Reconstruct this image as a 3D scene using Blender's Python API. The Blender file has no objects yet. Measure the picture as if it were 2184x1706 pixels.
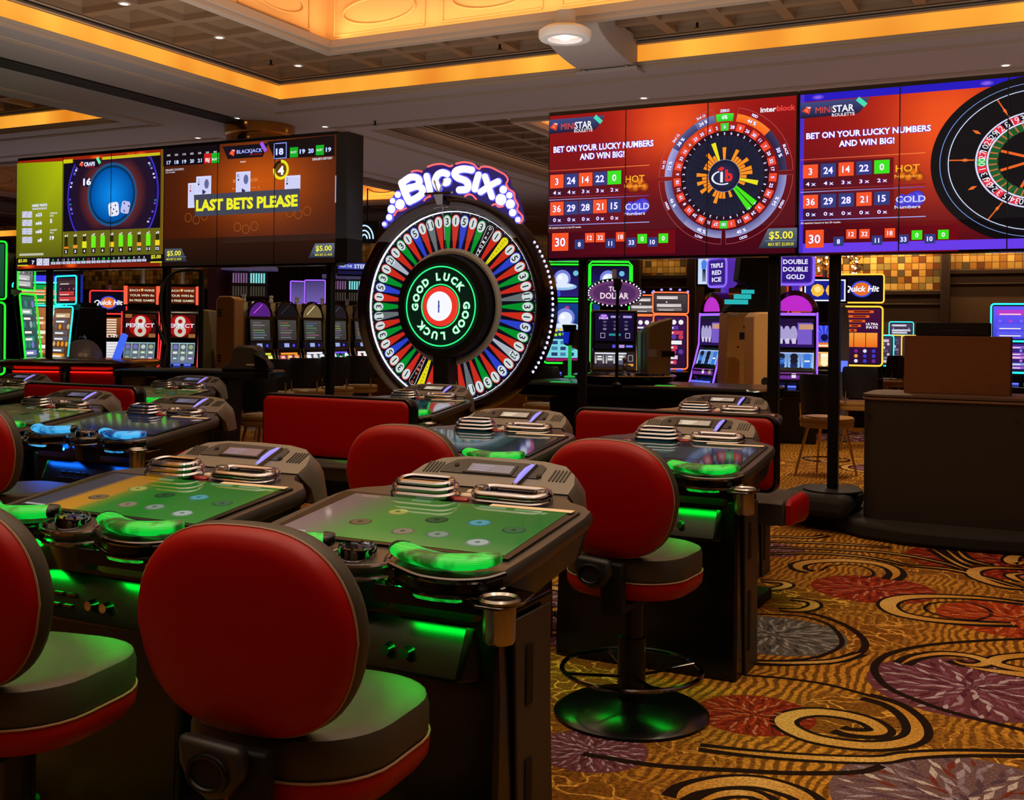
import bpy, bmesh, math, random
from math import sin, cos, pi, radians, atan2, sqrt, hypot
from mathutils import Vector, Matrix, Euler
random.seed(7)
scene = bpy.context.scene
COL = scene.collection

# ------------------------------------------------------------------ camera, world, exposure
CAM_H, YAW, ROLL, FPX, V0 = 1.49, radians(26.8), .011, 2350., 700.
Fw = Vector((-sin(YAW), cos(YAW), 0)); R0 = Vector((cos(YAW), sin(YAW), 0)); U0 = Vector((0, 0, 1))
Rt = R0*cos(ROLL) + U0*sin(ROLL); Up = U0*cos(ROLL) - R0*sin(ROLL); CP = Vector((0, 0, CAM_H))
cd = bpy.data.cameras.new('camera'); cam = bpy.data.objects.new('camera', cd); COL.objects.link(cam)
cd.sensor_fit = 'HORIZONTAL'; cd.sensor_width = 36; cd.lens = 36*FPX/2184; cd.shift_y = -(853-V0)/2184
cd.clip_end = 200; cd.clip_start = .05
cam.matrix_world = Matrix(((Rt.x, Up.x, -Fw.x, 0), (Rt.y, Up.y, -Fw.y, 0), (Rt.z, Up.z, -Fw.z, CAM_H), (0, 0, 0, 1)))
scene.camera = cam
scene.view_settings.view_transform = 'Standard'; scene.view_settings.look = 'None'
scene.view_settings.exposure = 0; scene.view_settings.gamma = 1; scene.view_settings.use_curve_mapping = False
cy = scene.cycles
cy.use_denoising = True; cy.max_bounces = 6; cy.diffuse_bounces = 3; cy.glossy_bounces = 4; cy.transmission_bounces = 4
cy.sample_clamp_indirect = 4; cy.sample_clamp_direct = 30; cy.caustics_reflective = False; cy.caustics_refractive = False
w = bpy.data.worlds.new('world'); scene.world = w; w.use_nodes = True
w.node_tree.nodes['Background'].inputs[0].default_value = (.05, .032, .022, 1)
w.node_tree.nodes['Background'].inputs[1].default_value = .25

def area_light(name, loc, size, power, col, rot=(0, 0, 0), sy=None, spread=180):
    l = bpy.data.lights.new(name, 'AREA'); l.energy = power; l.color = col; l.size = size
    if sy: l.shape = 'RECTANGLE'; l.size_y = sy
    l.spread = radians(spread)
    o = bpy.data.objects.new(name, l); o.location = loc; o.rotation_euler = rot; COL.objects.link(o); return o
def spot_light(name, loc, power, col, angle=75, rad=.05, blend=.6):
    l = bpy.data.lights.new(name, 'SPOT'); l.energy = power; l.color = col; l.spot_size = radians(angle)
    l.spot_blend = blend; l.shadow_soft_size = rad
    o = bpy.data.objects.new(name, l); o.location = loc; COL.objects.link(o); return o
# glow of the tall lit vault over the tables, and the recessed downlights
area_light('vault_glow', (-2.6, 3.2, 4.9), 7.0, 105, (1, .80, .60), sy=8, spread=110)
area_light('far_bay_glow', (-9.5, 15.5, 4.6), 7, 70, (1, .60, .34), sy=5)
# added unseen fill lights, standing in for light bounced off carpet and machines
area_light('hall_bounce_fill', (-1.5, 4.5, 2.3), 12, 350, (1, .90, .86), (pi, 0, 0), sy=9)
area_light('hall_bounce_fill_far', (-7.5, 14.5, 2.6), 22, 95, (.92, .74, .82), (pi, 0, 0), sy=9)
DOWN = [(-1.2, 2.6, 16), (-2.9, 2.2, 13), (-.4, 5.2, 18), (-3.2, 7.0, 14), (-6.3, 7.1, 14), (-.1, 3.2, 20), (1.3, 6.0, 18), (-4.4, 3.4, 10), (-2.2, 7.6, 14), (-.3, 1.3, 15), (-2.9, 1.0, 16)]  # the last one is added to brighten the carpet at the near left
for i, (x, y, p) in enumerate(DOWN):
    spot_light('downlight_or_fill', (x, y, 4.5), p*2.2, (1, .84, .62), 64, .045)

for i, (x, y, p) in enumerate(((-7.8, 14.2, 60), (-8.5, 10.9, 45), (-7.2, 9.3, 25), (-10.5, 13.8, 60), (-4.9, 14.6, 40), (-1.9, 12.6, 110), (-2.0, 11.3, 110), (-.2, 15.5, 90), (1.4, 13.2, 60), (-13, 12.5, 40), (.9, 19, 90), (-3.2, 11.2, 60))):
    spot_light('downlight_or_fill', (x, y, 3.93), p*1.6, (1, .78, .52), 110, .05)  # added spots that brighten the far slot machines, cabinets and stools
# ------------------------------------------------------------------ projection helpers (pixel of the photograph -> point)
def ray(u, v): return Fw + Rt*((u-1092)/FPX) - Up*((v-V0)/FPX)
def atd(u, v, d): return CP + ray(u, v)*d
def atz(u, v, z): r = ray(u, v); return CP + r*((z-CAM_H)/r.z)
def aty(u, v, y): r = ray(u, v); return CP + r*(y/r.y)
def atx(u, v, x): r = ray(u, v); return CP + r*(x/r.x)
def dep(p): return (Vector(p)-CP).dot(Fw)

# ------------------------------------------------------------------ colour + materials
def s2l(c):
    r = []
    for x in c[:3]:
        x = x/255.
        r.append(x/12.92 if x <= .04045 else ((x+.055)/1.055)**2.4)
    return tuple(r)
MATS = {}
def mat(name, rgb=(128, 128, 128), rough=.5, metal=0., emit=None, es=1., spec=.5, coat=0., alpha=1., trans=0., bump=None, sampling=None, ior=1.45):
    if name in MATS: return MATS[name]
    m = bpy.data.materials.new(name); m.use_nodes = True; nt = m.node_tree; b = nt.nodes['Principled BSDF']
    b.inputs['Base Color'].default_value = s2l(rgb)+(1,); b.inputs['Roughness'].default_value = rough
    b.inputs['Metallic'].default_value = metal; b.inputs['Specular IOR Level'].default_value = spec
    b.inputs['Coat Weight'].default_value = coat; b.inputs['Coat Roughness'].default_value = .08
    b.inputs['Transmission Weight'].default_value = trans; b.inputs['IOR'].default_value = ior
    if emit:
        b.inputs['Emission Color'].default_value = s2l(emit)+(1,); b.inputs['Emission Strength'].default_value = es
    if bump:
        sc, st = bump
        tc = nt.nodes.new('ShaderNodeTexCoord'); n = nt.nodes.new('ShaderNodeTexNoise'); n.inputs['Scale'].default_value = sc; n.inputs['Detail'].default_value = 3
        bp = nt.nodes.new('ShaderNodeBump'); bp.inputs['Strength'].default_value = st; bp.inputs['Distance'].default_value = .004
        nt.links.new(tc.outputs['Object'], n.inputs['Vector']); nt.links.new(n.outputs['Fac'], bp.inputs['Height']); nt.links.new(bp.outputs['Normal'], b.inputs['Normal'])
        mx = nt.nodes.new('ShaderNodeMix'); mx.data_type = 'RGBA'; mx.blend_type = 'MULTIPLY'; mx.inputs[0].default_value = .35
        mx.inputs[6].default_value = s2l(rgb)+(1,); nt.links.new(n.outputs['Fac'], mx.inputs[7]); 
        cr = nt.nodes.new('ShaderNodeValToRGB'); cr.color_ramp.elements[0].position = .3; cr.color_ramp.elements[0].color = (.6, .6, .6, 1); cr.color_ramp.elements[1].position = .7
        nt.links.new(n.outputs['Fac'], cr.inputs[0]); nt.links.new(cr.outputs[0], mx.inputs[7]); nt.links.new(mx.outputs[2], b.inputs['Base Color'])
    if sampling: m.cycles.emission_sampling = sampling
    MATS[name] = m; return m
def attr_mat(name, strength=1., gloss=None, sampling='NONE', diffuse=False, noise=0, texture=False):
    """colour comes from the mesh's own Col attribute (screen pictures, printed art, woven carpet)"""
    if name in MATS: return MATS[name]
    m = bpy.data.materials.new(name); m.use_nodes = True; nt = m.node_tree; b = nt.nodes['Principled BSDF']
    a = nt.nodes.new('ShaderNodeAttribute'); a.attribute_name = 'Col'
    src = a.outputs['Color']
    if noise:
        tc = nt.nodes.new('ShaderNodeTexCoord'); n = nt.nodes.new('ShaderNodeTexNoise'); n.inputs['Scale'].default_value = noise; n.inputs['Detail'].default_value = 4
        nt.links.new(tc.outputs['Object'], n.inputs['Vector'])
        cr = nt.nodes.new('ShaderNodeValToRGB'); cr.color_ramp.elements[0].position = .35; cr.color_ramp.elements[0].color = (.45, .45, .45, 1); cr.color_ramp.elements[1].position = .68
        nt.links.new(n.outputs['Fac'], cr.inputs[0])
        mx = nt.nodes.new('ShaderNodeMix'); mx.data_type = 'RGBA'; mx.blend_type = 'MULTIPLY'; mx.inputs[0].default_value = 1
        nt.links.new(src, mx.inputs[6]); nt.links.new(cr.outputs[0], mx.inputs[7]); src = mx.outputs[2]
    if diffuse:
        nt.links.new(src, b.inputs['Base Color']); b.inputs['Roughness'].default_value = .95 if gloss is None else gloss
        b.inputs['Specular IOR Level'].default_value = .1 if gloss is None else .5
    else:
        b.inputs['Base Color'].default_value = (.004, .004, .005, 1); nt.links.new(src, b.inputs['Emission Color'])
        b.inputs['Emission Strength'].default_value = strength; b.inputs['Roughness'].default_value = .5 if gloss is None else gloss
        if gloss is not None and gloss < .1: b.inputs['IOR'].default_value = 1.9
        if gloss is None: b.inputs['Specular IOR Level'].default_value = .1
        m.cycles.emission_sampling = sampling
    MATS[name] = m; return m

BLACK = mat('black_gloss_plastic', (6, 6, 7), .24, spec=.4)
BLACKM = mat('black_matte', (12, 11, 11), .6, spec=.3)
BLACKS = mat('black_satin_metal', (12, 12, 13), .35, .3)
TAUPE = mat('taupe_satin_paint', (112, 106, 98), .42, .25, coat=.15)
TAUPED = mat('dark_taupe_paint', (48, 43, 40), .45, .2)
CHROME = mat('chrome', (176, 176, 186), .07, 1.)
DCHROME = mat('dark_chrome', (104, 100, 102), .12, 1.)
STEEL = mat('brushed_steel', (150, 146, 142), .25, 1.)
GOLD = mat('polished_brass', (205, 140, 60), .18, 1.)
REDV = mat('red_vinyl', (150, 0, 2), .42, spec=.3)
REDV.node_tree.nodes['Principled BSDF'].inputs['Sheen Weight'].default_value = .0; REDV.node_tree.nodes['Principled BSDF'].inputs['Sheen Tint'].default_value = (1, .1, .05, 1)
DARKV = mat('olive_black_vinyl', (58, 53, 44), .5, bump=(700, .15))
CREAMP = mat('cream_piping', (158, 122, 96), .22)
TANV = mat('tan_vinyl', (150, 112, 58), .45)
NAVYV = mat('navy_vinyl', (16, 20, 32), .5)
SCREEN = attr_mat('screen_picture', 1.0)
SCREENG = attr_mat('touchscreen_picture', .75, gloss=.05)
WHITEPL = mat('white_plastic', (225, 222, 215), .4)
CREAM = mat('cream_label', (232, 214, 180), .5)
GLASSD = mat('dark_glass', (6, 6, 8), .05)
def emi(name, rgb, es, sampling=None): return mat(name, (10, 10, 10), .4, emit=rgb, es=es, sampling=sampling)

# ------------------------------------------------------------------ mesh collector
class MB:
    def __init__(s): s.v = []; s.f = []; s.m = []; s.c = []; s.M = Matrix.Identity(4); s.mi = 0; s.col = None
    def add(s, vs, fs):
        o = len(s.v); s.v += [tuple(s.M @ Vector(p)) for p in vs]
        for f in fs: s.f.append([o+i for i in f]); s.m.append(s.mi); s.c.append(s.col)
        return s
    def box(s, x0, x1, y0, y1, z0, z1):
        s.add([(x0,y0,z0),(x1,y0,z0),(x1,y1,z0),(x0,y1,z0),(x0,y0,z1),(x1,y0,z1),(x1,y1,z1),(x0,y1,z1)],
              [(0,3,2,1),(4,5,6,7),(0,1,5,4),(1,2,6,5),(2,3,7,6),(3,0,4,7)]); return s
    def loft(s, rings, cap=True, closed=True):
        n = len(rings[0]); vs = [p for r in rings for p in r]; fs = []
        for k in range(len(rings)-1):
            for i in range(n if closed else n-1):
                j = (i+1) % n; fs.append((k*n+i, k*n+j, (k+1)*n+j, (k+1)*n+i))
        if cap: fs.append(tuple(reversed(range(n)))); fs.append(tuple((len(rings)-1)*n+i for i in range(n)))
        s.add(vs, fs); return s
    def lathe(s, prof, cx=0, cy=0, n=28, cap=True):
        s.loft([[(cx+r*cos(2*pi*i/n), cy+r*sin(2*pi*i/n), z) for i in range(n)] for r, z in prof], cap); return s
    def cyl(s, p0, p1, r0, r1=None, n=16, cap=True):
        p0, p1 = Vector(p0), Vector(p1); r1 = r0 if r1 is None else r1
        d = (p1-p0).normalized(); a = d.orthogonal().normalized(); b = d.cross(a)
        s.loft([[tuple(p+a*(r*cos(2*pi*i/n))+b*(r*sin(2*pi*i/n))) for i in range(n)] for p, r in ((p0, r0), (p1, r1))], cap); return s
    def tube(s, pts, r, n=8, closed=False):
        P = [Vector(p) for p in pts]; N = len(P); rings = []
        prev = None
        for i in range(N):
            if closed: t = P[(i+1) % N]-P[i-1]
            else: t = P[min(i+1, N-1)]-P[max(i-1, 0)]
            t.normalize()
            a = t.orthogonal().normalized() if prev is None else (prev-t*prev.dot(t)).normalized()
            prev = a; b = t.cross(a); rr = r[i] if isinstance(r, (list, tuple)) else r
            rings.append([tuple(P[i]+a*(rr*cos(2*pi*k/n))+b*(rr*sin(2*pi*k/n))) for k in range(n)])
        if closed: rings.append(rings[0]); s.loft(rings, cap=False)
        else: s.loft(rings)
        return s
    def prism(s, poly, a0, a1, axis='z'):
        def P(u, w_, a): return {'z': (u, w_, a), 'y': (u, a, w_), 'x': (a, u, w_)}[axis]
        n = len(poly); vs = [P(u, w_, a0) for u, w_ in poly]+[P(u, w_, a1) for u, w_ in poly]
        fs = [tuple(range(n)), tuple(reversed(range(n, 2*n)))]+[(i, i+n, (i+1) % n+n, (i+1) % n) for i in range(n)]
        s.add(vs, fs); return s
    def build(s, name, mats, parent=None, loc=None, rz=0, smooth=True, bevel=0, ang=38, seg=2):
        me = bpy.data.meshes.new(name); me.from_pydata(s.v, [], s.f)
        for m in (mats if isinstance(mats, (list, tuple)) else [mats]): me.materials.append(m)
        me.polygons.foreach_set('material_index', s.m)
        if any(c is not None for c in s.c):
            at = me.color_attributes.new('Col', 'FLOAT_COLOR', 'CORNER'); buf = []
            for f, c in zip(s.f, s.c):
                if c is None: c = (0, 0, 0)
                if isinstance(c[0], (tuple, list)):
                    for k in range(len(f)): buf += list(c[k])+[1]
                else: buf += (list(c)+[1])*len(f)
            at.data.foreach_set('color', buf)
        if all(c is None for c in s.c):
            bm = bmesh.new(); bm.from_mesh(me); bmesh.ops.recalc_face_normals(bm, faces=bm.faces); bm.to_mesh(me); bm.free()
        if smooth:
            me.polygons.foreach_set('use_smooth', [True]*len(me.polygons)); me.set_sharp_from_angle(angle=radians(ang))
        me.update()
        o = bpy.data.objects.new(name, me); COL.objects.link(o)
        if parent is not None: o.parent = parent
        if loc is not None: o.location = loc
        o.rotation_euler.z = rz
        if bevel:
            b = o.modifiers.new('bevel', 'BEVEL'); b.width = bevel; b.segments = seg; b.limit_method = 'ANGLE'; b.angle_limit = radians(40)
        return o
def tag(o, label, cat, group=None, kind=None):
    o['label'] = label; o['category'] = cat
    if group: o['group'] = group
    if kind: o['kind'] = kind
    return o
def struct(o): o['kind'] = 'structure'; return o
def thing(name, label, cat, loc=(0, 0, 0), rz=0, group=None):
    o = bpy.data.objects.new(name, None); o.empty_display_size = .1; COL.objects.link(o); o.location = loc; o.rotation_euler.z = rz
    return tag(o, label, cat, group)
def kids(o): return [c for c in bpy.data.objects if c.parent == o]
def copy_tree(o, parent=None):
    c = o.copy(); COL.objects.link(c); c.parent = parent
    for ch in kids(o): copy_tree(ch, c)
    return c
def dup(root, loc, rz, label, group=None):
    r = copy_tree(root); r.location = loc; r.rotation_euler.z = rz; r['label'] = label
    if group: r['group'] = group
    return r
def swap_material(root, old, new):
    """give one copy its own colour: slots are linked to the object, the mesh stays shared"""
    for c in kids(root):
        if c.type == 'MESH':
            for i, sl in enumerate(c.material_slots):
                if sl.material == old: sl.link = 'OBJECT'; sl.material = new
        swap_material(c, old, new)
def rrect(x0, x1, y0, y1, r, n=5):
    pts = []
    for cx, cy, a in ((x1-r, y1-r, 0), (x0+r, y1-r, 90), (x0+r, y0+r, 180), (x1-r, y0+r, 270)):
        for k in range(n+1): t = radians(a+90*k/n); pts.append((cx+r*cos(t), cy+r*sin(t)))
    return pts
def smooth_path(pts, k=8, closed=False):
    P = [Vector(p) for p in pts]; N = len(P); out = []
    for i in range(N if closed else N-1):
        p0 = P[(i-1) % N] if closed else P[max(i-1, 0)]; p1 = P[i]; p2 = P[(i+1) % N]; p3 = P[(i+2) % N] if closed else P[min(i+2, N-1)]
        for j in range(k):
            t = j/k; out.append(.5*((2*p1)+(p2-p0)*t+(2*p0-5*p1+4*p2-p3)*t*t+(3*p1-p0-3*p2+p3)*t**3))
    if not closed: out.append(P[-1])
    return out

# ------------------------------------------------------------------ flat pictures: printed art and what screens show
_TX = {}
def glyphs(txt, bold=.0, shear=0.):
    k = (txt, bold, shear)
    if k in _TX: return _TX[k]
    c = bpy.data.curves.new('lettering', 'FONT'); c.body = txt; c.size = 1; c.offset = bold; c.shear = shear; c.resolution_u = 2; c.fill_mode = 'FRONT' if False else 'BOTH'
    o = bpy.data.objects.new('lettering', c); COL.objects.link(o)
    dg = bpy.context.evaluated_depsgraph_get(); me = bpy.data.meshes.new_from_object(o.evaluated_get(dg))
    vs = [(v.co.x, v.co.y) for v in me.vertices]; fs = [list(p.vertices) for p in me.polygons]
    bpy.data.objects.remove(o); bpy.data.curves.remove(c); bpy.data.meshes.remove(me)
    if not vs: vs, fs = [(0, 0), (.3, 0), (.3, .01)], []
    _TX[k] = (vs, fs, min(v[0] for v in vs), max(v[0] for v in vs)); return _TX[k]
CAPH = .729
class Art:
    """2-D picture in metres; x right, z up, layers stand 1 mm apart"""
    dz = .001
    def __init__(s): s.b = MB(); s.o = (0, 0); s.k = 1
    def poly(s, pts, c, l=0):
        y = -l*s.dz
        s.b.col = [s2l(q) for q in c] if isinstance(c[0], (tuple, list)) else s2l(c)
        a = sum(pts[i][0]*pts[(i+1) % len(pts)][1]-pts[(i+1) % len(pts)][0]*pts[i][1] for i in range(len(pts)))
        idx = list(range(len(pts)))
        if a < 0:
            idx = idx[::-1]
            if isinstance(s.b.col, list): s.b.col = s.b.col[::-1]
        s.b.add([(p[0], y, p[1]) for p in pts], [idx])
    def rect(s, x0, z0, x1, z1, c, l=0, c2=None):
        s.poly([(x0, z0), (x1, z0), (x1, z1), (x0, z1)], [c, c, c2, c2] if c2 else c, l)
    def hrect(s, x0, z0, x1, z1, c, c2, l=0): s.poly([(x0, z0), (x1, z0), (x1, z1), (x0, z1)], [c, c2, c2, c], l)
    def disc(s, x, z, r, c, l=0, n=28, rz=None, c0=None):
        rz = rz or r; P = [(x+r*cos(2*pi*i/n), z+rz*sin(2*pi*i/n)) for i in range(n)]
        if c0 is None: s.poly(P, c, l)
        else:
            for i in range(n): s.poly([(x, z), P[i], P[(i+1) % n]], [c0, c, c], l)
    def ring(s, x, z, r0, r1, c, l=0, a0=0, a1=360, n=None, k=1., c1=None):
        n = n or max(6, int(abs(a1-a0)/7))
        for i in range(n):
            t0 = radians(a0+(a1-a0)*i/n); t1 = radians(a0+(a1-a0)*(i+1)/n)
            s.poly([(x+r0*cos(t0), z+k*r0*sin(t0)), (x+r1*cos(t0), z+k*r1*sin(t0)), (x+r1*cos(t1), z+k*r1*sin(t1)), (x+r0*cos(t1), z+k*r0*sin(t1))],
                   [c, c1, c1, c] if c1 else c, l)
    def line(s, p, q, w_, c, l=0):
        d = Vector((q[0]-p[0], q[1]-p[1])); d.normalize(); n = Vector((-d.y, d.x))*w_/2
        s.poly([(p[0]+n.x, p[1]+n.y), (p[0]-n.x, p[1]-n.y), (q[0]-n.x, q[1]-n.y), (q[0]+n.x, q[1]+n.y)], c, l)
    def frame(s, x0, z0, x1, z1, t, c, l=0):
        s.rect(x0, z0, x1, z0+t, c, l); s.rect(x0, z1-t, x1, z1, c, l); s.rect(x0, z0+t, x0+t, z1-t, c, l); s.rect(x1-t, z0+t, x1, z1-t, c, l)
    def text(s, txt, x, z, h, c, l=1, w_=None, al='c', bold=.015, rot=0., shear=0., halo=None):
        """h = capital height; (x, z) = middle of the word (al c) or its left / right end"""
        if halo: s.text(txt, x, z, h, halo, l-.5, w_, al, bold+.045, rot, shear)  # wider coloured copy behind, painting the glow that bleeds round lit letters
        vs, fs, a, b = glyphs(txt, bold, shear); k = h/CAPH; kx = k if w_ is None else w_/max(b-a, 1e-4)
        ox = {'c': (a+b)/2, 'l': a, 'r': b}[al]; cr, sr = cos(rot), sin(rot); P = []
        for vx, vy in vs:
            X = (vx-ox)*kx; Z = (vy-CAPH/2)*k; P.append((x+X*cr-Z*sr, -l*s.dz, z+X*sr+Z*cr))
        s.b.col = s2l(c); s.b.add(P, fs)
    def build(s, name, parent=None, loc=None, rz=0, m=None, tilt=0):
        o = s.b.build(name, m or SCREEN, parent, loc, rz, smooth=False)
        o.rotation_euler.x = tilt; return o
# ------------------------------------------------------------------ carpet
def carpet_mat():
    m = bpy.data.materials.new('carpet_ground'); m.use_nodes = True; nt = m.node_tree; b = nt.nodes['Principled BSDF']; L = nt.links.new
    N = nt.nodes.new; tc = N('ShaderNodeTexCoord')
    wv = N('ShaderNodeTexWave'); wv.inputs['Scale'].default_value = 7.5; wv.inputs['Distortion'].default_value = 9; wv.inputs['Detail'].default_value = 2; wv.inputs['Detail Scale'].default_value = .6
    L(tc.outputs['Object'], wv.inputs['Vector'])
    n1 = N('ShaderNodeTexNoise'); n1.inputs['Scale'].default_value = 60; n1.inputs['Detail'].default_value = 6; L(tc.outputs['Object'], n1.inputs['Vector'])
    n2 = N('ShaderNodeTexNoise'); n2.inputs['Scale'].default_value = .9; L(tc.outputs['Object'], n2.inputs['Vector'])
    vo = N('ShaderNodeTexVoronoi'); vo.feature = 'DISTANCE_TO_EDGE'; vo.inputs['Scale'].default_value = 7
    ds = N('ShaderNodeVectorMath'); ds.operation = 'MULTIPLY_ADD'; nn = N('ShaderNodeTexNoise'); nn.inputs['Scale'].default_value = 5; L(tc.outputs['Object'], nn.inputs['Vector'])
    L(nn.outputs['Color'], ds.inputs[0]); ds.inputs[1].default_value = (.35, .35, 0); L(tc.outputs['Object'], ds.inputs[2]); L(ds.outputs[0], vo.inputs['Vector'])
    r1 = N('ShaderNodeValToRGB'); e = r1.color_ramp.elements; e[0].position = .25; e[0].color = s2l((118, 76, 24))+(1,); e[1].position = .62; e[1].color = s2l((198, 140, 46))+(1,)
    L(wv.outputs['Fac'], r1.inputs[0])
    r2 = N('ShaderNodeValToRGB'); e = r2.color_ramp.elements; e[0].position = .015; e[0].color = (1, 1, 1, 1); e[1].position = .045; e[1].color = (0, 0, 0, 1)
    L(vo.outputs['Distance'], r2.inputs[0])
    gate = N('ShaderNodeValToRGB'); e = gate.color_ramp.elements; e[0].position = .46; e[0].color = (0, 0, 0, 1); e[1].position = .56; e[1].color = (1, 1, 1, 1); L(n2.outputs['Fac'], gate.inputs[0])
    mu = N('ShaderNodeMath'); mu.operation = 'MULTIPLY'; L(r2.outputs[0], mu.inputs[0]); L(gate.outputs[0], mu.inputs[1])
    m1 = N('ShaderNodeMix'); m1.data_type = 'RGBA'; L(gate.outputs[0], m1.inputs[0]); L(r1.outputs[0], m1.inputs[6]); m1.inputs[7].default_value = s2l((128, 82, 24))+(1,)
    m2 = N('ShaderNodeMix'); m2.data_type = 'RGBA'; L(mu.outputs[0], m2.inputs[0]); L(m1.outputs[2], m2.inputs[6]); m2.inputs[7].default_value = s2l((226, 168, 70))+(1,)
    r3 = N('ShaderNodeValToRGB'); e = r3.color_ramp.elements; e[0].position = .38; e[0].color = (.35, .3, .28, 1); e[1].position = .62; e[1].color = (1.15, 1.1, 1, 1); L(n1.outputs['Fac'], r3.inputs[0])
    m3 = N('ShaderNodeMix'); m3.data_type = 'RGBA'; m3.blend_type = 'MULTIPLY'; m3.inputs[0].default_value = .8; L(m2.outputs[2], m3.inputs[6]); L(r3.outputs[0], m3.inputs[7])
    L(m3.outputs[2], b.inputs['Base Color']); b.inputs['Roughness'].default_value = .95; b.inputs['Specular IOR Level'].default_value = .1
    return m
WOVEN = attr_mat('carpet_woven_figures', diffuse=True, noise=95)
G_GOLD, G_PALE, G_DARK = (200, 134, 42), (230, 182, 98), (34, 18, 8)
fb = MB()
fb.add([(-42, -5, 0), (14, -5, 0), (14, 34, 0), (-42, 34, 0)], [(0, 1, 2, 3)])
fb.mi = 1
def ribbon(path, w0, col, z, taper=1, col2=None):
    P = [Vector((p[0], p[1])) for p in path]; n = len(P); q = []
    for i in range(n):
        t = (P[min(i+1, n-1)]-P[max(i-1, 0)])
        if t.length < 1e-6: t = Vector((1, 0))
        t.normalize(); nr = Vector((-t.y, t.x)); s_ = i/(n-1)
        ww = w0*((sin(pi*min(max(s_, .02), .98)))**.7 if taper == 1 else (max(s_, .06) if taper == 2 else (max(1-s_, .06) if taper == 3 else 1)))/2
        q.append((P[i]+nr*ww, P[i]-nr*ww))
    for i in range(n-1):
        s_ = i/(n-1)
        c = [s2l(col)]*4
        if col2 is not None:
            k = abs(2*s_-1); cc = tuple(a*(1-k)+b_*k for a, b_ in zip(col2, col)); c = [s2l(cc)]*4
        fb.col = c; a, b_, c_, d = q[i][1], q[i][0], q[i+1][0], q[i+1][1]
        fb.add([(a.x, a.y, z), (d.x, d.y, z), (c_.x, c_.y, z), (b_.x, b_.y, z)], [(0, 1, 2, 3)])
_zc = [0]
def scroll(path, w0, taper=1, edge=.020, col=G_GOLD, col2=G_PALE):
    w0 *= .85; _zc[0] += 1; zz = .0006+.00003*_zc[0]
    ribbon(path, w0+2*edge, G_DARK, zz, taper if taper != 1 else 0)
    ribbon(path, w0, col, zz+.0004, taper, col2)
def dark(path, w0): w0 *= .72; _zc[0] += 1; ribbon(path, w0, G_DARK, .0006+.00003*_zc[0], 0)
def Zp(pts): return smooth_path([atz(1580+x/2.815, 1100+y/2.815, 0) for x, y in pts], 7)
def medallion(cx, cy, r, cols, seed, z=.0003, rot=0):
    rnd = random.Random(seed); n = 40
    fb.col = s2l(cols[0]); fb.add([(cx+r*cos(2*pi*i/n), cy+r*sin(2*pi*i/n), z) for i in range(n)], [tuple(range(n))])
    for k, (fr, cnt, ln, wd) in enumerate(((.90, 44, .15, .028), (.78, 36, .24, .03), (.62, 30, .26, .03), (.46, 24, .26, .03), (.30, 18, .26, .03), (.14, 12, .18, .03))):
        for i in range(cnt):
            a = rot+2*pi*(i+.5*(k % 2))/cnt+rnd.uniform(-.04, .04); c = cols[1+(i+k) % (len(cols)-1)]
            d = Vector((cos(a+.5*((i % 2)-.5)), sin(a+.5*((i % 2)-.5)))); nr = Vector((-d.y, d.x)); m_ = Vector((cx+cos(a)*r*fr, cy+sin(a)*r*fr))
            l_, w_ = ln*r, wd*r*rnd.uniform(.7, 1.2); fb.col = s2l(c)
            P = [m_-d*l_*.6, m_-d*l_*.1+nr*w_, m_+d*l_*.45, m_-d*l_*.1-nr*w_]
            fb.add([(p.x, p.y, z+.0001*(k+1)) for p in P], [(0, 3, 2, 1)])
# figures seen in the photograph
def med_px(u, v, r, cols, seed): p = atz(u, v, 0); medallion(p.x, p.y, r, cols, seed)
GREYS = [(104, 100, 96), (150, 146, 144), (70, 66, 64), (176, 170, 166)]
PURP = [(116, 62, 74), (170, 140, 158), (92, 40, 58), (196, 176, 190), (140, 84, 110)]
REDS = [(140, 42, 20), (188, 70, 34), (100, 22, 14), (200, 120, 90)]
ORNG = [(168, 60, 20), (206, 96, 44), (130, 34, 16), (214, 130, 80)]
MIXD = [(122, 92, 96), (176, 160, 176), (128, 52, 34), (206, 190, 190), (96, 70, 88), (150, 130, 150)]
med_px(1650, 1354, .35, GREYS, 1); med_px(1862, 1256, .35, REDS, 2); med_px(2172, 1320, .40, ORNG, 3)
med_px(2072, 1466, .42, PURP, 4); med_px(2062, 1716, .42, MIXD, 5); med_px(1610, 1524, .23, REDS, 6); med_px(1262, 1600, .20, PURP, 7)
med_px(1640, 1172, .24, PURP, 8); med_px(2140, 1196, .6, REDS, 9); med_px(1290, 1330, .5, PURP, 10); med_px(1800, 930, .8, PURP, 11); med_px(580, 960, .5, GREYS, 12)
scroll(Zp([(745, 1085), (900, 1130), (1010, 1200), (1060, 1280), (1030, 1340), (900, 1375), (700, 1378), (450, 1340), (300, 1280), (262, 1230), (320, 1195), (450, 1178), (620, 1195), (760, 1232), (835, 1280), (820, 1303), (740, 1308), (640, 1298), (580, 1280)]), .085, 1)
scroll(Zp([(900, 385), (935, 350), (900, 312), (800, 283), (620, 268), (440, 274), (350, 293), (352, 320), (420, 338)]), .10, 1)
dark(Zp([(480, 330), (540, 300), (680, 295), (780, 325), (790, 360), (700, 375)]), .03)
scroll(Zp([(1650, 652), (1400, 645), (1150, 625), (960, 590), (885, 545), (910, 508), (1010, 488), (1200, 484), (1450, 496), (1700, 525)]), .10, 1)
dark(Zp([(1560, 640), (1250, 610), (1110, 565), (1150, 525), (1350, 520), (1480, 560), (1500, 600), (1400, 630)]), .03)
dark(Zp([(1800, 735), (1400, 753), (1100, 780), (890, 830), (805, 900), (822, 970), (900, 1040), (1060, 1110), (1300, 1190), (1750, 1300)]), .05)
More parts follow.
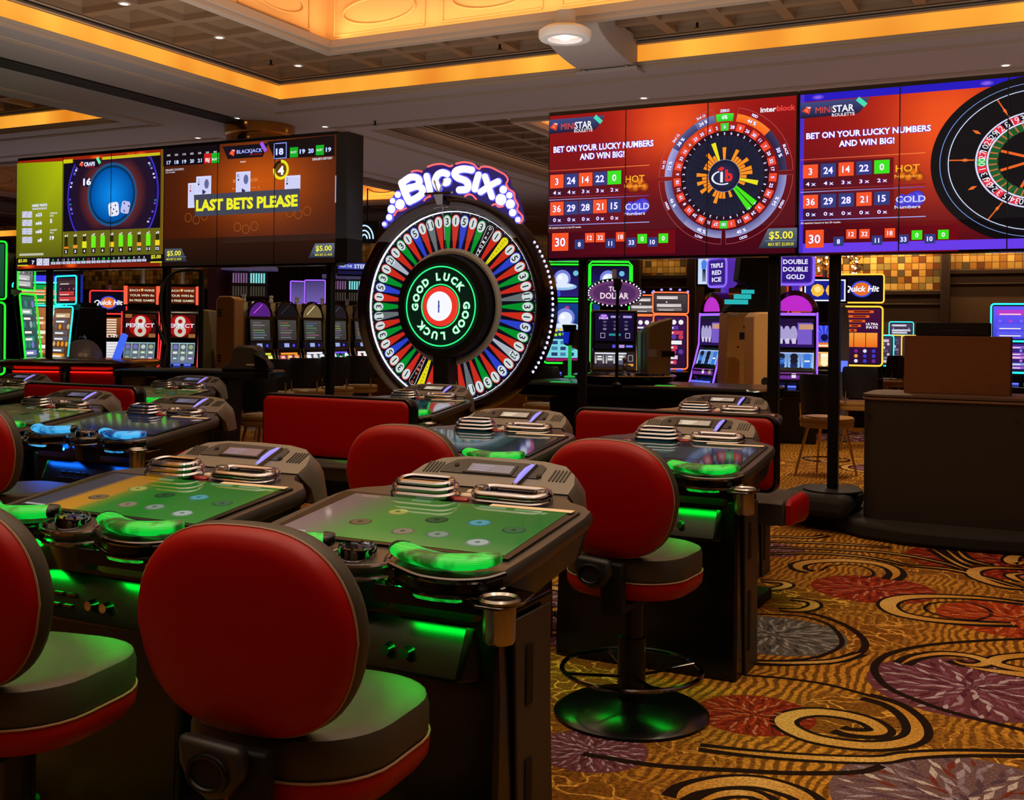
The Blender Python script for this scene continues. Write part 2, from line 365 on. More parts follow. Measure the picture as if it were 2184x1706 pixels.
scroll(Zp([(965, 890), (1050, 850), (1200, 828), (1350, 838), (1450, 862), (1478, 882), (1420, 898), (1330, 890), (1275, 868)]), .06, 1)
scroll(Zp([(1750, 935), (1620, 912), (1520, 882), (1570, 852), (1750, 835)]), .07, 0)
scroll(Zp([(1350, 905), (1500, 930), (1750, 960)]), .1, 2)
scroll(Zp([(-250, 1390), (0, 1420), (300, 1446), (600, 1462), (850, 1464), (1000, 1440), (1300, 1425), (1750, 1430)]), .05, 1)
dark(Zp([(-950, 1430), (-500, 1500), (0, 1530), (300, 1545), (700, 1540), (850, 1500)]), .05)
scroll(Zp([(-380, 1700), (-300, 1640), (-100, 1600), (100, 1600), (280, 1645), (400, 1706), (460, 1800)]), .09, 1)
scroll(Zp([(-250, 1720), (-100, 1670), (60, 1670), (180, 1720)]), .05, 1)
dark(Zp([(80, 590), (350, 602), (520, 650), (600, 730), (590, 790), (450, 850), (250, 870), (60, 866)]), .035)
dark(Zp([(380, 580), (500, 608), (650, 670), (742, 750), (722, 820), (600, 868), (300, 895), (60, 890)]), .05)
scroll(Zp([(720, 826), (560, 872), (300, 884), (60, 878)]), .04, 1)
dark(Zp([(30, 958), (250, 975), (500, 1010), (700, 1060), (880, 1112)]), .035)
scroll(Zp([(60, 445), (200, 440), (280, 420), (250, 400), (120, 392)]), .06, 1)
scroll(Zp([(230, 565), (360, 568), (440, 545), (420, 515), (300, 500)]), .06, 1)
scroll(Zp([(1700, 440), (1560, 420), (1420, 370), (1400, 330), (1500, 312), (1700, 318)]), .09, 1)
scroll(Zp([(1700, 400), (1640, 375), (1620, 355), (1700, 345)]), .06, 1)
scroll(Zp([(1700, 275), (1650, 290), (1620, 270), (1640, 245), (1700, 235)]), .1, 1)
for k, pts in enumerate(([(80, 118), (300, 128), (440, 130), (520, 116)], [(160, 190), (500, 200), (900, 225), (1200, 280), (1330, 320)], [(160, 230), (450, 225), (760, 250), (1000, 300)], [(150, 155), (500, 165), (900, 190)],
                         [(1000, 300), (1300, 330), (1700, 440)], [(1150, 200), (1300, 290), (1420, 330)], [(1230, 200), (1320, 270), (1400, 300)], [(1300, 205), (1360, 260), (1500, 300)])):
    scroll(Zp(pts), .03, 1, .035)
scroll(smooth_path([atz(u, v, 0) for u, v in ((-30, 1630), (40, 1600), (80, 1612), (60, 1650), (10, 1680))], 6), .05, 1)
scroll(smooth_path([atz(u, v, 0) for u, v in ((-20, 1570), (30, 1575), (70, 1560))], 6), .03, 1)
# the same pattern runs on over the rest of the floor
rn = random.Random(3)
for i in range(90):
    x = rn.uniform(-16, 6); y = rn.uniform(-1, 22); d = dep((x, y, 0))
    if d > .8 and y < 9.8:
        u = 1092+FPX*(Vector((x, y, 0))-CP).dot(Rt)/d
        if 1150 < u < 2500 and d < 9: continue
    r = rn.uniform(.3, .6)
    if i % 2: medallion(x, y, r, rn.choice([GREYS, PURP, REDS, ORNG, MIXD]), 50+i)
    a0 = rn.uniform(0, 6); sg = rn.choice((-1, 1)); P = []
    for k in range(30):
        t = k/29; rr = (r*1.5)*(1-t)**1.2+.06; a = a0+sg*t*3.2*pi; P.append((x+rr*cos(a), y+rr*sin(a)))
    scroll(P, .09, 1)
floor = struct(fb.build('floor', [carpet_mat(), WOVEN], smooth=False))

# ------------------------------------------------------------------ ceiling
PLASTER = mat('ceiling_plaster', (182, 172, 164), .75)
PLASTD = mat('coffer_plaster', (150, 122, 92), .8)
TRIMM = mat('cornice_stone', (188, 168, 146), .7)
COVE = mat('cove_lit_wall', (200, 150, 80), .6, emit=(255, 160, 30), es=1.0)  # cove wall; the hidden lamps' patchy light is put in as emission
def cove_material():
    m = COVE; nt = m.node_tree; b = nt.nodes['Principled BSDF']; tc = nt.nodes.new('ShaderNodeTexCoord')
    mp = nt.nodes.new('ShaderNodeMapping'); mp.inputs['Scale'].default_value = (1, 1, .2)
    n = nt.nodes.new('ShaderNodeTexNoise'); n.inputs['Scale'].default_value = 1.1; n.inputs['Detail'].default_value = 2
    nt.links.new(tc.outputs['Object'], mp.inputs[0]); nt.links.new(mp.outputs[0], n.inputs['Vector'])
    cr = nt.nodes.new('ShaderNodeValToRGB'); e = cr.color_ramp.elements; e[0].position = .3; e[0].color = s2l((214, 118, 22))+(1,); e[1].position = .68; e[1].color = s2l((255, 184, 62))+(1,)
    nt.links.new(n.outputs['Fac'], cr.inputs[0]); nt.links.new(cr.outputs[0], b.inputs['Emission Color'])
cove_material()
HS = 4.0
BAYS = [(-8.08, 3.2, -3.0, 10.03), (-22.0, -10.55, -3.0, 10.03), (-8.0, 3.2, 11.75, 22.5), (-22.0, -10.55, 11.75, 22.5), (-36, -24.5, 11.75, 22.5)]
def ceiling():
    b = MB()
    xs = sorted({-42, 14}|{x for B in BAYS for x in B[:2]}); ys = sorted({-5, 34}|{y for B in BAYS for y in B[2:]})
    for i in range(len(xs)-1):
        for j in range(len(ys)-1):
            mx, my = (xs[i]+xs[i+1])/2, (ys[j]+ys[j+1])/2
            if any(B[0] < mx < B[1] and B[2] < my < B[3] for B in BAYS): continue
            b.add([(xs[i], ys[j], HS), (xs[i+1], ys[j], HS), (xs[i+1], ys[j+1], HS), (xs[i], ys[j+1], HS)], [(0, 3, 2, 1)])
    return struct(b.build('ceiling', PLASTER, smooth=False))
ceiling()
def ringwall(b, x0, x1, y0, y1, z0, z1):
    b.add([(x0, y0, z0), (x1, y0, z0), (x1, y1, z0), (x0, y1, z0), (x0, y0, z1), (x1, y0, z1), (x1, y1, z1), (x0, y1, z1)], [(0, 1, 5, 4), (1, 2, 6, 5), (2, 3, 7, 6), (3, 0, 4, 7)])
def ringflat(b, o, i, z):
    (a, c, d, e), (f, g, h, k) = o, i
    b.add([(a, d, z), (c, d, z), (c, e, z), (a, e, z), (f, h, z), (g, h, z), (g, k, z), (f, k, z)], [(0, 1, 5, 4), (1, 2, 6, 5), (2, 3, 7, 6), (3, 0, 4, 7)])
def grow(r, d): return (r[0]-d, r[1]+d, r[2]-d, r[3]+d)
NB = [0]
def bay(B, inner, detail=True):
    """opening in the soffit: stepped lip, glowing cove, coffers, then an inner raised vault with a frieze"""
    NB[0] += 1; n = NB[0]
    t = MB()   # stepped moulding round the opening
    for k, (d, z0, z1) in enumerate(((.0, HS, HS+.035), (-.03, HS+.035, HS+.06))):
        ringwall(t, *grow(B, d), z0, z1); ringflat(t, grow(B, d), grow(B, d-.03), z1)
    ringflat(t, grow(B, .10), grow(B, -.03), HS+.061)
    for d, z0, z1 in ((.0, 4.235, 4.27), (-.05, 4.27, 4.30)):
        ringwall(t, *grow(B, d), z0, z1); ringflat(t, grow(B, d), grow(B, d-.05), z0)
    for d in (.28, .34):   # thin raised bands under the soffit
        o = grow(B, d+.03); i_ = grow(B, d); ringflat(t, o, i_, HS-.012); ringwall(t, *o, HS-.012, HS); ringwall(t, *i_, HS-.012, HS)
    struct(t.build('trim_%d' % n, TRIMM, smooth=False))
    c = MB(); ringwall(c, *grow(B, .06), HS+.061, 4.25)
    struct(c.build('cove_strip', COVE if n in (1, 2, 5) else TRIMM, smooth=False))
    # coffers between B and inner
    cf = MB(); zc = 4.28; st = .56
    I = inner
    def cell(x0, x1, y0, y1):
        r = .05; q = .13; zt = zc+.16
        a = [(x0, y0), (x1, y0), (x1, y1), (x0, y1)]; b_ = [(x0+r, y0+r), (x1-r, y0+r), (x1-r, y1-r), (x0+r, y1-r)]; d = [(x0+q, y0+q), (x1-q, y0+q), (x1-q, y1-q), (x0+q, y1-q)]
        vs = [(p[0], p[1], zc) for p in a]+[(p[0], p[1], zc) for p in b_]+[(p[0], p[1], zc+.06) for p in b_]+[(p[0], p[1], zt) for p in d]
        fs = []
        for k in (0, 4, 8): fs += [(k+j, k+(j+1) % 4, k+4+(j+1) % 4, k+4+j) for j in range(4)]
        fs.append((12, 13, 14, 15)); cf.add(vs, fs)
    def fill(x0, x1, y0, y1):
        nx = max(1, round((x1-x0)/st)); ny = max(1, round((y1-y0)/st))
        for i in range(nx):
            for j in range(ny): cell(x0+(x1-x0)*i/nx, x0+(x1-x0)*(i+1)/nx, y0+(y1-y0)*j/ny, y0+(y1-y0)*(j+1)/ny)
    m_ = .07; b0 = (B[0]+m_, B[1]-m_, B[2]+m_, B[3]-m_)
    fill(b0[0], I[0], b0[2], b0[3]); fill(I[1], b0[1], b0[2], b0[3]); fill(I[0], I[1], I[3], b0[3])
    if n != 1: fill(I[0], I[1], b0[2], I[2])
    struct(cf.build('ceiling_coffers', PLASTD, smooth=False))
    # inner rim (egg-and-dart cornice) and frieze
    r = MB()
    ringwall(r, *grow(I, .0), 4.20, 4.30); ringflat(r, grow(I, 0), grow(I, -.09), 4.20); ringwall(r, *grow(I, -.09), 4.20, 4.24)
    ringflat(r, grow(I, -.09), grow(I, -.13), 4.24); ringwall(r, *grow(I, -.13), 4.24, 4.31); ringflat(r, grow(I, -.13), grow(I, .2), 4.312)
    ringflat(r, grow(I, .0), grow(I, .10), 4.30)
    struct(r.build('trim_%d' % (n+10), TRIMM, smooth=False))
    fz = MB(); X0, X1, Y0, Y1 = grow(I, .04); z0, z1 = 4.31, 4.86
    ringwall(fz, X0, X1, Y0, Y1, z0, z1)
    ringflat(fz, (X0-.0, X1, Y0, Y1), grow((X0, X1, Y0, Y1), -.08), z1); ringwall(fz, *grow((X0, X1, Y0, Y1), -.08), z1, z1+.06)
    fz.add([(X0, Y0, z1+.06), (X1, Y0, z1+.06), (X1, Y1, z1+.06), (X0, Y1, z1+.06)], [(0, 1, 2, 3)])
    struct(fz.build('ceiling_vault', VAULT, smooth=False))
    if not detail: return
    # raised oval and rectangle mouldings on the frieze
    mo = MB(); P_ = 1.62; zc_ = 4.60
    def oval(cx, cz, along, const, rx, rz_):
        pts = []
        for k in range(40):
            a = 2*pi*k/40; s_, z_ = cx+rx*cos(a), cz+rz_*sin(a); pts.append((s_, const, z_) if along == 'x' else (const, s_, z_))
        mo.tube(pts, .012, 6, closed=True)
    def rct(c0, c1, za, zb, along, const, t=.012):
        for p, q in (((c0, za), (c1, za)), ((c1, za), (c1, zb)), ((c1, zb), (c0, zb)), ((c0, zb), (c0, za))):
            A = (p[0], const, p[1]) if along == 'x' else (const, p[0], p[1]); B_ = (q[0], const, q[1]) if along == 'x' else (const, q[0], q[1]); mo.cyl(A, B_, t, n=6)
    k = 0
    x = X0+.095
    while x < X1-1.2:
        rct(x, x+1.05, 4.40, 4.80, 'x', Y1-.01); oval(x+.525, zc_, 'x', Y1-.012, .42, .13); mo.box(x+.04, x+1.01, Y1-.02, Y1, 4.345, 4.36); x += 1.25
    y = Y1-.30
    while y > Y0+1.2:
        rct(y-1.05, y, 4.40, 4.80, 'y', X0+.01); oval(y-.525, zc_, 'y', X0+.012, .42, .13); mo.box(X0, X0+.02, y-1.01, y-.04, 4.345, 4.36); y -= 1.25
    struct(mo.build('ceiling_frieze_moulding', VAULT))
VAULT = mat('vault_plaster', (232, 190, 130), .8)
bay(BAYS[0], (-6.66, 1.6, -3.0, 9.02))
bay(BAYS[1], (-20.5, -12.0, -3.0, 8.9), False)
bay(BAYS[2], (-6.6, 1.6, 12.95, 20.6))
bay(BAYS[3], (-20.5, -12.0, 12.95, 20.6))
bay(BAYS[4], (-34, -26, 12.95, 20.6), False)
# lamps hidden behind the inner rims, shining up the friezes
for nm, x0, x1, y, p in (('cove_lamp_north', -6.5, 1.5, 8.93, 60),):
    l = area_light(nm, ((x0+x1)/2, y-.07, 4.33), x1-x0, p*.42, (1, .62, .28), (radians(180-14), 0, 0), sy=.05)
l = area_light('cove_lamp_west', (-6.50, 3.0, 4.33), .05, 30, (1, .62, .28), (0, radians(180+14), 0), sy=12)
area_light('cove_lamp_far', (-2.5, 20.5, 4.34), 8, 30, (1, .5, .12), (radians(166), 0, 0), sy=.05)
area_light('cove_lamp_far_side', (-6.45, 16.5, 4.34), .05, 40, (1, .5, .12), (0, radians(194), 0), sy=6)
area_light('cove_lamp_second_bay', (-16.2, 20.5, 4.34), 8, 30, (1, .5, .12), (radians(166), 0, 0), sy=.05)

# console bracket that crosses from the soffit to the inner rim
def bracket(xc, w_=.56):
    b = MB(); y1, y0 = 10.03, 9.0
    prof = [(y1, HS+.02), (y1, HS-.0), (y1-.06, HS-.0)]
    for k in range(13):
        t = k/12; a = pi/2*t; prof.append((y1-.06-(y1-.06-y0)*sin(a)**1.15 if k < 12 else y0, HS+.02+.20*(1-cos(a))))
    prof += [(y0, 4.32), (y1, 4.32)]
    b.prism([(y, z) for y, z in prof], xc-w_/2, xc+w_/2, 'x')
    b.box(xc-w_/2-.04, xc+w_/2+.04, y1-.13, y1+.1, HS-.025, HS+.012)
    for s_ in (-1, 1): b.box(xc+s_*(w_/2-.06)-.015, xc+s_*(w_/2-.06)+.015, y1-.16, y1-.10, HS+.0, HS+.012)
    return struct(b.build('ceiling_beam_bracket', PLASTER, bevel=.012))
bracket(-4.02)
# big round surface light by the bracket
def round_fixture(p, r=.2):
    t = thing('ceiling_light', 'large round white ceiling light with a glowing centre beside the curved bracket', 'ceiling light', p)
    b = MB(); b.lathe([(.01, .1), (r*.8, .1), (r, .07), (r, .02), (r*.94, 0), (r*.66, .0), (r*.6, .03), (r*.56, .03)], n=40, cap=False); b.build('housing', WHITEPL, t)
    b = MB(); b.lathe([(.01, .03), (r*.56, .03)], n=32, cap=False); b.build('reflector', mat('lamp_reflector', (230, 225, 220), .3, emit=(255, 214, 190), es=.55), t)
    b = MB(); b.lathe([(.002, .0), (r*.16, .002), (r*.2, .02), (r*.2, .03)], n=20); b.build('bulb', emi('lamp_hot', (255, 238, 240), 12), t)
    return t
p = atz(1205, 80, 4.0); round_fixture((p.x, p.y, 3.98), .228)
b = MB(); b.cyl((p.x, p.y, 4.075), (p.x, p.y, 4.22), .09); struct(b.build('ceiling_light_stem', PLASTER))
# small recessed downlights and sprinklers in the soffits
def down(u, v, z, group='recessed downlights', lab=''):
    q = atz(u, v, z)
    t = thing('downlight', lab, 'downlight', (q.x, q.y, z), 0, group)
    b = MB(); b.lathe([(.035, -.004), (.05, -.004), (.055, 0)], n=20, cap=False); b.build('trim_ring', WHITEPL, t)
    b = MB(); b.lathe([(.001, -.003), (.035, -.003)], n=16, cap=False); b.build('lens', emi('downlight_lens', (255, 240, 215), 3.0), t)
for u, v, lab in ((505, 252, 'small recessed downlight in the ceiling left of the golden drum'), (693, 270, 'small recessed downlight in the ceiling above the right end of the blackjack screen'),
                  (422, 294, 'small recessed downlight in the ceiling just above the craps screen corner'), (1373, 209, 'small recessed downlight in the soffit above the roulette statistics screen'), (2145, 139, 'small recessed downlight in the soffit at the upper right edge')):
    down(u, v, HS-.001, 'recessed downlights', lab)
for u, v, lab in ((265, 8, 'bright small downlight among the coffers near the top left'), (468, 80, 'small downlight among the coffers left of the frieze corner'), (636, 140, 'faint small downlight among the coffers near the cove corner')):
    down(u, v, 4.275, 'recessed downlights', lab)
for u, v in ((578, 128), (1066, 95), (1487, 48), (800, 258)):
    q = atz(u, v, 4.26 if v != 258 else HS); b = MB(); b.cyl((0, 0, 0), (0, 0, -.05), .012); b.cyl((0, 0, -.05), (0, 0, -.055), .03)
    o = b.build('sprinkler', BLACKS, loc=(q.x, q.y, q.z)); tag(o, {578: 'small dark sprinkler head in the coffers above the glowing cove corner', 1066: 'small dark sprinkler head in the coffers left of the round ceiling light', 1487: 'small dark sprinkler head in the coffers right of the curved bracket', 800: 'tiny dark sprinkler head in the soffit left of the big wheel sign'}[u], 'sprinkler', 'sprinkler heads')
# long slot vent in the beam between the bays
p0 = atz(0, 128, HS); p1 = atz(504, 262, HS); vx = (p0.x+p1.x)/2
t = thing('air_vent', 'long dark slotted air vent along the ceiling beam at the left', 'air vent', (vx, (p0.y+p1.y)/2-1, HS))
L_ = p1.y-p0.y+2.5
b = MB(); b.box(-.16, .16, -L_/2, L_/2, -.006, 0); b.build('backing', BLACKM, t)
b = MB()
for k in range(6): b.box(-.15+k*.055, -.135+k*.055, -L_/2, L_/2, -.016, -.006)
b.build('slats', mat('vent_slats', (52, 42, 34), .5), t)
# ------------------------------------------------------------------ walls
def mosaic_mat(nm, dark_):
    m = bpy.data.materials.new(nm); m.use_nodes = True; nt = m.node_tree; b = nt.nodes['Principled BSDF']; N = nt.nodes.new; L = nt.links.new
    tc = N('ShaderNodeTexCoord'); sc = N('ShaderNodeVectorMath'); sc.operation = 'SCALE'; sc.inputs['Scale'].default_value = 1/.155
    L(tc.outputs['Object'], sc.inputs[0]); fl = N('ShaderNodeVectorMath'); fl.operation = 'FLOOR'; L(sc.outputs[0], fl.inputs[0])
    wn = N('ShaderNodeTexWhiteNoise'); L(fl.outputs[0], wn.inputs['Vector'])
    cr = N('ShaderNodeValToRGB'); cr.color_ramp.interpolation = 'CONSTANT'; e = cr.color_ramp.elements
    cols = [(0, (196, 148, 70)), (.35, (222, 178, 96)), (.55, (168, 112, 44)), (.72, (150, 128, 70)), (.82, (112, 62, 26)), (.92, (92, 78, 50))]
    e[0].position = 0; e[0].color = s2l(cols[0][1])+(1,); e[1].position = cols[1][0]; e[1].color = s2l(cols[1][1])+(1,)
    for p_, c in cols[2:]: q = e.new(p_); q.color = s2l(c)+(1,)
    L(wn.outputs['Value'], cr.inputs[0])
    fr = N('ShaderNodeVectorMath'); fr.operation = 'FRACTION'; L(sc.outputs[0], fr.inputs[0]); sx = N('ShaderNodeSeparateXYZ'); L(fr.outputs[0], sx.inputs[0])
    def edge(o):
        a = N('ShaderNodeMath'); a.operation = 'SUBTRACT'; L(o, a.inputs[0]); a.inputs[1].default_value = .5; c = N('ShaderNodeMath'); c.operation = 'ABSOLUTE'; L(a.outputs[0], c.inputs[0]); return c.outputs[0]
    mxm = N('ShaderNodeMath'); mxm.operation = 'MAXIMUM'; L(edge(sx.outputs['X']), mxm.inputs[0]); L(edge(sx.outputs['Z']), mxm.inputs[1])
    r2 = N('ShaderNodeValToRGB'); r2.color_ramp.elements[0].position = .40; r2.color_ramp.elements[0].color = (1, 1, 1, 1); r2.color_ramp.elements[1].position = .49; r2.color_ramp.elements[1].color = (.3, .25, .2, 1); L(mxm.outputs[0], r2.inputs[0])
    mx = N('ShaderNodeMix'); mx.data_type = 'RGBA'; mx.blend_type = 'MULTIPLY'; mx.inputs[0].default_value = 1; L(cr.outputs[0], mx.inputs[6]); L(r2.outputs[0], mx.inputs[7])
    L(mx.outputs[2], b.inputs['Base Color']); b.inputs['Roughness'].default_value = .35
    return m
MOS = mosaic_mat('mosaic_tiles', 1)
WALLB = mat('brown_wall_panel', (92, 66, 44), .6); WALLD = mat('dark_wood', (52, 32, 24), .45)
YW = 27.0
b = MB(); b.box(-42, 14, YW, YW+.3, 0, 4.8); struct(b.build('wall_back', WALLB, smooth=False))
b = MB(); b.box(-42, -41.7, -5, YW, 0, 4.8); b.box(13.7, 14, -5, YW, 0, 4.8); struct(b.build('wall_left', WALLB, smooth=False))
b = MB(); b.box(-42, 14, -5, -4.7, 0, 4.8); struct(b.build('wall_front', WALLD, smooth=False))
def xw(u, v=620, y=None): return aty(u, v, y or YW).x
zb = aty(1900, 621, YW).z
panels = [(1720, 2008, 621), (2028, 2260, 576), (1372, 1470, 588), (1560, 1640, 600), (180, 520, 617), (700, 1180, 600), (-200, 30, 610)]
for i, (u0, u1, vb) in enumerate(panels):
    z0 = aty(u0, vb, YW).z; x0, x1 = xw(u0), xw(u1)
    b = MB(); b.box(x0, x1, YW-.06, YW, z0, 4.0); struct(b.build('wall_mosaic_panel', MOS, smooth=False))
    b = MB(); b.box(x0-.05, x1+.05, YW-.14, YW, z0-.10, z0); b.box(x0-.05, x1+.05, YW-.10, YW, z0-.34, z0-.30); struct(b.build('trim_%d' % (30+i), WALLD, bevel=.01))
    area_light('panel_wash', ((x0+x1)/2, YW-.55, 3.9), x1-x0, [75, 30, 8, 7, 6, 4, 4][i], (1, .68, .3), (radians(28), 0, 0), sy=.08)
for u0, u1 in ((2008, 2028), (1470, 1490), (1355, 1372), (30, 60), (520, 545), (640, 700)):
    b = MB(); b.box(xw(u0), xw(u1), YW-.25, YW, 0, 4.0); struct(b.build('wall_pilaster', WALLD, bevel=.02))
area_light('wall_wash', (xw(2000), 24.5, 3.9), 8, 40, (1, .7, .42), (radians(20), 0, 0), sy=.3)
# golden drum on the ceiling behind the blackjack screen
pc = atd(554, 280, 13.9); b = MB(); b.lathe([(.01, 3.1), (.41, 3.1), (.43, 3.14), (.43, 3.78), (.415, 3.80), (.415, 3.86), (.44, 3.88), (.44, HS)], n=48)
struct(b.build('ceiling_drum', GOLD, loc=(pc.x, pc.y, 0)))
# dark brown pillars seen under the left screens
for u0, u1, dd, c in ((443, 471, 20.5, 'mauve_pillar_paint'), ):
    a = atd(u0, 600, dd); c_ = atd(u1, 600, dd); b = MB(); b.box(a.x, c_.x, a.y, a.y+.5, 0, HS); struct(b.build('pillar', mat(c, (108, 70, 72), .6)))
# ------------------------------------------------------------------ hanging video walls (picture plane Y = 8.45)
YD = 8.45
def D(u, v): p = aty(u, v, YD); return (p.x, p.z)
PXM = lambda u, v: dep(aty(u, v, YD))/FPX      # metres per vertical pixel there
def dtext(A, txt, u0, u1, v, hpx, c, l=3, bold=.015, halo=(70, 40, 200), shear=0.):
    """v = middle of the word at its middle"""
    um = (u0+u1)/2; x0 = D(u0, v)[0]; x1 = D(u1, v)[0]; z = D(um, v)[1]
    A.text(txt, (x0+x1)/2, z, hpx*PXM(um, v), c, l, x1-x0, 'c', bold, 0, shear, halo)
def drect(A, u0, v0, u1, v1, c, l, c2=None):
    x0, za = D(u0, v0); x1, zb = D(u1, v1); A.rect(min(x0, x1), min(za, zb), max(x0, x1), max(za, zb), c, l, c2)
ZT, ZB = 3.285, 2.085
XS = {'craps': (-10.44, -8.29), 'blackjack': (-8.27, -6.13), 'stat': (-3.93, -1.865), 'ball': (-1.835, .33)}
def video_wall(key, label, depth=.14):
    x0, x1 = XS[key]; t = thing('video_wall_screen', label, 'screen', ((x0+x1)/2, YD, ZB), 0, 'hanging game screens')
    cx = (x0+x1)/2; b = MB(); b.box(x0-cx-.012, x1-cx+.012, .004, depth, -.02, ZT-ZB+.035); b.build('casing', BLACK, t, bevel=.006)
    w_ = (x1-x0)/3
    for k in (1, 2): b = MB(); b.box(x0-cx+w_*k-.004, x0-cx+w_*k+.004, -.0125, -.0115, 0, ZT-ZB); b.build('panel_seam', BLACKM, t)
    return t
def place(A, t, name='picture'):
    o = A.b.build(name, SCREEN, t, None, 0, smooth=False); o.location = (-t.location.x, 0, -ZB); return o
RED1, RED2, RED3 = (150, 12, 14), (232, 74, 22), (92, 4, 22)
def redfield(A, x0, x1, hot, n=14, m_=8):
    """red ground with an orange bloom"""
    for i in range(n):
        for j in range(m_):
            xa, xb = x0+(x1-x0)*i/n, x0+(x1-x0)*(i+1)/n; za, zb = ZB+(ZT-ZB)*j/m_, ZB+(ZT-ZB)*(j+1)/m_
            def cc(x, z):
                g = math.exp(-(((x-hot[0])/hot[2])**2+((z-hot[1])/hot[3])**2)); k = (z-ZB)/(ZT-ZB)
                base = tuple(a*(1-k)+b_*k for a, b_ in zip((66, 2, 22), (150, 10, 12)))
                return tuple(min(255, a*(1-g)+b_*g) for a, b_ in zip(base, (244, 84, 26)))
            A.poly([(xa, za), (xb, za), (xb, zb), (xa, zb)], [cc(xa, za), cc(xb, za), cc(xb, zb), cc(xa, zb)], 0)
ORT, BLT, GRT = (250, 84, 38), (48, 60, 122), (60, 226, 30)
def tile(A, u, v, w_, h, txt, c, tc=(255, 255, 255), l=3, th=.5):
    x, z = D(u, v); s_ = PXM(u, v); A.rect(x-w_*s_/2*1.12, z-h*s_/2, x+w_*s_/2*1.12, z+h*s_/2, c, l)
    A.text(txt, x, z, h*s_*th, tc, l+1.5, None, 'c', .02, halo=(90, 60, 220) if c == BLT else (200, 30, 90) if c == ORT else (40, 200, 60))
def gem(A, u, v, s_, l=4):
    x, z = D(u, v); k = PXM(u, v)*s_
    A.poly([(x-k, z-k*.2), (x-k*.1, z+k*.75), (x+k*.9, z+k*.6), (x+k*.55, z-k*.9)], (224, 62, 34), l); A.poly([(x-k*.5, z-k*.1), (x+k*.1, z+k*.5), (x+k*.3, z-k*.5)], (255, 120, 80), l+.5)
    A.poly([(x-k*.1, z+k*.75), (x+k*.9, z+k*.6), (x+k*.5, z+k*.2)], (240, 200, 220), l+.7)
def roulette_board(A, off=0, yoff=None, k=1.0):
    """left part of a roulette screen: numbers, hot and cold, history; off maps the first screen's pixels to the second's"""
    f = (lambda u, v: (u, v)) if not off else yoff
    def T(txt, u0, u1, v, h, c, **q):
        a = f(u0, v); b_ = f(u1, v); m_ = f((u0+u1)/2, v); dtext(A, txt, a[0], b_[0], m_[1], h*k, c, **q)
    p = [f(1171, 256), f(1290, 246), f(1277, 268), f(1270, 276), f(1171, 286)]
    A.poly([D(*q) for q in p], [(60, 74, 130), (60, 70, 120), (40, 34, 70), (30, 24, 60), (20, 16, 46)], 2)
    gem(A, *f(1182, 270), 10*k); T('MINI', 1197, 1225, 269, 14, (238, 74, 50), halo=None, bold=.0); T('STAR', 1226, 1263, 266, 15, (250, 250, 255), halo=None, bold=.02)
    T('ROULETTE', 1225, 1264, 278, 7, (240, 240, 250), halo=None); 
    a = f(1276, 254); x, z = D(*a); A.line((x-.03, z+.025), (x+.03, z-.03), .035, (70, 220, 180), 4)
    T('BET ON YOUR LUCKY NUMBERS', 1181, 1394, 312, 13, (255, 255, 255), bold=.03); T('AND WIN BIG!', 1237, 1332, 331, 13, (255, 255, 255), bold=.03)
    for u0, v0, u1, v1, c in ((1171, 366, 1330, 419, (60, 6, 30)), (1171, 425, 1330, 477, (50, 8, 50)), (1171, 494, 1440, 540, (58, 4, 24))):
        a, b_ = f(u0, v0+4), f(u1, v1); x0, z1 = D(*a); x1, z0 = D(*b_); A.hrect(x0, z0, x1, z1, c, (110, 6, 20), 1)
    for v, c, c2 in ((362, (200, 70, 60), (255, 130, 60)), (419, (170, 60, 60), (120, 10, 20)), (424, (170, 170, 230), (110, 60, 160)), (478, (130, 130, 230), (170, 180, 255))):
        a, b_ = f(1171, v+3), f(1385, v-8); x0, z0 = D(*a); A.hrect(x0, z0-.003, D(*b_)[0], z0+.003, c, c2, 2)
    for i, (n_, c) in enumerate((('3', ORT), ('24', BLT), ('14', ORT), ('22', BLT), ('0', GRT))):
        tile(A, *f(1188+30.6*i, 387-2.1*i), 28*k, 29*k, n_, c); a = f(1188+30.6*i, 411-1.7*i); T(('4 x', '4 x', '3 x', '3 x', '2 x')[i], 1180+30.6*i, 1197+30.6*i, 411-1.7*i, 8, (255, 255, 255))
    for i, (n_, c) in enumerate((('36', ORT), ('29', BLT), ('28', BLT), ('21', ORT), ('15', BLT))):
        tile(A, *f(1188+30.6*i, 445-1.6*i), 28*k, 29*k, n_, c); T('0 x', 1180+30.6*i, 1197+30.6*i, 469-1.2*i, 8, (255, 255, 255))
    for u, v, r, cs in ((1368, 394, 15, ((120, 30, 10), (255, 130, 20))), (1366, 444, 19, ((60, 40, 190), (110, 110, 255)))):
        rnd = random.Random(int(u))
        for j in range(9):
            a = f(u-14+rnd.uniform(-14, 26), v+rnd.uniform(-6, 6)); x, z = D(*a); R_ = PXM(*a)*r*rnd.uniform(.5, .95)*k; A.disc(x, z, R_, cs[0], 2+.2*j, 16, c0=cs[1])
    T('HOT', 1334, 1375, 381, 15, (255, 176, 40), l=5, halo=None); T('Numbers', 1332, 1377, 396, 7, (255, 170, 50), l=5, halo=None)
    T('COLD', 1334, 1385, 440, 14, (215, 220, 255), l=5, halo=None); T('Numbers', 1332, 1376, 455, 7, (235, 235, 255), l=5, halo=None)
    T('All statistics based on last 50 results.', 1171, 1240, 485, 4, (240, 230, 240), halo=None)
    tile(A, *f(1195, 516), 34*k, 38*k, '30', ORT)
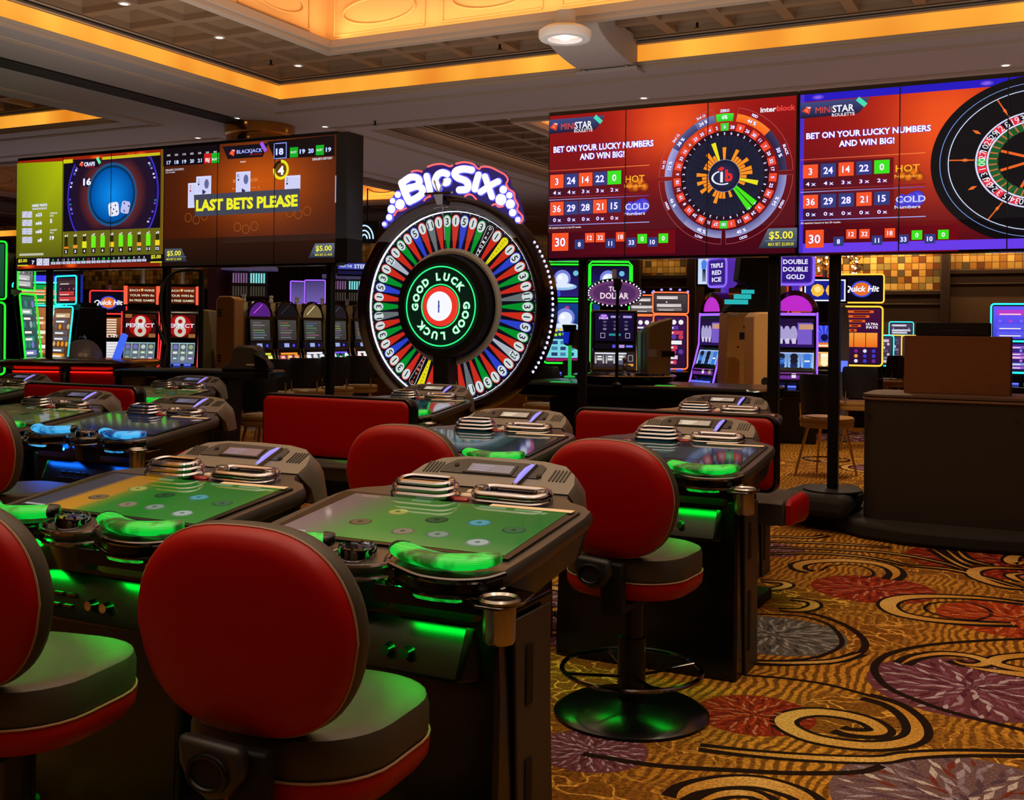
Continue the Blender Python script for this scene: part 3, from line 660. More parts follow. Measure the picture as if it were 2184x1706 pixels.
    for i, (u, v, n_, c) in enumerate(((1236, 521, '8', BLT), (1258, 507, '12', ORT), (1280.5, 506.5, '32', ORT), (1302, 519, '11', BLT), (1324, 505, '18', ORT), (1347, 517, '33', BLT), (1370, 509, '0', GRT), (1392, 516, '10', BLT), (1415, 508, '0', GRT))):
        tile(A, *f(u, v), 19*k, 20*k, n_, c)
def price(A, u0, v0, u1, v1, amt, mx, flip=False):
    x0, z1 = D(u0, v0); x1, z0 = D(u1, v1); k = .25*(x1-x0)
    P = [(x0+k, z1), (x1, z1), (x1, z0), (x0, z0)] if not flip else [(x0, z1), (x1-k, z1), (x1, z0), (x0, z0)]
    A.poly(P, [(80, 90, 100)]*2+[(40, 46, 60)]*2 if flip else [(96, 108, 122)]*2+[(40, 50, 70)]*2, 3)
    cx = (x0+x1)/2+(k*.35 if not flip else -k*.35); h = z1-z0
    A.text(amt, cx, z0+h*.66, h*.38, (252, 240, 60), 4, (x1-x0)*.62, bold=.02); A.text(mx, cx, z0+h*.2, h*.17, (236, 226, 50), 4, (x1-x0)*.66, bold=.01)
    A.rect(x0+k*.7, z0+h*.36, x1-.01, z0+h*.375, (160, 170, 180), 4)
# --- roulette statistics
t = video_wall('stat', 'roulette statistics screen with a round number chart and hot and cold numbers on red', .14); A = Art()
x0, x1 = XS['stat']; hx, hz = D(1430, 262); redfield(A, x0, x1, (hx, hz, .42, .36))
roulette_board(A)
dtext(A, 'inter', 1622, 1656, 233, 11, (240, 244, 255), 3, bold=.03, halo=None); dtext(A, 'block', 1657, 1697, 229.5, 12, (240, 66, 60), 3, bold=.03, halo=None)
cx, cz = D(1544.6, 375); K = .000786
A.disc(cx, cz, 450*K, (26, 4, 24), 1, 60); A.disc(cx, cz, 400*K, (22, 26, 52), 1.4, 60, c0=(10, 12, 30))
for i in range(38):
    a = pi/2-2*pi*(i+.5)/38; A.line((cx+165*K*cos(a), cz+165*K*sin(a)), (cx+398*K*cos(a), cz+398*K*sin(a)), .0025, (4, 5, 14), 1.8)
SEG = [(4, 44, (255, 112, 20), (255, 140, 30), '44 %', 'RED'), (44, 88, (30, 24, 60), (40, 34, 70), '50 %', 'BLACK')]
def sector(a0, a1, c, c1=None):    # clockwise degrees from the top
    A.ring(cx, cz, 545*K, 622*K, c, 2, 90-a1, 90-a0, c1=c1)
for a0, a1, c, c1 in ((12, 47, (250, 100, 20), (255, 130, 40)), (47, 88, (34, 26, 58), (60, 52, 92)), (92, 140, (100, 100, 160), (150, 150, 205)), (140, 178, (84, 84, 140), (150, 150, 200)),
                      (182, 222, (90, 90, 150), (160, 160, 205)), (222, 268, (84, 84, 140), (130, 130, 180)), (272, 300, (130, 130, 200), (170, 170, 220)), (300, 330, (50, 50, 100), (90, 90, 140)), (330, 350, (84, 84, 140), (120, 120, 170)), (-8.5, 8.5, (34, 200, 30), (70, 230, 60))):
    sector(a0, a1, c, c1)
for a0, a1 in ((12, 88), (92, 178), (182, 268), (272, 350)):
    A.ring(cx, cz, 680*K, 684*K, (190, 90, 90), 2, 90-a1, 90-a0)
    for q in (a0, a1): A.line((cx+540*K*sin(radians(q)), cz+540*K*cos(radians(q))), (cx+682*K*sin(radians(q)), cz+682*K*cos(radians(q))), .002, (170, 90, 100), 2.2)
def radial(txt, deg, r, h, c=(255, 255, 255), flip=False, l=4, halo=(70, 50, 200), w_=None):
    a = radians(deg); A.text(txt, cx+r*K*sin(a), cz+r*K*cos(a), h*K, c, l, w_, bold=.03, rot=-a+(pi if flip else 0), halo=halo)
radial('6%', 0, 585, 36, halo=(60, 230, 90))
for deg, pc_, nm, fl in ((28, '44 %', 'RED', 0), (70, '50 %', 'BLACK', 0), (118, '54 %', 'EVEN', 1), (162, '40 %', 'ODD', 1), (203, '48 %', 'LOW', 1), (245, '46 %', 'HIGH', 1), (283, '32 %', '1st 12', 0), (309, '38 %', '2nd 12', 0), (338, '24 %', '3rd 12', 0)):
    radial(pc_, deg, 583, 36, flip=fl); radial(nm, deg, 650, 26, flip=fl)
radial('ZERO', 0, 650, 27)
NUM = '0 28 9 26 30 11 7 20 32 17 5 22 34 15 3 24 36 13 1 00 27 10 25 29 12 8 19 31 18 6 21 33 16 4 23 35 14 2'.split()
CNT = [2,0,0,2,1,1,2,1,2,2,1,3,1,0,4,4,0,1,0,1,1,2,1,0,1,2,1,2,1,2,0,1,1,1,2,1,3,0]
REDN = set('9 30 7 32 5 34 3 36 1 27 25 12 19 18 21 16 23 14'.split())
for i, (n_, c) in enumerate(zip(NUM, CNT)):
    deg = 360*i/38; a = radians(deg)
    if n_ in REDN or n_ in ('0', '00'):
        cc = (244, 72, 44) if n_ in REDN else (60, 214, 50); ca, sa = cos(a), sin(a); P = []
        for du, dr in ((-38, -38), (38, -38), (42, 38), (-42, 38)):
            P.append((cx+K*((487+dr)*sa+du*ca), cz+K*((487+dr)*ca-du*sa)))
        A.poly(P, cc, 2.5)
    radial(n_, deg, 487, 32, l=4); radial(str(c), deg, 422, 24, l=4)
    if c:
        r1 = 165+(62, 120, 185, 262)[c-1]; col = (255, 146, 30) if c < 3 else ((236, 226, 30) if c == 3 else (70, 230, 20)); A.ring(cx, cz, 160*K, r1*K, col, 2.4, 90-deg-3.9, 90-deg+3.9, 1)
A.disc(cx, cz, 162*K, (12, 14, 40), 3, 40, c0=(44, 48, 90)); A.ring(cx, cz, 158*K, 163*K, (130, 140, 190), 3.4)
A.ring(cx-12*K, cz-18*K, 98*K, 118*K, (235, 238, 255), 4, 110, 300, k=.62); A.text('i', cx-25*K, cz-4*K, 105*K, (240, 242, 255), 5, None, bold=.05); A.text('b', cx+50*K, cz+4*K, 112*K, (226, 40, 44), 5, None, bold=.05)
A.poly([(cx-70*K, cz+62*K), (cx-30*K, cz+92*K), (cx+5*K, cz+80*K), (cx-20*K, cz+48*K)], (226, 44, 50), 4.6)
price(A, 1618, 488, 1700, 528, '$5.00', 'MAX BET: $3,000.00')
place(A, t)
# --- roulette wheel animation screen
t = video_wall('ball', 'roulette screen at the right edge with a huge black wheel and a violet border'); A = Art(); x0, x1 = XS['ball']
hx, hz = D(2020, 260); redfield(A, x0, x1, (hx, hz, .5, .55))
A.rect(x0, ZT-.055, x1, ZT, (34, 20, 190), 1.5); A.rect(x0, ZB, x1, ZB+.07, (104, 60, 232), 1.5); A.rect(x0, ZB, x0+.03, ZT, (70, 44, 200), 1.6)
for u in (1745, 2105): x, z = D(u, 200 if u < 1800 else 168); A.disc(x, ZT-.028, .05, (34, 20, 190), 1.8, 16, rz=.02, c0=(150, 110, 250))
SX = lambda u, v: (1711+(u-1171)*1.262, 0)
def second(u, v):
    """same board one screen further right: same offset on the plane"""
    x, z = D(u, v); p = Vector((x-XS['stat'][0]+XS['ball'][0]+.01, YD, z-.03)); d = p-CP; k = d.dot(Fw); return (1092+FPX*d.dot(Rt)/k, V0-FPX*d.dot(Up)/k)
roulette_board(A, 1, second, 1.0*1.0)
wx, wz, KZ = -.20, 2.70, .84
def clipdisc(r, c, l, c0=None):
    P = []
    for i in range(96):
        a = 2*pi*i/96; P.append((min(x1, wx+r*cos(a)), max(ZB+.07, min(ZT, wz+KZ*r*sin(a)))))
    A.poly(P, c, l)
clipdisc(.70, (8, 8, 12), 5); clipdisc(.60, (16, 18, 34), 5.4); clipdisc(.585, (8, 8, 14), 5.6)
def cring(r0, r1, c, l, a0=0, a1=360, n=72):
    for i in range(n):
        t0, t1 = radians(a0+(a1-a0)*i/n), radians(a0+(a1-a0)*(i+1)/n); P = [(wx+r*cos(t_), wz+KZ*r*sin(t_)) for r, t_ in ((r0, t0), (r1, t0), (r1, t1), (r0, t1))]
        if all(p[0] < x1 and ZB+.05 < p[1] < ZT for p in P): A.poly(P, c, l)
cring(.635, .640, (120, 150, 220), 6); cring(.578, .584, (220, 232, 255), 6); cring(.392, .404, (214, 216, 250), 6); cring(.318, .330, (224, 226, 255), 6)
WN = '31 19 8 12 29 25 10 27 00 1 13 36 24 3 15 34'.split(); RW = set('19 12 25 27 1 36 3 34 16 18'.split())
for i in range(38):
    a = 180+(i-8)*9.47; n_ = WN[i] if i < len(WN) else NUM[(i*5) % 38]; c = (226, 40, 60) if n_ in RW else ((40, 190, 60) if n_ == '00' else (14, 12, 22)); a = 90+(a-90)
    cring(.331, .391, c, 6, a-4.5, a+4.5, 2); t_ = radians(a)
    px_, pz_ = wx+.361*cos(t_), wz+KZ*.361*sin(t_)
    if px_ < x1-.03: A.text(n_, px_, pz_, .046, (240, 240, 250), 8, None, bold=.0, rot=t_-pi/2, halo=None)
    cring(.255, .317, (24, 88, 40), 6, a-4, a+4, 1); p, q = (wx+.262*cos(t_+.08), wz+KZ*.262*sin(t_+.08)), (wx+.315*cos(t_+.08), wz+KZ*.315*sin(t_+.08))
    if q[0] < x1: A.line(p, q, .010, (190, 110, 60), 7)
clipdisc(.25, (8, 7, 12), 6.5)
for a in (198, 245, 160, 300, 100): A.line((wx, wz), (wx+.25*cos(radians(a)), wz+KZ*.25*sin(radians(a))), .018, (240, 100, 34), 8)
for k in range(12):
    a = radians(177-30*k); d = Vector((cos(a), KZ*sin(a))); n_ = Vector((-d.y, d.x)); c_ = Vector((wx, wz))
    if k % 1 == 0:
        m_ = c_+d*.47
        if m_.x < x1-.05 and ZB+.12 < m_.y < ZT-.02:
            A.poly([tuple(m_-d*.0-n_*.012), tuple(m_+d*.035), tuple(m_+n_*.012), tuple(m_-d*.035)], (240, 110, 40), 7)
            if k % 2 == 0: A.line(tuple(c_+d*.41), tuple(c_+d*.578), .009, (226, 96, 34), 6.8)
place(A, t)
# --- craps screen
t = video_wall('craps', 'craps game screen at the left with a blue dice bowl and olive statistics panel'); A = Art(); x0, x1 = XS['craps']
A.rect(x0, ZB, x1, ZT, (122, 28, 12), 0, (150, 34, 12))
for u, v, r in ((205, 336, .11), (282, 330, .08), (275, 330, .05), (300, 327, .1), (60, 572, .12), (152, 570, .1)):
    x, z = D(u, v); A.disc(x, max(ZB+.03, min(ZT-.03, z)), r, (150, 34, 12), .6, 16, rz=.028, c0=(255, 96, 20))
def C_(x, y): return D(20+x/6.094, 310+y/6.094)      # coordinates read off an enlargement
def crect(xa, ya, xb, yb, c, l, c2=None): p, q = C_(xa, ya), C_(xb, yb); A.rect(p[0], q[1], q[0], p[1], c, l, c2)
def ctext(txt, xa, xb, y, h, c, l=4, bold=.03, halo=(110, 110, 190)): dtext(A, txt, 20+xa/6.094, 20+xb/6.094, 310+y/6.094, h/6.094, c, l, bold, halo)
a = C_(102, 235); b_ = C_(700, 1455); A.poly([(a[0], b_[1]), (b_[0], b_[1]), (b_[0], C_(700, 205)[1]), (a[0], C_(102, 235)[1]-.0)], [(92, 92, 20), (92, 92, 20), (176, 190, 14), (124, 138, 12)], 1)
a = C_(700, 200); b_ = C_(1995, 1455); A.rect(a[0], C_(700, 1450)[1], b_[0], a[1]-.02, (96, 96, 24), 1, (130, 112, 24))
a = C_(708, 230); b_ = C_(1962, 1100); bx0, bx1, bz1, bz0 = a[0], b_[0], a[1]-.0, C_(1962, 1070)[1]
A.rect(bx0, bz0, bx1, bz1, (16, 10, 26), 2)
cx, cz = C_(1335, 640); K = PXM(240, 420)/6.094
def ell(rx, rz_, c, l, c0=None):
    P = [(max(bx0, min(bx1, cx+rx*cos(2*pi*i/64))), max(bz0, min(bz1, cz+rz_*sin(2*pi*i/64)))) for i in range(64)]
    if c0: 
        for i in range(64): A.poly([(cx, cz), P[i], P[(i+1) % 64]], [c0, c, c], l)
    else: A.poly(P, c, l)
ell(.66, .66, (66, 46, 190), 2.3); ell(.64, .64, (22, 16, 60), 2.5); ell(.60, .60, (34, 18, 40), 2.8); ell(.50, .44, (34, 18, 38), 3, (170, 70, 50))
ell(.355, .335, (30, 84, 136), 3.3); ell(.33, .31, (10, 50, 86), 3.6); ell(.305, .285, (0, 78, 160), 3.9, (10, 140, 238))
rnd = random.Random(5)
for i in range(26):
    a = radians(rnd.choice((rnd.uniform(145, 215), rnd.uniform(-35, 38)))); A.rect(cx+.62*cos(a)-.012, cz+.55*sin(a)-.006, cx+.62*cos(a)+.015, cz+.55*sin(a)+.012, rnd.choice([(150, 130, 250), (96, 84, 220), (220, 210, 255), (40, 130, 150)]), 3.2)
def die(x, y, w_, h, rot, col, pips, l=5):
    c_ = C_(x, y); k = K; R_ = lambda a, b_: (c_[0]+(a*cos(rot)-b_*sin(rot))*k*1.15, c_[1]+(a*sin(rot)+b_*cos(rot))*k)
    A.poly([R_(*p) for p in rrect(-w_/2, w_/2, -h/2, h/2, min(w_, h)*.25, 4)], col, l)
    for a, b_ in pips: q = R_(a*w_, b_*h); A.disc(q[0], q[1], 12*k, (20, 20, 40), l+.6, 10)
die(1360, 830, 160, 180, radians(6), (230, 232, 252), [(-.25, .15), (.2, .25), (0, 0), (.27, -.2), (-.15, -.28)]); die(1512, 805, 130, 160, radians(-12), (190, 190, 240), [(-.2, .3), (.35, .15), (-.05, -.3)])
c_ = C_(1010, 480); A.disc(c_[0], c_[1], 62*K, (22, 18, 36), 4, 24); ctext('16', 965, 1065, 472, 84, (255, 255, 255), 5)
p = [C_(q, r) for q, r in ((830, 190), (1200, 168), (1170, 280), (890, 305))]; A.poly(p, (24, 14, 30), 5)
gem(A, 20+940/6.094, 310+245/6.094, 7, 6); ctext('CRAPS', 975, 1118, 242, 50, (236, 236, 246), 6, .03); ctext('AUTOMATED', 990, 1112, 280, 12, (210, 30, 30), 6, halo=None)
c_ = C_(1163, 200); A.line((c_[0]-.02, c_[1]+.035), (c_[0]+.025, c_[1]-.03), .035, (110, 240, 170), 7)
p, q = C_(700, 212), C_(825, 205); A.rect(p[0], p[1]-.022, q[0], p[1]+.02, (206, 200, 20), 3); p, q = C_(1210, 165), C_(1960, 120); A.rect(p[0], bz1-.0, q[0], bz1+.03, (200, 190, 30), 3)
ctext('HARD WAYS', 300, 495, 778, 34, (255, 255, 255)); crect(300, 815, 490, 830, (190, 190, 190), 3)
def dpair(x, y, s_, k, l=3):
    pips = {2: [(-.25, .25), (.25, -.25)], 3: [(-.28, .28), (0, 0), (.28, -.28)], 4: [(-.25, .25), (.25, .25), (-.25, -.25), (.25, -.25)], 5: [(-.28, .28), (.28, .28), (0, 0), (-.28, -.28), (.28, -.28)]}
    for j in (0, 1):
        crect(x+j*s_, y, x+(j+1)*s_-4, y+s_*1.2, (205, 205, 232), l)
        for a, b_ in pips[k]: c_ = C_(x+(j+.5)*s_+a*s_, y+s_*.6-b_*s_*1.1); A.disc(c_[0], c_[1], 5.5*K, (20, 20, 30), l+.6, 8)
for y, k, tx in ((860, 2, 'x23'), (968, 3, 'x66'), (1078, 4, 'x68'), (1190, 5, 'x8')): dpair(170, y, 66, k); ctext(tx, 342 if k < 5 else 368, 426, y+40, 44, (255, 255, 255))
ctext('AVERAGE', 530, 625, 880, 20, (230, 230, 230), halo=None); ctext('ROLL', 530, 582, 914, 20, (230, 230, 230), halo=None); ctext('5', 530, 562, 982, 50, (255, 255, 255))
ctext('LONGEST', 530, 625, 1100, 20, (230, 230, 230), halo=None); ctext('ROLL', 530, 582, 1134, 20, (230, 230, 230), halo=None); ctext('19', 530, 583, 1202, 50, (255, 255, 255))
crect(132, 1408, 445, 1428, (190, 190, 170), 3)
BR = [('x1', '2', .14, (240, 130, 40)), ('x2', '3', .26, (240, 150, 50)), ('x4', '4', .55, (222, 230, 30)), ('x7', '5', 1, (110, 240, 30)), ('x7', '6', 1, (110, 240, 30)), ('x3', '7', .42, (240, 210, 30)), ('x7', '8', 1, (110, 240, 30)), ('x7', '9', 1, (110, 240, 30)), ('x2', '10', .3, (240, 160, 40)), ('x7', '11', 1, (110, 240, 30)), ('x3', '12', .45, (240, 214, 40))]
for i, (tx, n_, f_, c) in enumerate(BR):
    x = 740+118.6*i; d = -4.2*i; crect(x-20, 1190+d, x+20, 1340+d, (44, 40, 10), 2.5); top = 1340-150*f_; crect(x-(28 if f_ > .2 else 28), top+d, x+28, 1340+d, c, 3.2)
    ctext(tx, x-22, x+22, 1172+d, 30, (255, 255, 255), halo=None); crect(x-24, 1350+d, x+24, 1412+d, (20, 16, 10), 2.6); ctext(n_, x-9*len(n_)-3, x+9*len(n_)+3, 1380+d, 36, (240, 240, 240), 4)
a = C_(102, 1475); b_ = C_(1995, 1560); A.rect(a[0], ZB+.045, b_[0], C_(1000, 1440)[1], (20, 18, 24), 2)
ctext('$5.00', 120, 235, 1498, 40, (240, 236, 50), 5, halo=None); ctext('$5.00', 1845, 1975, 1445, 46, (240, 236, 50), 5, halo=None); crect(110, 1555, 245, 1568, (210, 200, 40), 4); crect(1835, 1510, 1985, 1524, (210, 200, 40), 4)
ctext('7', 295, 330, 1520, 46, (240, 240, 250), 5)
for j, k in ((0, 2), (1, 5)):
    crect(358+j*86, 1472, 434+j*86, 1560, (214, 214, 238), 3)
    for a_, b_ in {2: [(-.25, .25), (.25, -.25)], 5: [(-.28, .28), (.28, .28), (0, 0), (-.28, -.28), (.28, -.28)]}[k]: c_ = C_(396+j*86+a_*72, 1516-b_*76); A.disc(c_[0], c_[1], 7*K, (20, 20, 30), 3.6, 8)
HI = [('8', 'g'), ('5', 'w'), ('11', 'w'), ('5', 'w'), ('11', 'w'), ('6', 'g'), ('8', 'g'), ('12', 'r'), ('11', 'w'), ('6', 'g'), ('10', 'g'), ('8', 'g'), ('8', 'g'), ('3', 'w'), ('7', 'w'), ('6', 'g'), ('9', 'w'), ('9', 'w'), ('3', 'w')]
for i, (n_, c) in enumerate(HI):
    x = 572+65.7*i; d = -2.2*i; ctext(n_, x-8*len(n_), x+8*len(n_), 1492+d, 26, {'g': (60, 230, 50), 'w': (220, 220, 230), 'r': (230, 60, 40)}[c], 4, halo=None)
    for j in (-1, 0): crect(x+j*30+1, 1515+d, x+j*30+28, 1548+d, (196, 200, 226), 3); c_ = C_(x+j*30+14, 1532+d); A.disc(c_[0], c_[1], 4*K, (30, 30, 50), 3.6, 6)
A.poly([(x1, ZB), (x1, ZT), (x1-.03, ZT), (x1-.03, ZB)], (120, 84, 16), 1.4)
place(A, t)
# --- blackjack screen
t = video_wall('blackjack', 'blackjack game screen with yellow letters on a grey bar over orange'); A = Art(); x0, x1 = XS['blackjack']
hx, hz = D(555, 390); n, m_ = 14, 9
for i in range(n):
    for j in range(m_):
        xa, xb = x0+(x1-x0)*i/n, x0+(x1-x0)*(i+1)/n; za, zb = ZB+.03+(ZT-ZB-.03)*j/m_, ZB+.03+(ZT-ZB-.03)*(j+1)/m_
        def cc(x, z):
            g = math.exp(-(((x-hx)/.75)**2+((z-hz)/.42)**2)); return tuple(a*(1-g)+b_*g for a, b_ in zip((62, 22, 8), (196, 84, 12)))
        A.poly([(xa, za), (xb, za), (xb, zb), (xa, zb)], [cc(xa, za), cc(xb, za), cc(xb, zb), cc(xa, zb)], 0)
A.rect(x0, ZB, x1, D(500, 505)[1], (26, 14, 10), .8, (48, 22, 12))
def B_(x, y): return D(340+x/5.46, 280+y/5.46)
def brect(xa, ya, xb, yb, c, l, c2=None): p, q = B_(xa, ya), B_(xb, yb); A.rect(p[0], q[1], q[0], p[1], c, l, c2)
def btext(txt, xa, xb, y, h, c, l=4, bold=.03, halo=(50, 60, 190)): dtext(A, txt, 340+xa/5.46, 340+xb/5.46, 280+y/5.46, h/5.46, c, l, bold, halo)
A.poly([B_(*q) for q in ((45, 205), (705, 150), (705, 370), (45, 410))], (16, 8, 14), 1.5); A.poly([B_(*q) for q in ((1255, 120), (2040, 45), (2040, 285), (1340, 320))], (20, 8, 10), 1.5)
for i, (a_, b_) in enumerate((('6X', '17'), ('12X', '18'), ('11X', '19'), ('10X', '20'), ('2X', '21'), ('2X', 'BJ'), ('9X', 'BUST'))):
    x = 113+90*i; d = -6.6*i
    if i > 4: brect(x-42, 295+d, x+46, 405+d, (196, 34, 30) if i == 5 else (30, 176, 40), 2.5)
    btext(b_, x-24 if i < 6 else x-38, x+24 if i < 6 else x+38, 365+d+(-1 if i > 4 else 0), 42 if i < 6 else 26, (205, 225, 255) if i < 5 else (240, 240, 240), halo=(30, 50, 120) if i < 5 else None)
    btext(a_, x-20, x+20, 280+d, 22, (220, 220, 230), halo=None)
btext("DEALER'S STATISTIC", 75, 288, 447, 22, (210, 205, 220), halo=None); btext('FOR 50 GAMES', 75, 185, 480, 14, (200, 195, 210), halo=None); btext("DEALER'S HISTORY", 1785, 2018, 318, 26, (220, 220, 236), halo=None)
A.poly([B_(*q) for q in ((735, 178), (1270, 138), (1205, 298), (800, 325))], (20, 14, 24), 2.5)
gem(A, 340+850/5.46, 280+250/5.46, 9, 4); btext('BLACKJACK', 903, 1200, 228, 44, (200, 214, 245), 4, .0); btext('AUTOMATED', 1055, 1200, 268, 16, (170, 20, 20), 4, halo=None)
c_ = B_(1215, 185); A.line((c_[0]-.03, c_[1]+.045), (c_[0]+.03, c_[1]-.04), .04, (160, 90, 240), 5); btext('inter', 945, 1012, 352, 20, (240, 220, 220), halo=None)
brect(1335, 130, 1485, 320, (14, 16, 32), 3); btext('18', 1360, 1448, 235, 74, (225, 235, 255), 5); A.frame(B_(1335, 325)[0], B_(1335, 325)[1], B_(1485, 140)[0], B_(1485, 128)[1], .008, (150, 170, 250), 4)
for x, w_ in ((1568, 0), (1870, 0)): brect(x-46, 190-(x-1568)*.085, x+48, 300-(x-1568)*.085, (20, 170, 36), 3); btext('BUST', x-34, x+34, 243-(x-1568)*.085, 26, (210, 245, 210), 5, halo=None)
for x, s_ in ((1668, '19'), (1767, '20'), (1972, '19')): btext(s_, x-32, x+32, 240-(x-1568)*.07, 50, (205, 225, 255))
cx, cz = B_(1418, 448); k = PXM(600, 362)/5.46
A.disc(cx, cz, 112*k, (40, 22, 8), 4.5, 40); A.ring(cx, cz, 82*k*1.0, 116*k, (238, 226, 30), 5, -190, 90); A.disc(cx, cz, 80*k, (104, 62, 16), 5.2, 32); btext('4', 1385, 1455, 455, 96, (255, 255, 255), 7, .05, None)
def card(x, y, w_, h, rank, suitc, l, pic=True):
    brect(x, y, x+w_, y+h, (206, 208, 246), l); A.frame(*B_(x, y+h), *B_(x+w_, y), .004, (235, 235, 255), l+.3)
    p = B_(x+28, y+40); A.text(rank, p[0], p[1], 44*k, suitc, l+.8, None, bold=0); q = B_(x+28, y+90); A.disc(q[0], q[1], 16*k, suitc, l+.8, 4)
    if pic: q = B_(x+w_*.7, y+85); A.disc(q[0], q[1], 36*k, (100, 104, 150), l+.8, 14, rz=58*k); q = B_(x+w_*.5, y+h-20); A.disc(q[0], q[1], 40*k, (40, 44, 80), l+.9, 3)
card(335, 605, 170, 280, '5', (190, 30, 50), 1.5, False); card(432, 528, 172, 200, 'J', (40, 44, 80), 3); card(895, 475, 165, 240, 'K', (40, 44, 80), 3); card(1462, 520, 180, 160, '2', (40, 44, 80), 3, False)
btext('BLACKJACK', 862, 1150, 570, 36, (238, 160, 90), 1.4, .0, None); btext('PAYS 3 TO 2', 850, 1170, 660, 24, (220, 140, 80), 1.4, .0, None)
for x, y in ((337, 1005), (430, 1030), (525, 985), (910, 1115), (1007, 1140), (1105, 1105), (1518, 945), (1617, 965), (1722, 928)):
    c_ = B_(x, y); A.ring(c_[0], c_[1], 45*k*1.1, 49*k*1.1, (176, 104, 34), 1.6, n=22)
A.poly([B_(*q) for q in ((405, 742), (1640, 665), (1640, 930), (418, 992))], (66, 68, 84), 5); btext('LAST BETS PLEASE', 432, 1615, 832, 128, (240, 238, 40), 7, .045, None)
price(A, 340+65/5.46, 280+1370/5.46, 340+325/5.46, 280+1515/5.46, '$5.00', 'MAX BET: $1,140.00', True); price(A, 340+1740/5.46, 280+1310/5.46, 340+2040/5.46, 280+1465/5.46, '$5.00', 'MAX BET: $1,140.00')
place(A, t)
# dark end cabinet turned away at the right of the left pair
p0, p1 = aty(728, 288, YD-.06), atx(781, 300, -5.98)
t = thing('display_end_cabinet', 'tall dark screen back turned sideways at the right end of the left video wall', 'screen', (-6.06, YD, ZB), 0)
b = MB(); b.box(0, .13, -.10, .16, 0, 1.2); b.build('casing', BLACKM, t, bevel=.01)
b = MB(); b.box(-.014, 0, -.09, -.06, .55, .80); b.build('latch', mat('latch_grey', (150, 150, 170), .3, emit=(180, 180, 220), es=.5), t)
# posts that carry the screens
def post(u, w_, lab, z1=2.1, y=8.62, z0=0.0, rb=.22):
    x = aty(u, 600, y).x; t = thing('display_post', lab, 'post', (x, y, z0), 0, 'black posts under the screens'); b = MB(); b.box(-w_/2, w_/2, -w_/2, w_/2, .02, z1-z0); b.build('upright', BLACKS, t, bevel=.012)
    b = MB(); b.lathe([(rb, 0), (rb, .012), (rb-.02, .02)], n=32); b.build('base_plate', BLACKM, t)
for u, w_, lab, kw in ((106, .06, 'thin black post under the left part of the craps screen', {}), (356, .07, 'black post under the join of the craps and blackjack screens', {}), (706, .07, 'black post under the right end of the blackjack screen', {}),
                       (1244, .07, 'black post under the left part of the roulette statistics screen', {}), (1652, .085, 'black post under the right end of the roulette statistics screen', dict(rb=.05)), (1781, .08, 'black post standing on the dark platform left of the podium', dict(z0=.28))):
    post(u, w_, lab, **kw)
b = MB(); b.box(-10.4, -6.2, 8.665, 8.75, 2.09, 2.25); o = b.build('display_rail', BLACKS); tag(o, 'black rail behind the bottom of the left screens', 'rail')
b = MB(); b.box(-3.9, .5, 8.67, 8.75, 2.09, 2.25); o = b.build('display_rail', BLACKS); tag(o, 'black rail behind the bottom of the roulette screens', 'rail')
# ------------------------------------------------------------------ the big wheel
WX, WY, WZ = aty(961, 656, 8.92).x, 8.92, 1.685
t = thing('prize_wheel', 'huge prize wheel with coloured numbered wedges and a green lettered hub', 'wheel', (WX, WY, 0))
def wheel_ring(prof, name, m, n=96, parent=None):
    """lathe about the wheel's own axis (y); prof = (radius, y)"""
    b = MB(); b.loft([[(r*cos(2*pi*i/n), y, WZ+r*sin(2*pi*i/n)) for i in range(n)] for r, y in prof], cap=False); return b.build(name, m, parent or t)
wheel_ring([(.885, -.005), (.90, -.05), (.93, -.10), (.965, -.12), (.99, -.09), (1.0, -.02), (1.0, .22), (.96, .26), (.5, .28), (.02, .28)], 'rim', mat('wheel_rim_lacquer', (34, 20, 22), .16, .3))
wheel_ring([(.883, .0), (.885, -.018), (.889, -.022), (.893, -.018), (.895, -.0)], 'light_ring', emi('cool_white_led', (235, 238, 255), 1.6))
A = Art(); SEQ = '1 5 1 3 D 1 S 1 5 1 3 1 11 3 1 5 3 1 23 1 5 1 3 1 11 1 3 1 5 1 S D 1 3 1 5 1 3 1 11 3 1 5 3 1 23 1 3 1 5 1 11 1 3'.split()
WC = {'1': (206, 44, 28), '3': (0, 148, 44), '5': (44, 66, 206), '11': (104, 112, 116), '23': (176, 182, 196), 'D': (12, 10, 14), 'S': (238, 222, 24)}
A.disc(0, 0, .888, (14, 12, 26), 0, 96)
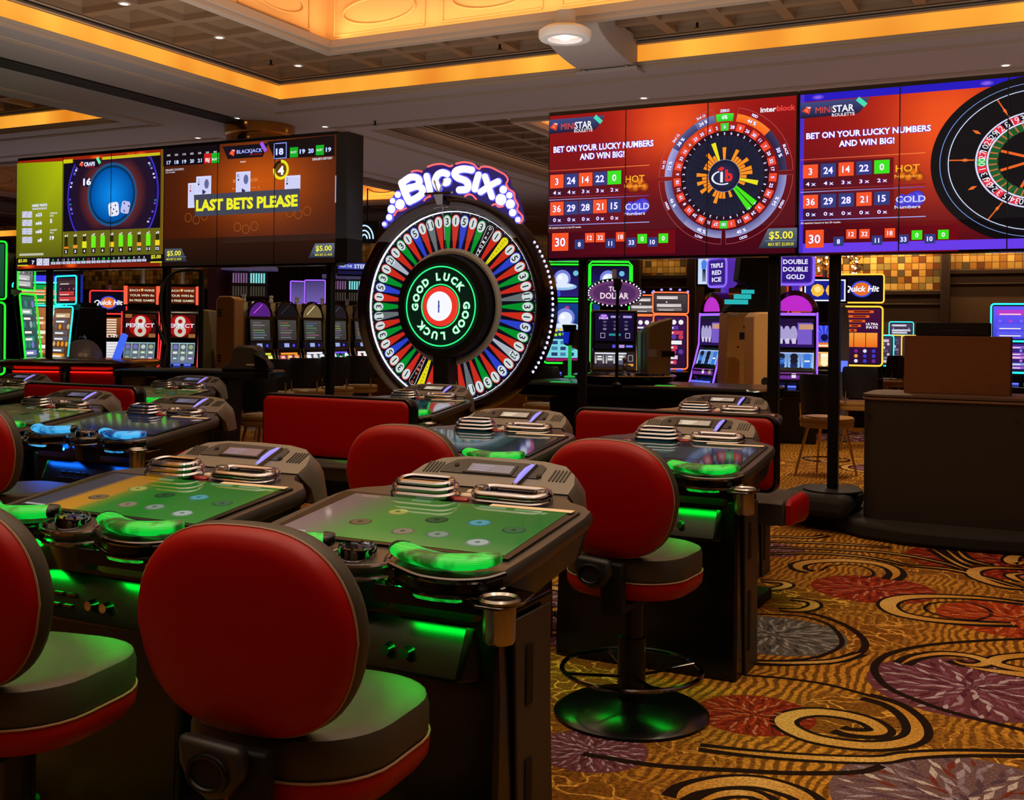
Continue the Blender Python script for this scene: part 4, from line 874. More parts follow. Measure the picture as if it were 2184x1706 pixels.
for i, k in enumerate(SEQ):
    a = 3.333+6.6667*i; ar = radians(a); ca, sa = cos(ar), sin(ar)
    def q(du, r): return (r*sa+du*ca, r*ca-du*sa)
    def wedge(w0, w1, r0, r1, c, l):
        pts = [q(w0*cos(t_), r0+w0*sin(t_)) for t_ in [pi+pi*j/5 for j in range(6)]]+[q(w1*cos(t_), r1+w1*sin(t_)) for t_ in [pi*j/8 for j in range(9)]]
        A.poly(pts, c, l)
    if k == 'D':
        wedge(.012, .038, .53, .815, (235, 235, 240), 1); wedge(.009, .034, .53, .815, (16, 12, 18), 2)
        for j, ch in enumerate('DIAMOND'): x, z = q(0, .825-.046*j); A.text(ch, x, z, .028, (250, 120, 90) if i > 27 else (250, 250, 250), 3, None, bold=.02, rot=-ar)
    elif k == 'S':
        wedge(.011, .038, .53, .815, WC['S'], 1)
        for j, ch in enumerate('SUPERSPIN'): x, z = q(0, .825-.033*j-(.008 if j > 4 else 0)); A.text(ch, x, z, .018, (40, 34, 10), 3, None, bold=.01, rot=-ar-pi/2*(1 if i < 27 else 1))
    else:
        wedge(.011, .044, .53, .818, WC[k], 1)
        ring = [q(.0395*cos(2*pi*j/18), .800+.054*sin(2*pi*j/18)) for j in range(18)]; A.poly(ring, (214, 226, 226), 2)
        x, z = q(0, .800); A.text(k, x, z, .066, (14, 18, 24), 3, None if len(k) == 1 else .056, bold=.012, rot=-ar)
    ar2 = radians(a+3.333)
    A.disc(.872*sin(ar2), .872*cos(ar2), .004, (200, 210, 240), 1, 8)
o = A.build('number_face', t, (0, -.0, WZ), m=attr_mat('wheel_face', .92, gloss=.25)); o.location = (0, 0, WZ)
wheel_ring([(.545, -.012), (.54, -.03), (.515, -.04), (.49, -.03), (.486, -.01)], 'inner_ring', mat('grey_ring_paint', (186, 198, 204), .5))
hub = wheel_ring([(.475, -.01), (.475, -.16), (.468, -.175), (.3, -.178), (.01, -.178)], 'hub', BLACKM)
A = Art(); A.disc(0, 0, .40, (6, 26, 18), 0, 48)
A.text_path = None
for s_, a0 in (('GOOD', -92), ('LUCK', -6), ('GOOD', 88), ('LUCK', 174)):
    for j, ch in enumerate(s_):
        a = radians(a0+18.5*j); A.text(ch, .275*sin(a), .275*cos(a), .068, (225, 255, 240), 4, None, bold=.035, rot=-a, halo=(0, 190, 90))
o = A.build('hub_lettering', hub); o.location = (0, -.181, WZ)
for r, m_, nm in ((.365, emi('green_neon', (40, 240, 120), 1.5), 'neon_ring'), (.20, emi('green_neon', (40, 240, 120), 1.5), 'neon_ring')):
    b = MB(); b.tube([(r*cos(2*pi*i/72), -.188, WZ+r*sin(2*pi*i/72)) for i in range(72)], .006, 6, closed=True); b.build(nm, m_, hub)
b = MB(); b.loft([[(r*cos(2*pi*i/48), y, WZ+r*sin(2*pi*i/48)) for i in range(48)] for r, y in ((.185, -.18), (.18, -.205), (.135, -.21))], cap=False); b.build('hub_ring', emi('red_ring_glow', (236, 52, 40), 1.0), hub)
b = MB(); b.loft([[(r*cos(2*pi*i/48), y, WZ+r*sin(2*pi*i/48)) for i in range(48)] for r, y in ((.135, -.205), (.13, -.214), (.01, -.216))], cap=False); d = b.build('hub_display', emi('white_dial', (248, 248, 255), 1.0), hub)
A = Art(); A.text('1', 0, 0, .12, (40, 70, 150), 1, None, bold=-.005); o = A.build('numeral', hub); o.location = (0, -.217, WZ)
# post in front of the hub, floor stand
b = MB(); b.box(-.085, .085, -.17, -.02, .02, 1.25); b.box(-.35, .35, -.3, .5, 0, .06); b.box(-.12, .12, .05, .25, .05, 1.0); b.build('stand', BLACKM, t, bevel=.01)
# flapper and its bracket over the top
b = MB(); b.loft([[(-.05, -.25, WZ+1.02), (.05, -.25, WZ+1.02), (.05, -.21, WZ+1.02), (-.05, -.21, WZ+1.02)], [(-.03, -.22, WZ+.93), (.03, -.22, WZ+.93), (.03, -.10, WZ+.93), (-.03, -.10, WZ+.93)]]); b.box(-.14, .14, -.26, -.215, WZ+1.02, WZ+1.04)
b.tube([(-.08, -.19, WZ+.905), (0, -.20, WZ+.915), (.08, -.19, WZ+.905)], .008, 8); b.build('flapper_bracket', DCHROME, t)
b = MB(); b.cyl((.012, -.19, WZ+.93), (.012, -.12, WZ+.50), .0035, n=8); b.build('pointer', CHROME, t)
b = MB()
for s_ in (-1, 1): b.cyl((s_*.006, -.24, WZ+1.04), (s_*.05, -.24, WZ+1.15), .008, n=8)
b.build('v_marker', CHROME, t)
for k in range(26):   # lamps along the outer right side of the rim
    a = radians(36-72*k/25); b = MB(); b.lathe([(.001, 0), (.009, .004), (.011, .012)], n=8)
    p = Vector((1.0*cos(a)+.006, .10, WZ+1.0*sin(a))); b2 = MB(); 
    b2.loft([[(p.x+dx, p.y+rr*cos(2*pi*i/8), p.z+rr*sin(2*pi*i/8)) for i in range(8)] for rr, dx in ((.014, -.006), (.013, .004), (.003, .010))], cap=True)
    b2.build('rim_lamp', emi('violet_white_led', (205, 205, 255), 1.8), t)
# ------------------------------------------------------------------ sign over the wheel
t = thing('wheel_sign', 'white lettered sign arched over the prize wheel with bubbles and pink outline', 'sign', (WX, WY-.17, 0))
def SP(x, y, dy=0):   # enlargement of the sign -> sign plane
    p = aty(780+x/5.747, 330+y/5.747, WY-.17); return (p.x-WX, dy, p.z)
back = [(215, 905), (230, 800), (300, 640), (340, 500), (420, 420), (520, 240), (600, 195), (700, 200), (780, 140), (930, 110), (1050, 130), (1170, 95), (1330, 110), (1400, 150), (1540, 150), (1700, 215), (1760, 310), (1760, 370), (1840, 470), (1890, 600), (1930, 740), (1940, 800), (1900, 850),
        (1780, 770), (1560, 640), (1380, 550), (1180, 500), (1020, 490), (850, 510), (700, 590), (500, 680), (350, 790), (250, 880)]
b = MB(); b.prism([(SP(x, y)[0], SP(x, y)[2]) for x, y in back], .0, .035, 'y'); b.build('backing', mat('sign_backing', (24, 20, 60), .4, emit=(36, 26, 110), es=.6), t)
LETW = emi('sign_white', (250, 250, 255), 1.35); LETB = emi('sign_blue_glow', (90, 84, 240), 1.1)
def stroke(pts, w_, nm, close=False, k=7):
    P = [Vector(SP(*p)) for p in (smooth_path([(x, y, 0) for x, y in pts], k) if k else [(x, y, 0) for x, y in pts]) for p in [(p[0], p[1])]]
    for ww, y0, y1, m_ in ((w_+.020, -.012, .0, LETB), (w_, -.03, -.012, LETW)):
        L = []; Rr = []; n = len(P)
        for i in range(n):
            d = P[min(i+1, n-1)]-P[max(i-1, 0)]; d.y = 0; d.normalize(); nr = Vector((-d.z, 0, d.x)); L.append(P[i]+nr*ww/2); Rr.append(P[i]-nr*ww/2)
        d0 = (P[1]-P[0]).normalized(); d1 = (P[-1]-P[-2]).normalized(); cap1 = [P[-1]+Matrix.Rotation(-a_, 3, 'Y') @ (L[-1]-P[-1]) for a_ in ()]
        def arc(c, fromp, toward): 
            v = fromp-c; out = []
            for j in range(1, 8):
                a_ = pi*j/8; out.append(c+v*cos(a_)+toward*(v.length*sin(a_)))
            return out
        poly = L+arc(P[-1], L[-1], d1)+Rr[::-1]+arc(P[0], Rr[0], -d0)
        mb = stroke.parts.setdefault((nm, m_.name), (MB(), m_))[0]
        n2 = len(L); 
        for yy in (y0,):
            vs = [(p.x, yy, p.z) for p in L]+[(p.x, yy, p.z) for p in Rr]; mb.add(vs, [(i, i+1, n2+i+1, n2+i) for i in range(n2-1)])
            for c, fr, tw in ((P[-1], L[-1], d1), (P[0], Rr[0], -d0)):
                a_ = [fr]+arc(c, fr, tw)+[c-(fr-c)]; mb.add([(c.x, yy, c.z)]+[(p.x, yy, p.z) for p in a_], [(0, i+1, i+2) for i in range(len(a_)-1)])
        ring = poly; mb.add([(p.x, y0, p.z) for p in ring]+[(p.x, y1, p.z) for p in ring], [(i, (i+1) % len(ring), (i+1) % len(ring)+len(ring), i+len(ring)) for i in range(len(ring))])
stroke.parts = {}
W1 = .066
# B I G S I X
stroke([(455, 350), (480, 420), (510, 500), (550, 575)], W1, 'letter_b'); stroke([(455, 350), (560, 280), (640, 285), (672, 330), (640, 385), (540, 410)], W1*.92, 'letter_b'); stroke([(530, 425), (640, 390), (705, 420), (700, 480), (640, 530), (550, 575)], W1*.92, 'letter_b')
stroke([(760, 265), (775, 330), (790, 390), (800, 445)], W1*.86, 'letter_i')
stroke([(1010, 240), (960, 222), (900, 245), (866, 310), (880, 370), (905, 410)], W1*.9, 'letter_g'); stroke([(985, 322), (1030, 312), (1022, 350), (985, 365)], W1*.55, 'letter_g')
stroke([(1310, 190), (1210, 178), (1125, 200), (1105, 245), (1150, 290), (1230, 320), (1268, 370), (1250, 425), (1160, 435)], W1*.92, 'letter_s')
stroke([(1395, 250), (1370, 330), (1350, 425)], W1*.86, 'second_letter_i'); stroke([(1475, 270), (1510, 370), (1560, 520)], W1*.8, 'letter_x'); stroke([(1635, 330), (1540, 380), (1420, 460)], W1*.8, 'letter_x')
pr = {}
for (nm, mn), (mb, m_) in stroke.parts.items():
    pr.setdefault(nm, []).append((mb, m_))
for nm, L in pr.items():
    nm = 'letter_i' if 'letter_i' in nm else nm; L.sort(key=lambda q: q[1].name != 'sign_white'); o = L[0][0].build(nm, L[0][1], t, smooth=False); L[1][0].build('glow_edge', L[1][1], o, smooth=False)
for x, y, r in ((405, 492, 38), (342, 566, 32), (432, 610, 62), (328, 668, 50), (300, 770, 38), (240, 852, 25), (1697, 430, 44), (1668, 553, 66), (1772, 500, 36), (1784, 606, 54), (1812, 712, 42), (1876, 797, 30)):
    p = SP(x, y); rr = r/5.747*dep(aty(961, 400, WY))/FPX; b = MB(); n = 28
    b.loft([[(p[0]+q*cos(2*pi*i/n), yy, p[2]+q*sin(2*pi*i/n)) for i in range(n)] for q, yy in ((rr, .0), (rr, -.025), (rr*.9, -.03))]); o = b.build('bubble', LETW, t)
    b = MB(); b.loft([[(p[0]+q*cos(2*pi*i/n), yy, p[2]+q*sin(2*pi*i/n)) for i in range(n)] for q, yy in ((rr+.014, .0), (rr+.014, -.01), (rr, -.011))], cap=False); b.build('glow_edge', LETB, o)
PINK = emi('pink_neon', (255, 96, 96), 1.3)
for pts in ([(570, 212), (640, 198), (705, 212)], [(770, 152), (860, 122), (960, 118), (1040, 145), (1080, 132)], [(1115, 115), (1220, 95), (1330, 118), (1395, 178), (1440, 150), (1540, 158), (1640, 205), (1720, 250), (1755, 310), (1735, 360), (1765, 420), (1830, 470), (1840, 540), (1880, 620), (1870, 680), (1930, 750), (1935, 800), (1895, 842)],
            [(725, 570), (760, 530), (810, 512)], [(1225, 515), (1270, 490), (1320, 500), (1370, 552)], [(1560, 625), (1600, 608), (1640, 640), (1700, 632)], [(360, 752), (400, 690), (450, 685), (515, 655)]):
    b = MB(); b.tube([Vector(SP(p[0], p[1], -.02)) for p in smooth_path([(x, y, 0) for x, y in pts], 5)], .0085, 6); b.build('neon_outline', PINK, t)
# ------------------------------------------------------------------ player stations
GLOWG = emi('green_arm_glow', (20, 255, 70), 1.0); GLOWB = emi('blue_arm_glow', (50, 170, 255), 1.15)
UNDERG = emi('green_under_light', (0, 255, 50), 55, 'AUTO'); UNDERB = emi('blue_under_light', (20, 110, 255), 40, 'AUTO')
def arm_mat(nm, c0, c1, es):
    m = bpy.data.materials.new(nm); m.use_nodes = True; nt = m.node_tree; b = nt.nodes['Principled BSDF']; tc = nt.nodes.new('ShaderNodeTexCoord'); N = nt.nodes.new; L = nt.links.new
    w_ = N('ShaderNodeTexWave'); w_.wave_type = 'RINGS'; w_.inputs['Scale'].default_value = 60; w_.inputs['Distortion'].default_value = 5; w_.inputs['Detail Scale'].default_value = .35; L(tc.outputs['Object'], w_.inputs['Vector'])
    n = N('ShaderNodeTexNoise'); n.inputs['Scale'].default_value = 16; L(tc.outputs['Object'], n.inputs['Vector'])
    cr = N('ShaderNodeValToRGB'); e = cr.color_ramp.elements; e[0].position = .38; e[0].color = s2l(c0)+(1,); e[1].position = .56; e[1].color = s2l(c1)+(1,); L(n.outputs['Fac'], cr.inputs[0])
    mx = N('ShaderNodeMix'); mx.data_type = 'RGBA'; mx.blend_type = 'MULTIPLY'; mx.inputs[0].default_value = .28; L(cr.outputs[0], mx.inputs[6]); L(w_.outputs['Color'], mx.inputs[7])
    L(mx.outputs[2], b.inputs['Emission Color']); b.inputs['Emission Strength'].default_value = es; b.inputs['Base Color'].default_value = (.01, .02, .01, 1); b.inputs['Roughness'].default_value = .3
    MATS[nm] = m; return m
ARMG = arm_mat('green_armrest_lens', (0, 96, 16), (12, 235, 66), .8); ARMB = arm_mat('blue_armrest_lens', (8, 60, 130), (70, 190, 255), 1.0)
TABLE = mat('table_graphite_paint', (66, 61, 58), .38, .25, coat=.2)
BLADE = emi('violet_blade_light', (128, 120, 255), 1.6)
ZS, KS = .89, .13
def zt(y): return ZS+KS*(y-.2)
def tilted(pts, dz=0): return [(x, y, zt(y)+dz) for x, y in pts]
def station_screen(kind):
    """picture on the tilted touchscreen; drawn in x,y on the table plane"""
    m = MB(); x0, x1, y0, y1 = -.365, .385, .205, .61
    def P(pts, c, l=0):
        m.col = [s2l(q) for q in c] if isinstance(c[0], (tuple, list)) else s2l(c)
        m.add([(x, y, zt(y)+.0075+l*.0006) for x, y in pts], [tuple(range(len(pts)))])
    def R_(a, b_, c, d, col, l=0): P([(a, c), (b_, c), (b_, d), (a, d)], col, l)
    def O(x, y, r, col, l=1, ry=None): ry = ry or r; P([(x+r*cos(2*pi*i/22), y+ry*sin(2*pi*i/22)) for i in range(22)], col, l)
    nx = 12
    left = {'green': ((150, 120, 110), (120, 104, 96)), 'orange': ((74, 72, 80), (96, 92, 100)), 'dim': ((70, 74, 50), (90, 70, 44)), 'blue': ((40, 44, 66), (50, 60, 90)), 'teal': ((20, 50, 54), (30, 60, 60))}[kind]
    def base(t_):
        G0, G1 = (96, 150, 60), (46, 128, 50)
        if kind == 'green':
            return tuple(a+(b_-a)*min(1, max(0, (t_-.08)/.22)) for a, b_ in zip(left[0], G0)) if t_ < .3 else tuple(a+(b_-a)*(t_-.3)/.7 for a, b_ in zip(G0, G1))
        if kind == 'orange':
            return left[0] if t_ < .16 else ((206, 140, 34) if t_ < .30 else tuple(a+(b_-a)*min(1, (t_-.30)/.12) for a, b_ in zip((150, 140, 34), (44, 132, 36))))
        if kind == 'dim': return (84, 78, 44) if t_ < .5 else (70, 84, 40)
        if kind == 'blue': return (36, 44, 64)
        return (16, 44, 46)
    for i in range(24):
        a, b_ = i/24, (i+1)/24; xa, xb = x0+(x1-x0)*a, x0+(x1-x0)*b_
        ca, cb = base(a+.001), base(b_-.001); P([(xa, y0), (xb, y0), (xb, y1), (xa, y1)], [ca, cb, tuple(q*.82 for q in cb), tuple(q*.82 for q in ca)])
    if kind in ('green', 'orange', 'dim'):
        k = .55 if kind == 'dim' else 1
        for fx, fy, c in ((.27, .34, (120, 96, 66)), (.34, .64, (170, 168, 80)), (.50, .24, (140, 128, 100)), (.55, .55, (44, 82, 44)), (.65, .25, (134, 150, 130)), (.73, .58, (84, 160, 170)), (.84, .18, (170, 182, 172)), (.90, .50, (56, 104, 62))):
            c = tuple(q*k for q in c); O(x0+(x1-x0)*fx, y0+(y1-y0)*fy, .036, tuple(q*.7 for q in c), 1, .030); O(x0+(x1-x0)*fx, y0+(y1-y0)*fy+.002, .030, c, 2, .025); O(x0+(x1-x0)*fx, y0+(y1-y0)*fy, .008, tuple(q*.6 for q in c), 3)
        for fx, fw in ((.30, .09), (.62, .12), (.78, .12), (.05, .09)): R_(x0+(x1-x0)*fx, x0+(x1-x0)*(fx+fw), y1-.026, y1-.012, (120, 150, 110) if fx > .2 else left[0], 2)
        R_(x0+.01, x0+.10, y0+.006, y0+.016, (190, 180, 170), 2)
    if kind == 'teal':
        R_(x0+.2, x0+.55, y0+.1, y0+.32, (24, 62, 60), 1); O(x0+.35, y0+.2, .03, (40, 90, 80), 2)
    return m
def gl(nm): return GLASSD
def station(kind):
    t = thing('game_terminal', 'x', 'game terminal', (0, 0, 0))
    # body: lower cabinet with a narrower waist and a skirt that follows the tabletop
    b = MB(); sec = lambda y0, y1, x_, z: [(-x_, y0, z), (x_, y0, z), (x_, y1, z), (-x_, y1, z)]
    b.loft([sec(.10, .46, .42, .0), sec(.10, .46, .42, .10), sec(.12, .44, .415, .55), sec(.11, .46, .41, .765)])
    c = b.build('cabinet', BLACK, t, bevel=.012)
    for s_ in (-1, 1):
        b = MB(); b.prism([(.22, .0), (.42, .0), (.40, .74), (.18, .74)], s_*.419, s_*.430, 'x') if s_ > 0 else b.prism([(.22, .0), (.42, .0), (.40, .74), (.18, .74)], -.430, -.419, 'x'); b.build('side_panel', TAUPED, t, bevel=.004)
        for z0, z1 in ((.10, .36), (.50, .66)):
            b = MB(); b.box(*sorted((s_*.4305, s_*.434)), .245, .285, z0, z1); b.build('side_slot', BLACKM, t, bevel=.004)
    # front service panel
    b = MB(); b.loft([[(-.30, .045, .60), (.34, .045, .60), (.34, .105, .725), (-.30, .105, .725)], [(-.33, .13, .58), (.37, .13, .58), (.37, .13, .745), (-.33, .13, .745)]]); f_ = b.build('front_panel', BLACK, t, bevel=.01)
    for r_ in range(2):
        for k in range(4):
            b = MB(); b.box(-.16+k*.055, -.125+k*.055, *((.056, .075) if not r_ else (.070, .090)), .638+.03*r_, .645+.03*r_); b.build('vent_slit', DCHROME, f_)
    for k in range(2): b = MB(); b.cyl((.12+k*.06, .045, .655), (.12+k*.06, .075, .655), .014, .016, 14); b.build('lock', CHROME, f_)
    # tabletop
    out = [(-.10, .075), (-.06, .045), (0, .035), (.06, .045), (.10, .075), (.16, .06), (.40, .06), (.455, .12), (.468, .30), (.472, .60), (.462, .665), (.42, .71), (.36, .74), (.33, .775), (.31, .83), (.30, .92), (-.30, .92), (-.31, .83), (-.33, .775), (-.36, .74), (-.42, .71), (-.462, .665), (-.472, .60), (-.468, .30), (-.455, .12), (-.40, .06), (-.16, .06)]
    out = [(x*.955, y) for x, y in out]; b = MB(); n = len(out); inn = [(x*.93, .06+(y-.06)*.93+.02) for x, y in out]
    b.loft([[(x*.985, y+.005 if y < .5 else y-.005, zt(y)-.045) for x, y in out], [(x, y, zt(y)-.032) for x, y in out], [(x, y, zt(y)-.014) for x, y in out], [(x*.985, y+(.006 if y < .5 else -.004), zt(y)) for x, y in out]])
    b.build('tabletop', TABLE, t, ang=50)
    b = MB(); b.loft([[(x*.93, y+.03 if y < .5 else y-.012, zt(y)-.125) for x, y in out], [(x*.975, y+.010 if y < .5 else y-.006, zt(y)-.0455) for x, y in out]]); b.build('skirt', BLACK, t)
    b = MB(); fr = [(-.385, .185), (.405, .185), (.415, .63), (-.42, .63)]; b.loft([tilted(fr, .001), tilted(fr, .0065)]); b.build('screen_frame', BLACK, t)
    station_screen(kind).build('touchscreen', SCREENG, t, smooth=False)
    b = MB(); b.loft([tilted([(.13, .597), (.40, .602), (.40, .626), (.13, .619)], .009), tilted([(.13, .597), (.40, .602), (.40, .626), (.13, .619)], .011)]); b.build('label_strip', CREAM, t)
    # raised console at the back
    y0, y1 = .80, .965; z0, z1 = zt(.80)+.005, zt(.80)+.085
    def face(x, s_, h=0): k = s_; return (x, y0+(y1-y0)*k-h*.45, z0+(z1-z0)*k+h*.9)
    oc = [(-.305, 0), (.305, 0), (.305, .30), (.285, .60), (.235, .86), (.15, .97), (0, 1.0), (-.15, .97), (-.235, .86), (-.285, .60), (-.305, .30)]
    b = MB(); b.loft([[(x, y0+(y1-y0)*s_+.10, z0-.12+(z1-z0)*s_*.2) for x, s_ in oc], [(x*1.01, y0+(y1-y0)*s_+.07, z0+(z1-z0)*s_-.06) for x, s_ in oc], [(x*1.01, y0+(y1-y0)*s_+.012, z0+(z1-z0)*s_-.016) for x, s_ in oc], [face(x*.985, s_*.985) for x, s_ in oc]])
    cons = b.build('console', TAUPE, t, ang=50)
    b = MB(); oc2 = [(-.20, .38), (.17, .38), (.17, .74), (.15, .82), (-.13, .86), (-.17, .80), (-.20, .60)]
    b.loft([[face(x, s_, .0005) for x, s_ in oc2], [face(x, s_, .003) for x, s_ in oc2]]); b.build('console_inset', TAUPED, cons)
    q = [(-.115, .40), (.07, .40), (.07, .72), (-.115, .72)]
    b = MB(); b.loft([[face(x, s_, .003) for x, s_ in q], [face(x, s_, .006) for x, s_ in q]]); b.build('small_display_frame', BLACK, cons)
    m = MB(); q = [(-.10, .44), (.06, .44), (.06, .69), (-.10, .69)]; cc = (92, 88, 108) if kind != 'teal' else (190, 170, 150)
    m.col = s2l(cc); m.add([face(x, s_, .0065) for x, s_ in q], [(0, 1, 2, 3)])
    m.col = s2l(tuple(min(255, c_*1.4) for c_ in cc))
    for k in range(3): m.add([face(x, s_, .007) for x, s_ in [(-.085, .64-.07*k), (-.01-.01*k, .64-.07*k), (-.01-.01*k, .60-.07*k), (-.085, .60-.07*k)]], [(0, 1, 2, 3)])
    m.build('small_display', SCREENG, cons, smooth=False)
    b = MB(); b.tube([face(.108, .12, .008), face(.111, .34, .012), face(.116, .55, .012), face(.124, .72, .008)], [.008, .010, .010, .008], 10); b.build('light_blade', BLADE, cons)
    b = MB(); b.tube([face(.107, .06, .003), face(.126, .78, .003)], .012, 8); b.build('blade_seat', DCHROME, cons)
    for x, s_ in ((-.155, .62), (.165, .45)): b = MB(); b.cyl(face(x, s_, .002), face(x, s_, .006), .009, n=12); b.build('sensor', BLACKM, cons)
    for x in (-.235, .235):
        b = MB()
        for k in range(5): b.loft([[face(x-.03+k*.013, s_, .001) for s_ in (.35, .70)]+[face(x-.025+k*.013, s_, .001) for s_ in (.70, .35)], [face(x-.03+k*.013, s_, .003) for s_ in (.35, .70)]+[face(x-.025+k*.013, s_, .003) for s_ in (.70, .35)]])
        g = b.build('speaker_grille', TAUPED, cons)
    # chrome bill entry (stacked lips) and ticket slot (ring)
    def lip(cx, cy, w_, d, z, r=.012): return [(p[0], p[1], zt(p[1])+z) for p in rrect(cx-w_/2, cx+w_/2, cy-d/2, cy+d/2, min(d, w_)*.42, 5)]
    b = MB()
    for k, (w_, d, z) in enumerate(((.215, .105, .016), (.205, .095, .034), (.18, .075, .050))): b.tube(lip(-.135, .665, w_, d, z), .0115, 8, closed=True)
    b.loft([lip(-.135, .665, .18, .08, .01), lip(-.135, .665, .16, .055, .046)]); b.build('bill_entry', CHROME, t)
    b = MB(); b.tube(lip(.155, .70, .235, .095, .022), .016, 10, closed=True); b.tube(lip(.155, .70, .245, .105, .006), .010, 8, closed=True)
    for x in (.05, .26): b.lathe([(.001, zt(.7)+.045), (.02, zt(.7)+.042), (.027, zt(.7)+.03), (.028, zt(.7)+.0)], x, .70, 14)
    tk = b.build('ticket_slot', CHROME, t)
    b = MB(); b.loft([lip(.155, .70, .19, .05, .004), lip(.155, .70, .19, .05, .010)]); b.build('slot_mouth', BLACKM, tk)
    for k, (y, c_) in enumerate(((.645, 'red_key'), (.69, 'cream_key'), (.735, 'cream_key'))):
        b = MB(); b.loft([lip(.005, y, .055, .026, .0), lip(.005, y, .055, .026, .009), lip(.005, y, .046, .018, .013)]); b.build('key_button', mat(c_, (150, 24, 24) if c_ == 'red_key' else (220, 205, 185), .25), t)
    # armrests
    for s_ in (-1, 1):
        xs = lambda x: s_*x
        path = [(xs(.105), .135), (xs(.15), .105), (xs(.22), .075), (xs(.30), .065), (xs(.37), .085), (xs(.42), .135)]
        P = smooth_path([(x*.97, y, 0) for x, y in path], 6); n = len(P)
        def pad(wf, zf, r0):
            rings = []
            for i, p in enumerate(P):
                k = i/(n-1); w_ = wf*(1-.55*abs(2*k-1)**6); tdir = (P[min(i+1, n-1)]-P[max(i-1, 0)]).normalized(); nr = Vector((-tdir.y, tdir.x, 0))
                rings.append([(p.x+nr.x*w_*cos(a_), p.y+nr.y*w_*cos(a_), zt(p.y)+r0+zf*sin(a_)*(1-.35*abs(2*k-1)**6)) for a_ in [2*pi*j/14 for j in range(14)]])
            return rings
        b = MB(); b.loft(pad(.040, .021, .026)); o = b.build('armrest', ARMG, t)
        b = MB(); rg = pad(.050, .030, .024); 
        ends = ([0, 1, 2, 3] if True else []), [n-4, n-3, n-2, n-1]
        b.loft([[tuple(q) for q in pad(.0415, .0225, .026)[i]] for i in range(0, 5)])
        b.build('armrest_cap', BLACK, o)
        edge = [(xs(.08), .13), (xs(.10), .085), (xs(.17), .045), (xs(.25), .012), (xs(.34), .012), (xs(.41), .045), (xs(.44), .10)]
        E_ = smooth_path([(x, y, 0) for x, y in edge], 6)
        b = MB(); b.tube([(p.x, p.y, zt(p.y)-.002) for p in E_], .0085, 8); b.tube([(p.x, p.y, zt(p.y)-.040) for p in E_], .0075, 8); b.build('armrest_trim', DCHROME, o)
        b = MB(); b.loft([[(p.x*.985, p.y+.004, zt(p.y)-.036) for p in E_]+[(p.x*.9, p.y+.07, zt(p.y)-.036) for p in reversed(E_)], [(p.x*.985, p.y+.004, zt(p.y)-.006) for p in E_]+[(p.x*.9, p.y+.07, zt(p.y)-.006) for p in reversed(E_)]]); b.build('armrest_base', BLACK, o)
        b = MB(); b.tube([(p.x, p.y+.012, zt(p.y)-.052) for p in smooth_path([(xs(.15), .045, 0), (xs(.25), .014, 0), (xs(.36), .02, 0)], 5)], .009, 8); b.build('lower_lens', ARMG, o)
        b = MB(); b.box(*sorted((xs(.13), xs(.38))), .050, .068, zt(0)-.072, zt(0)-.060); b.build('under_light', UNDERG, o)
        b = MB(); b.box(*sorted((xs(.10), xs(.42))), .024, .032, zt(0)-.078, zt(0)-.036); b.build('added_light_lip', BLACK, o)  # added lip that hides the under light and cuts off its spill
    # centre knob on a curved chrome lip
    kz = zt(.10); b = MB(); b.lathe([(.052, kz-.01), (.052, kz+.022), (.049, kz+.028), (.001, kz+.030)], 0, .095, 30); k_ = b.build('centre_knob', CHROME, t)
    b = MB()
    for i in range(10): a_ = 2*pi*i/10; b.cyl((.046*cos(a_), .095+.046*sin(a_), kz+.024), (.046*cos(a_), .095+.046*sin(a_), kz+.033), .006, .004, 8)
    b.build('knob_studs', CHROME, k_)
    b = MB(); E_ = smooth_path([(-.12, .08, 0), (-.07, .038, 0), (0, .020, 0), (.07, .038, 0), (.12, .08, 0)], 5)
    b.tube([(p.x, p.y, zt(p.y)-.004) for p in E_], .0085, 8); b.tube([(p.x, p.y, zt(p.y)-.036) for p in E_], .0075, 8); b.build('front_trim', DCHROME, t)
    # cup holder on a bracket at the right front corner
    b = MB(); b.prism([(.36, .05), (.43, -.04), (.50, -.04), (.525, .04), (.50, .15), (.40, .18)], .820, .828, 'z'); b.build('cup_bracket', DCHROME, t, bevel=.003)
    b = MB(); b.lathe([(.046, .842), (.051, .836), (.051, .830), (.041, .825), (.040, .740), (.036, .732), (.001, .732)], .472, .012, 30, cap=False); b.lathe([(.046, .842), (.039, .836), (.037, .736), (.001, .736)], .472, .012, 30, cap=False); b.build('cup_holder', STEEL, t)
    return t
ST = [('A', -1.69, 2.35, 'green', 'G', 'grey front row game terminal behind the nearest chair, with a wide green felt screen'),
      ('B', -2.70, 2.30, 'orange', 'G', 'grey game terminal at the left of the front row with an orange and green screen'),
      ('D', -1.66, 4.49, 'teal', 'G', 'grey game terminal in the second row reflecting orange chart bars, right of the round chair'),
      ('E', -2.65, 4.44, 'teal', 'G', 'grey game terminal in the second row reflecting the white wheel sign letters'),
      ('I', -4.80, 4.24, 'blue', 'B', 'game terminal with bright blue glowing armrests in the second row at the left'),
      ('J', -5.80, 4.30, 'dim', 'G', 'dark game terminal left of the blue lit one, with an olive green screen'),
      ('F', -2.07, 6.42, 'teal', 'G', 'game terminal behind the right red bench, only its console showing'),
      ('G', -4.35, 6.43, 'teal', 'G', 'game terminal just under the prize wheel behind the middle red bench'),
      ('H', -6.70, 6.33, 'dim', 'G', 'dark game terminal right of the left red bench, in the third row'),
      ('K', -8.12, 5.75, 'dim', 'G', 'dark game terminal cut off by the left edge beside the left bench')]
protos = {}
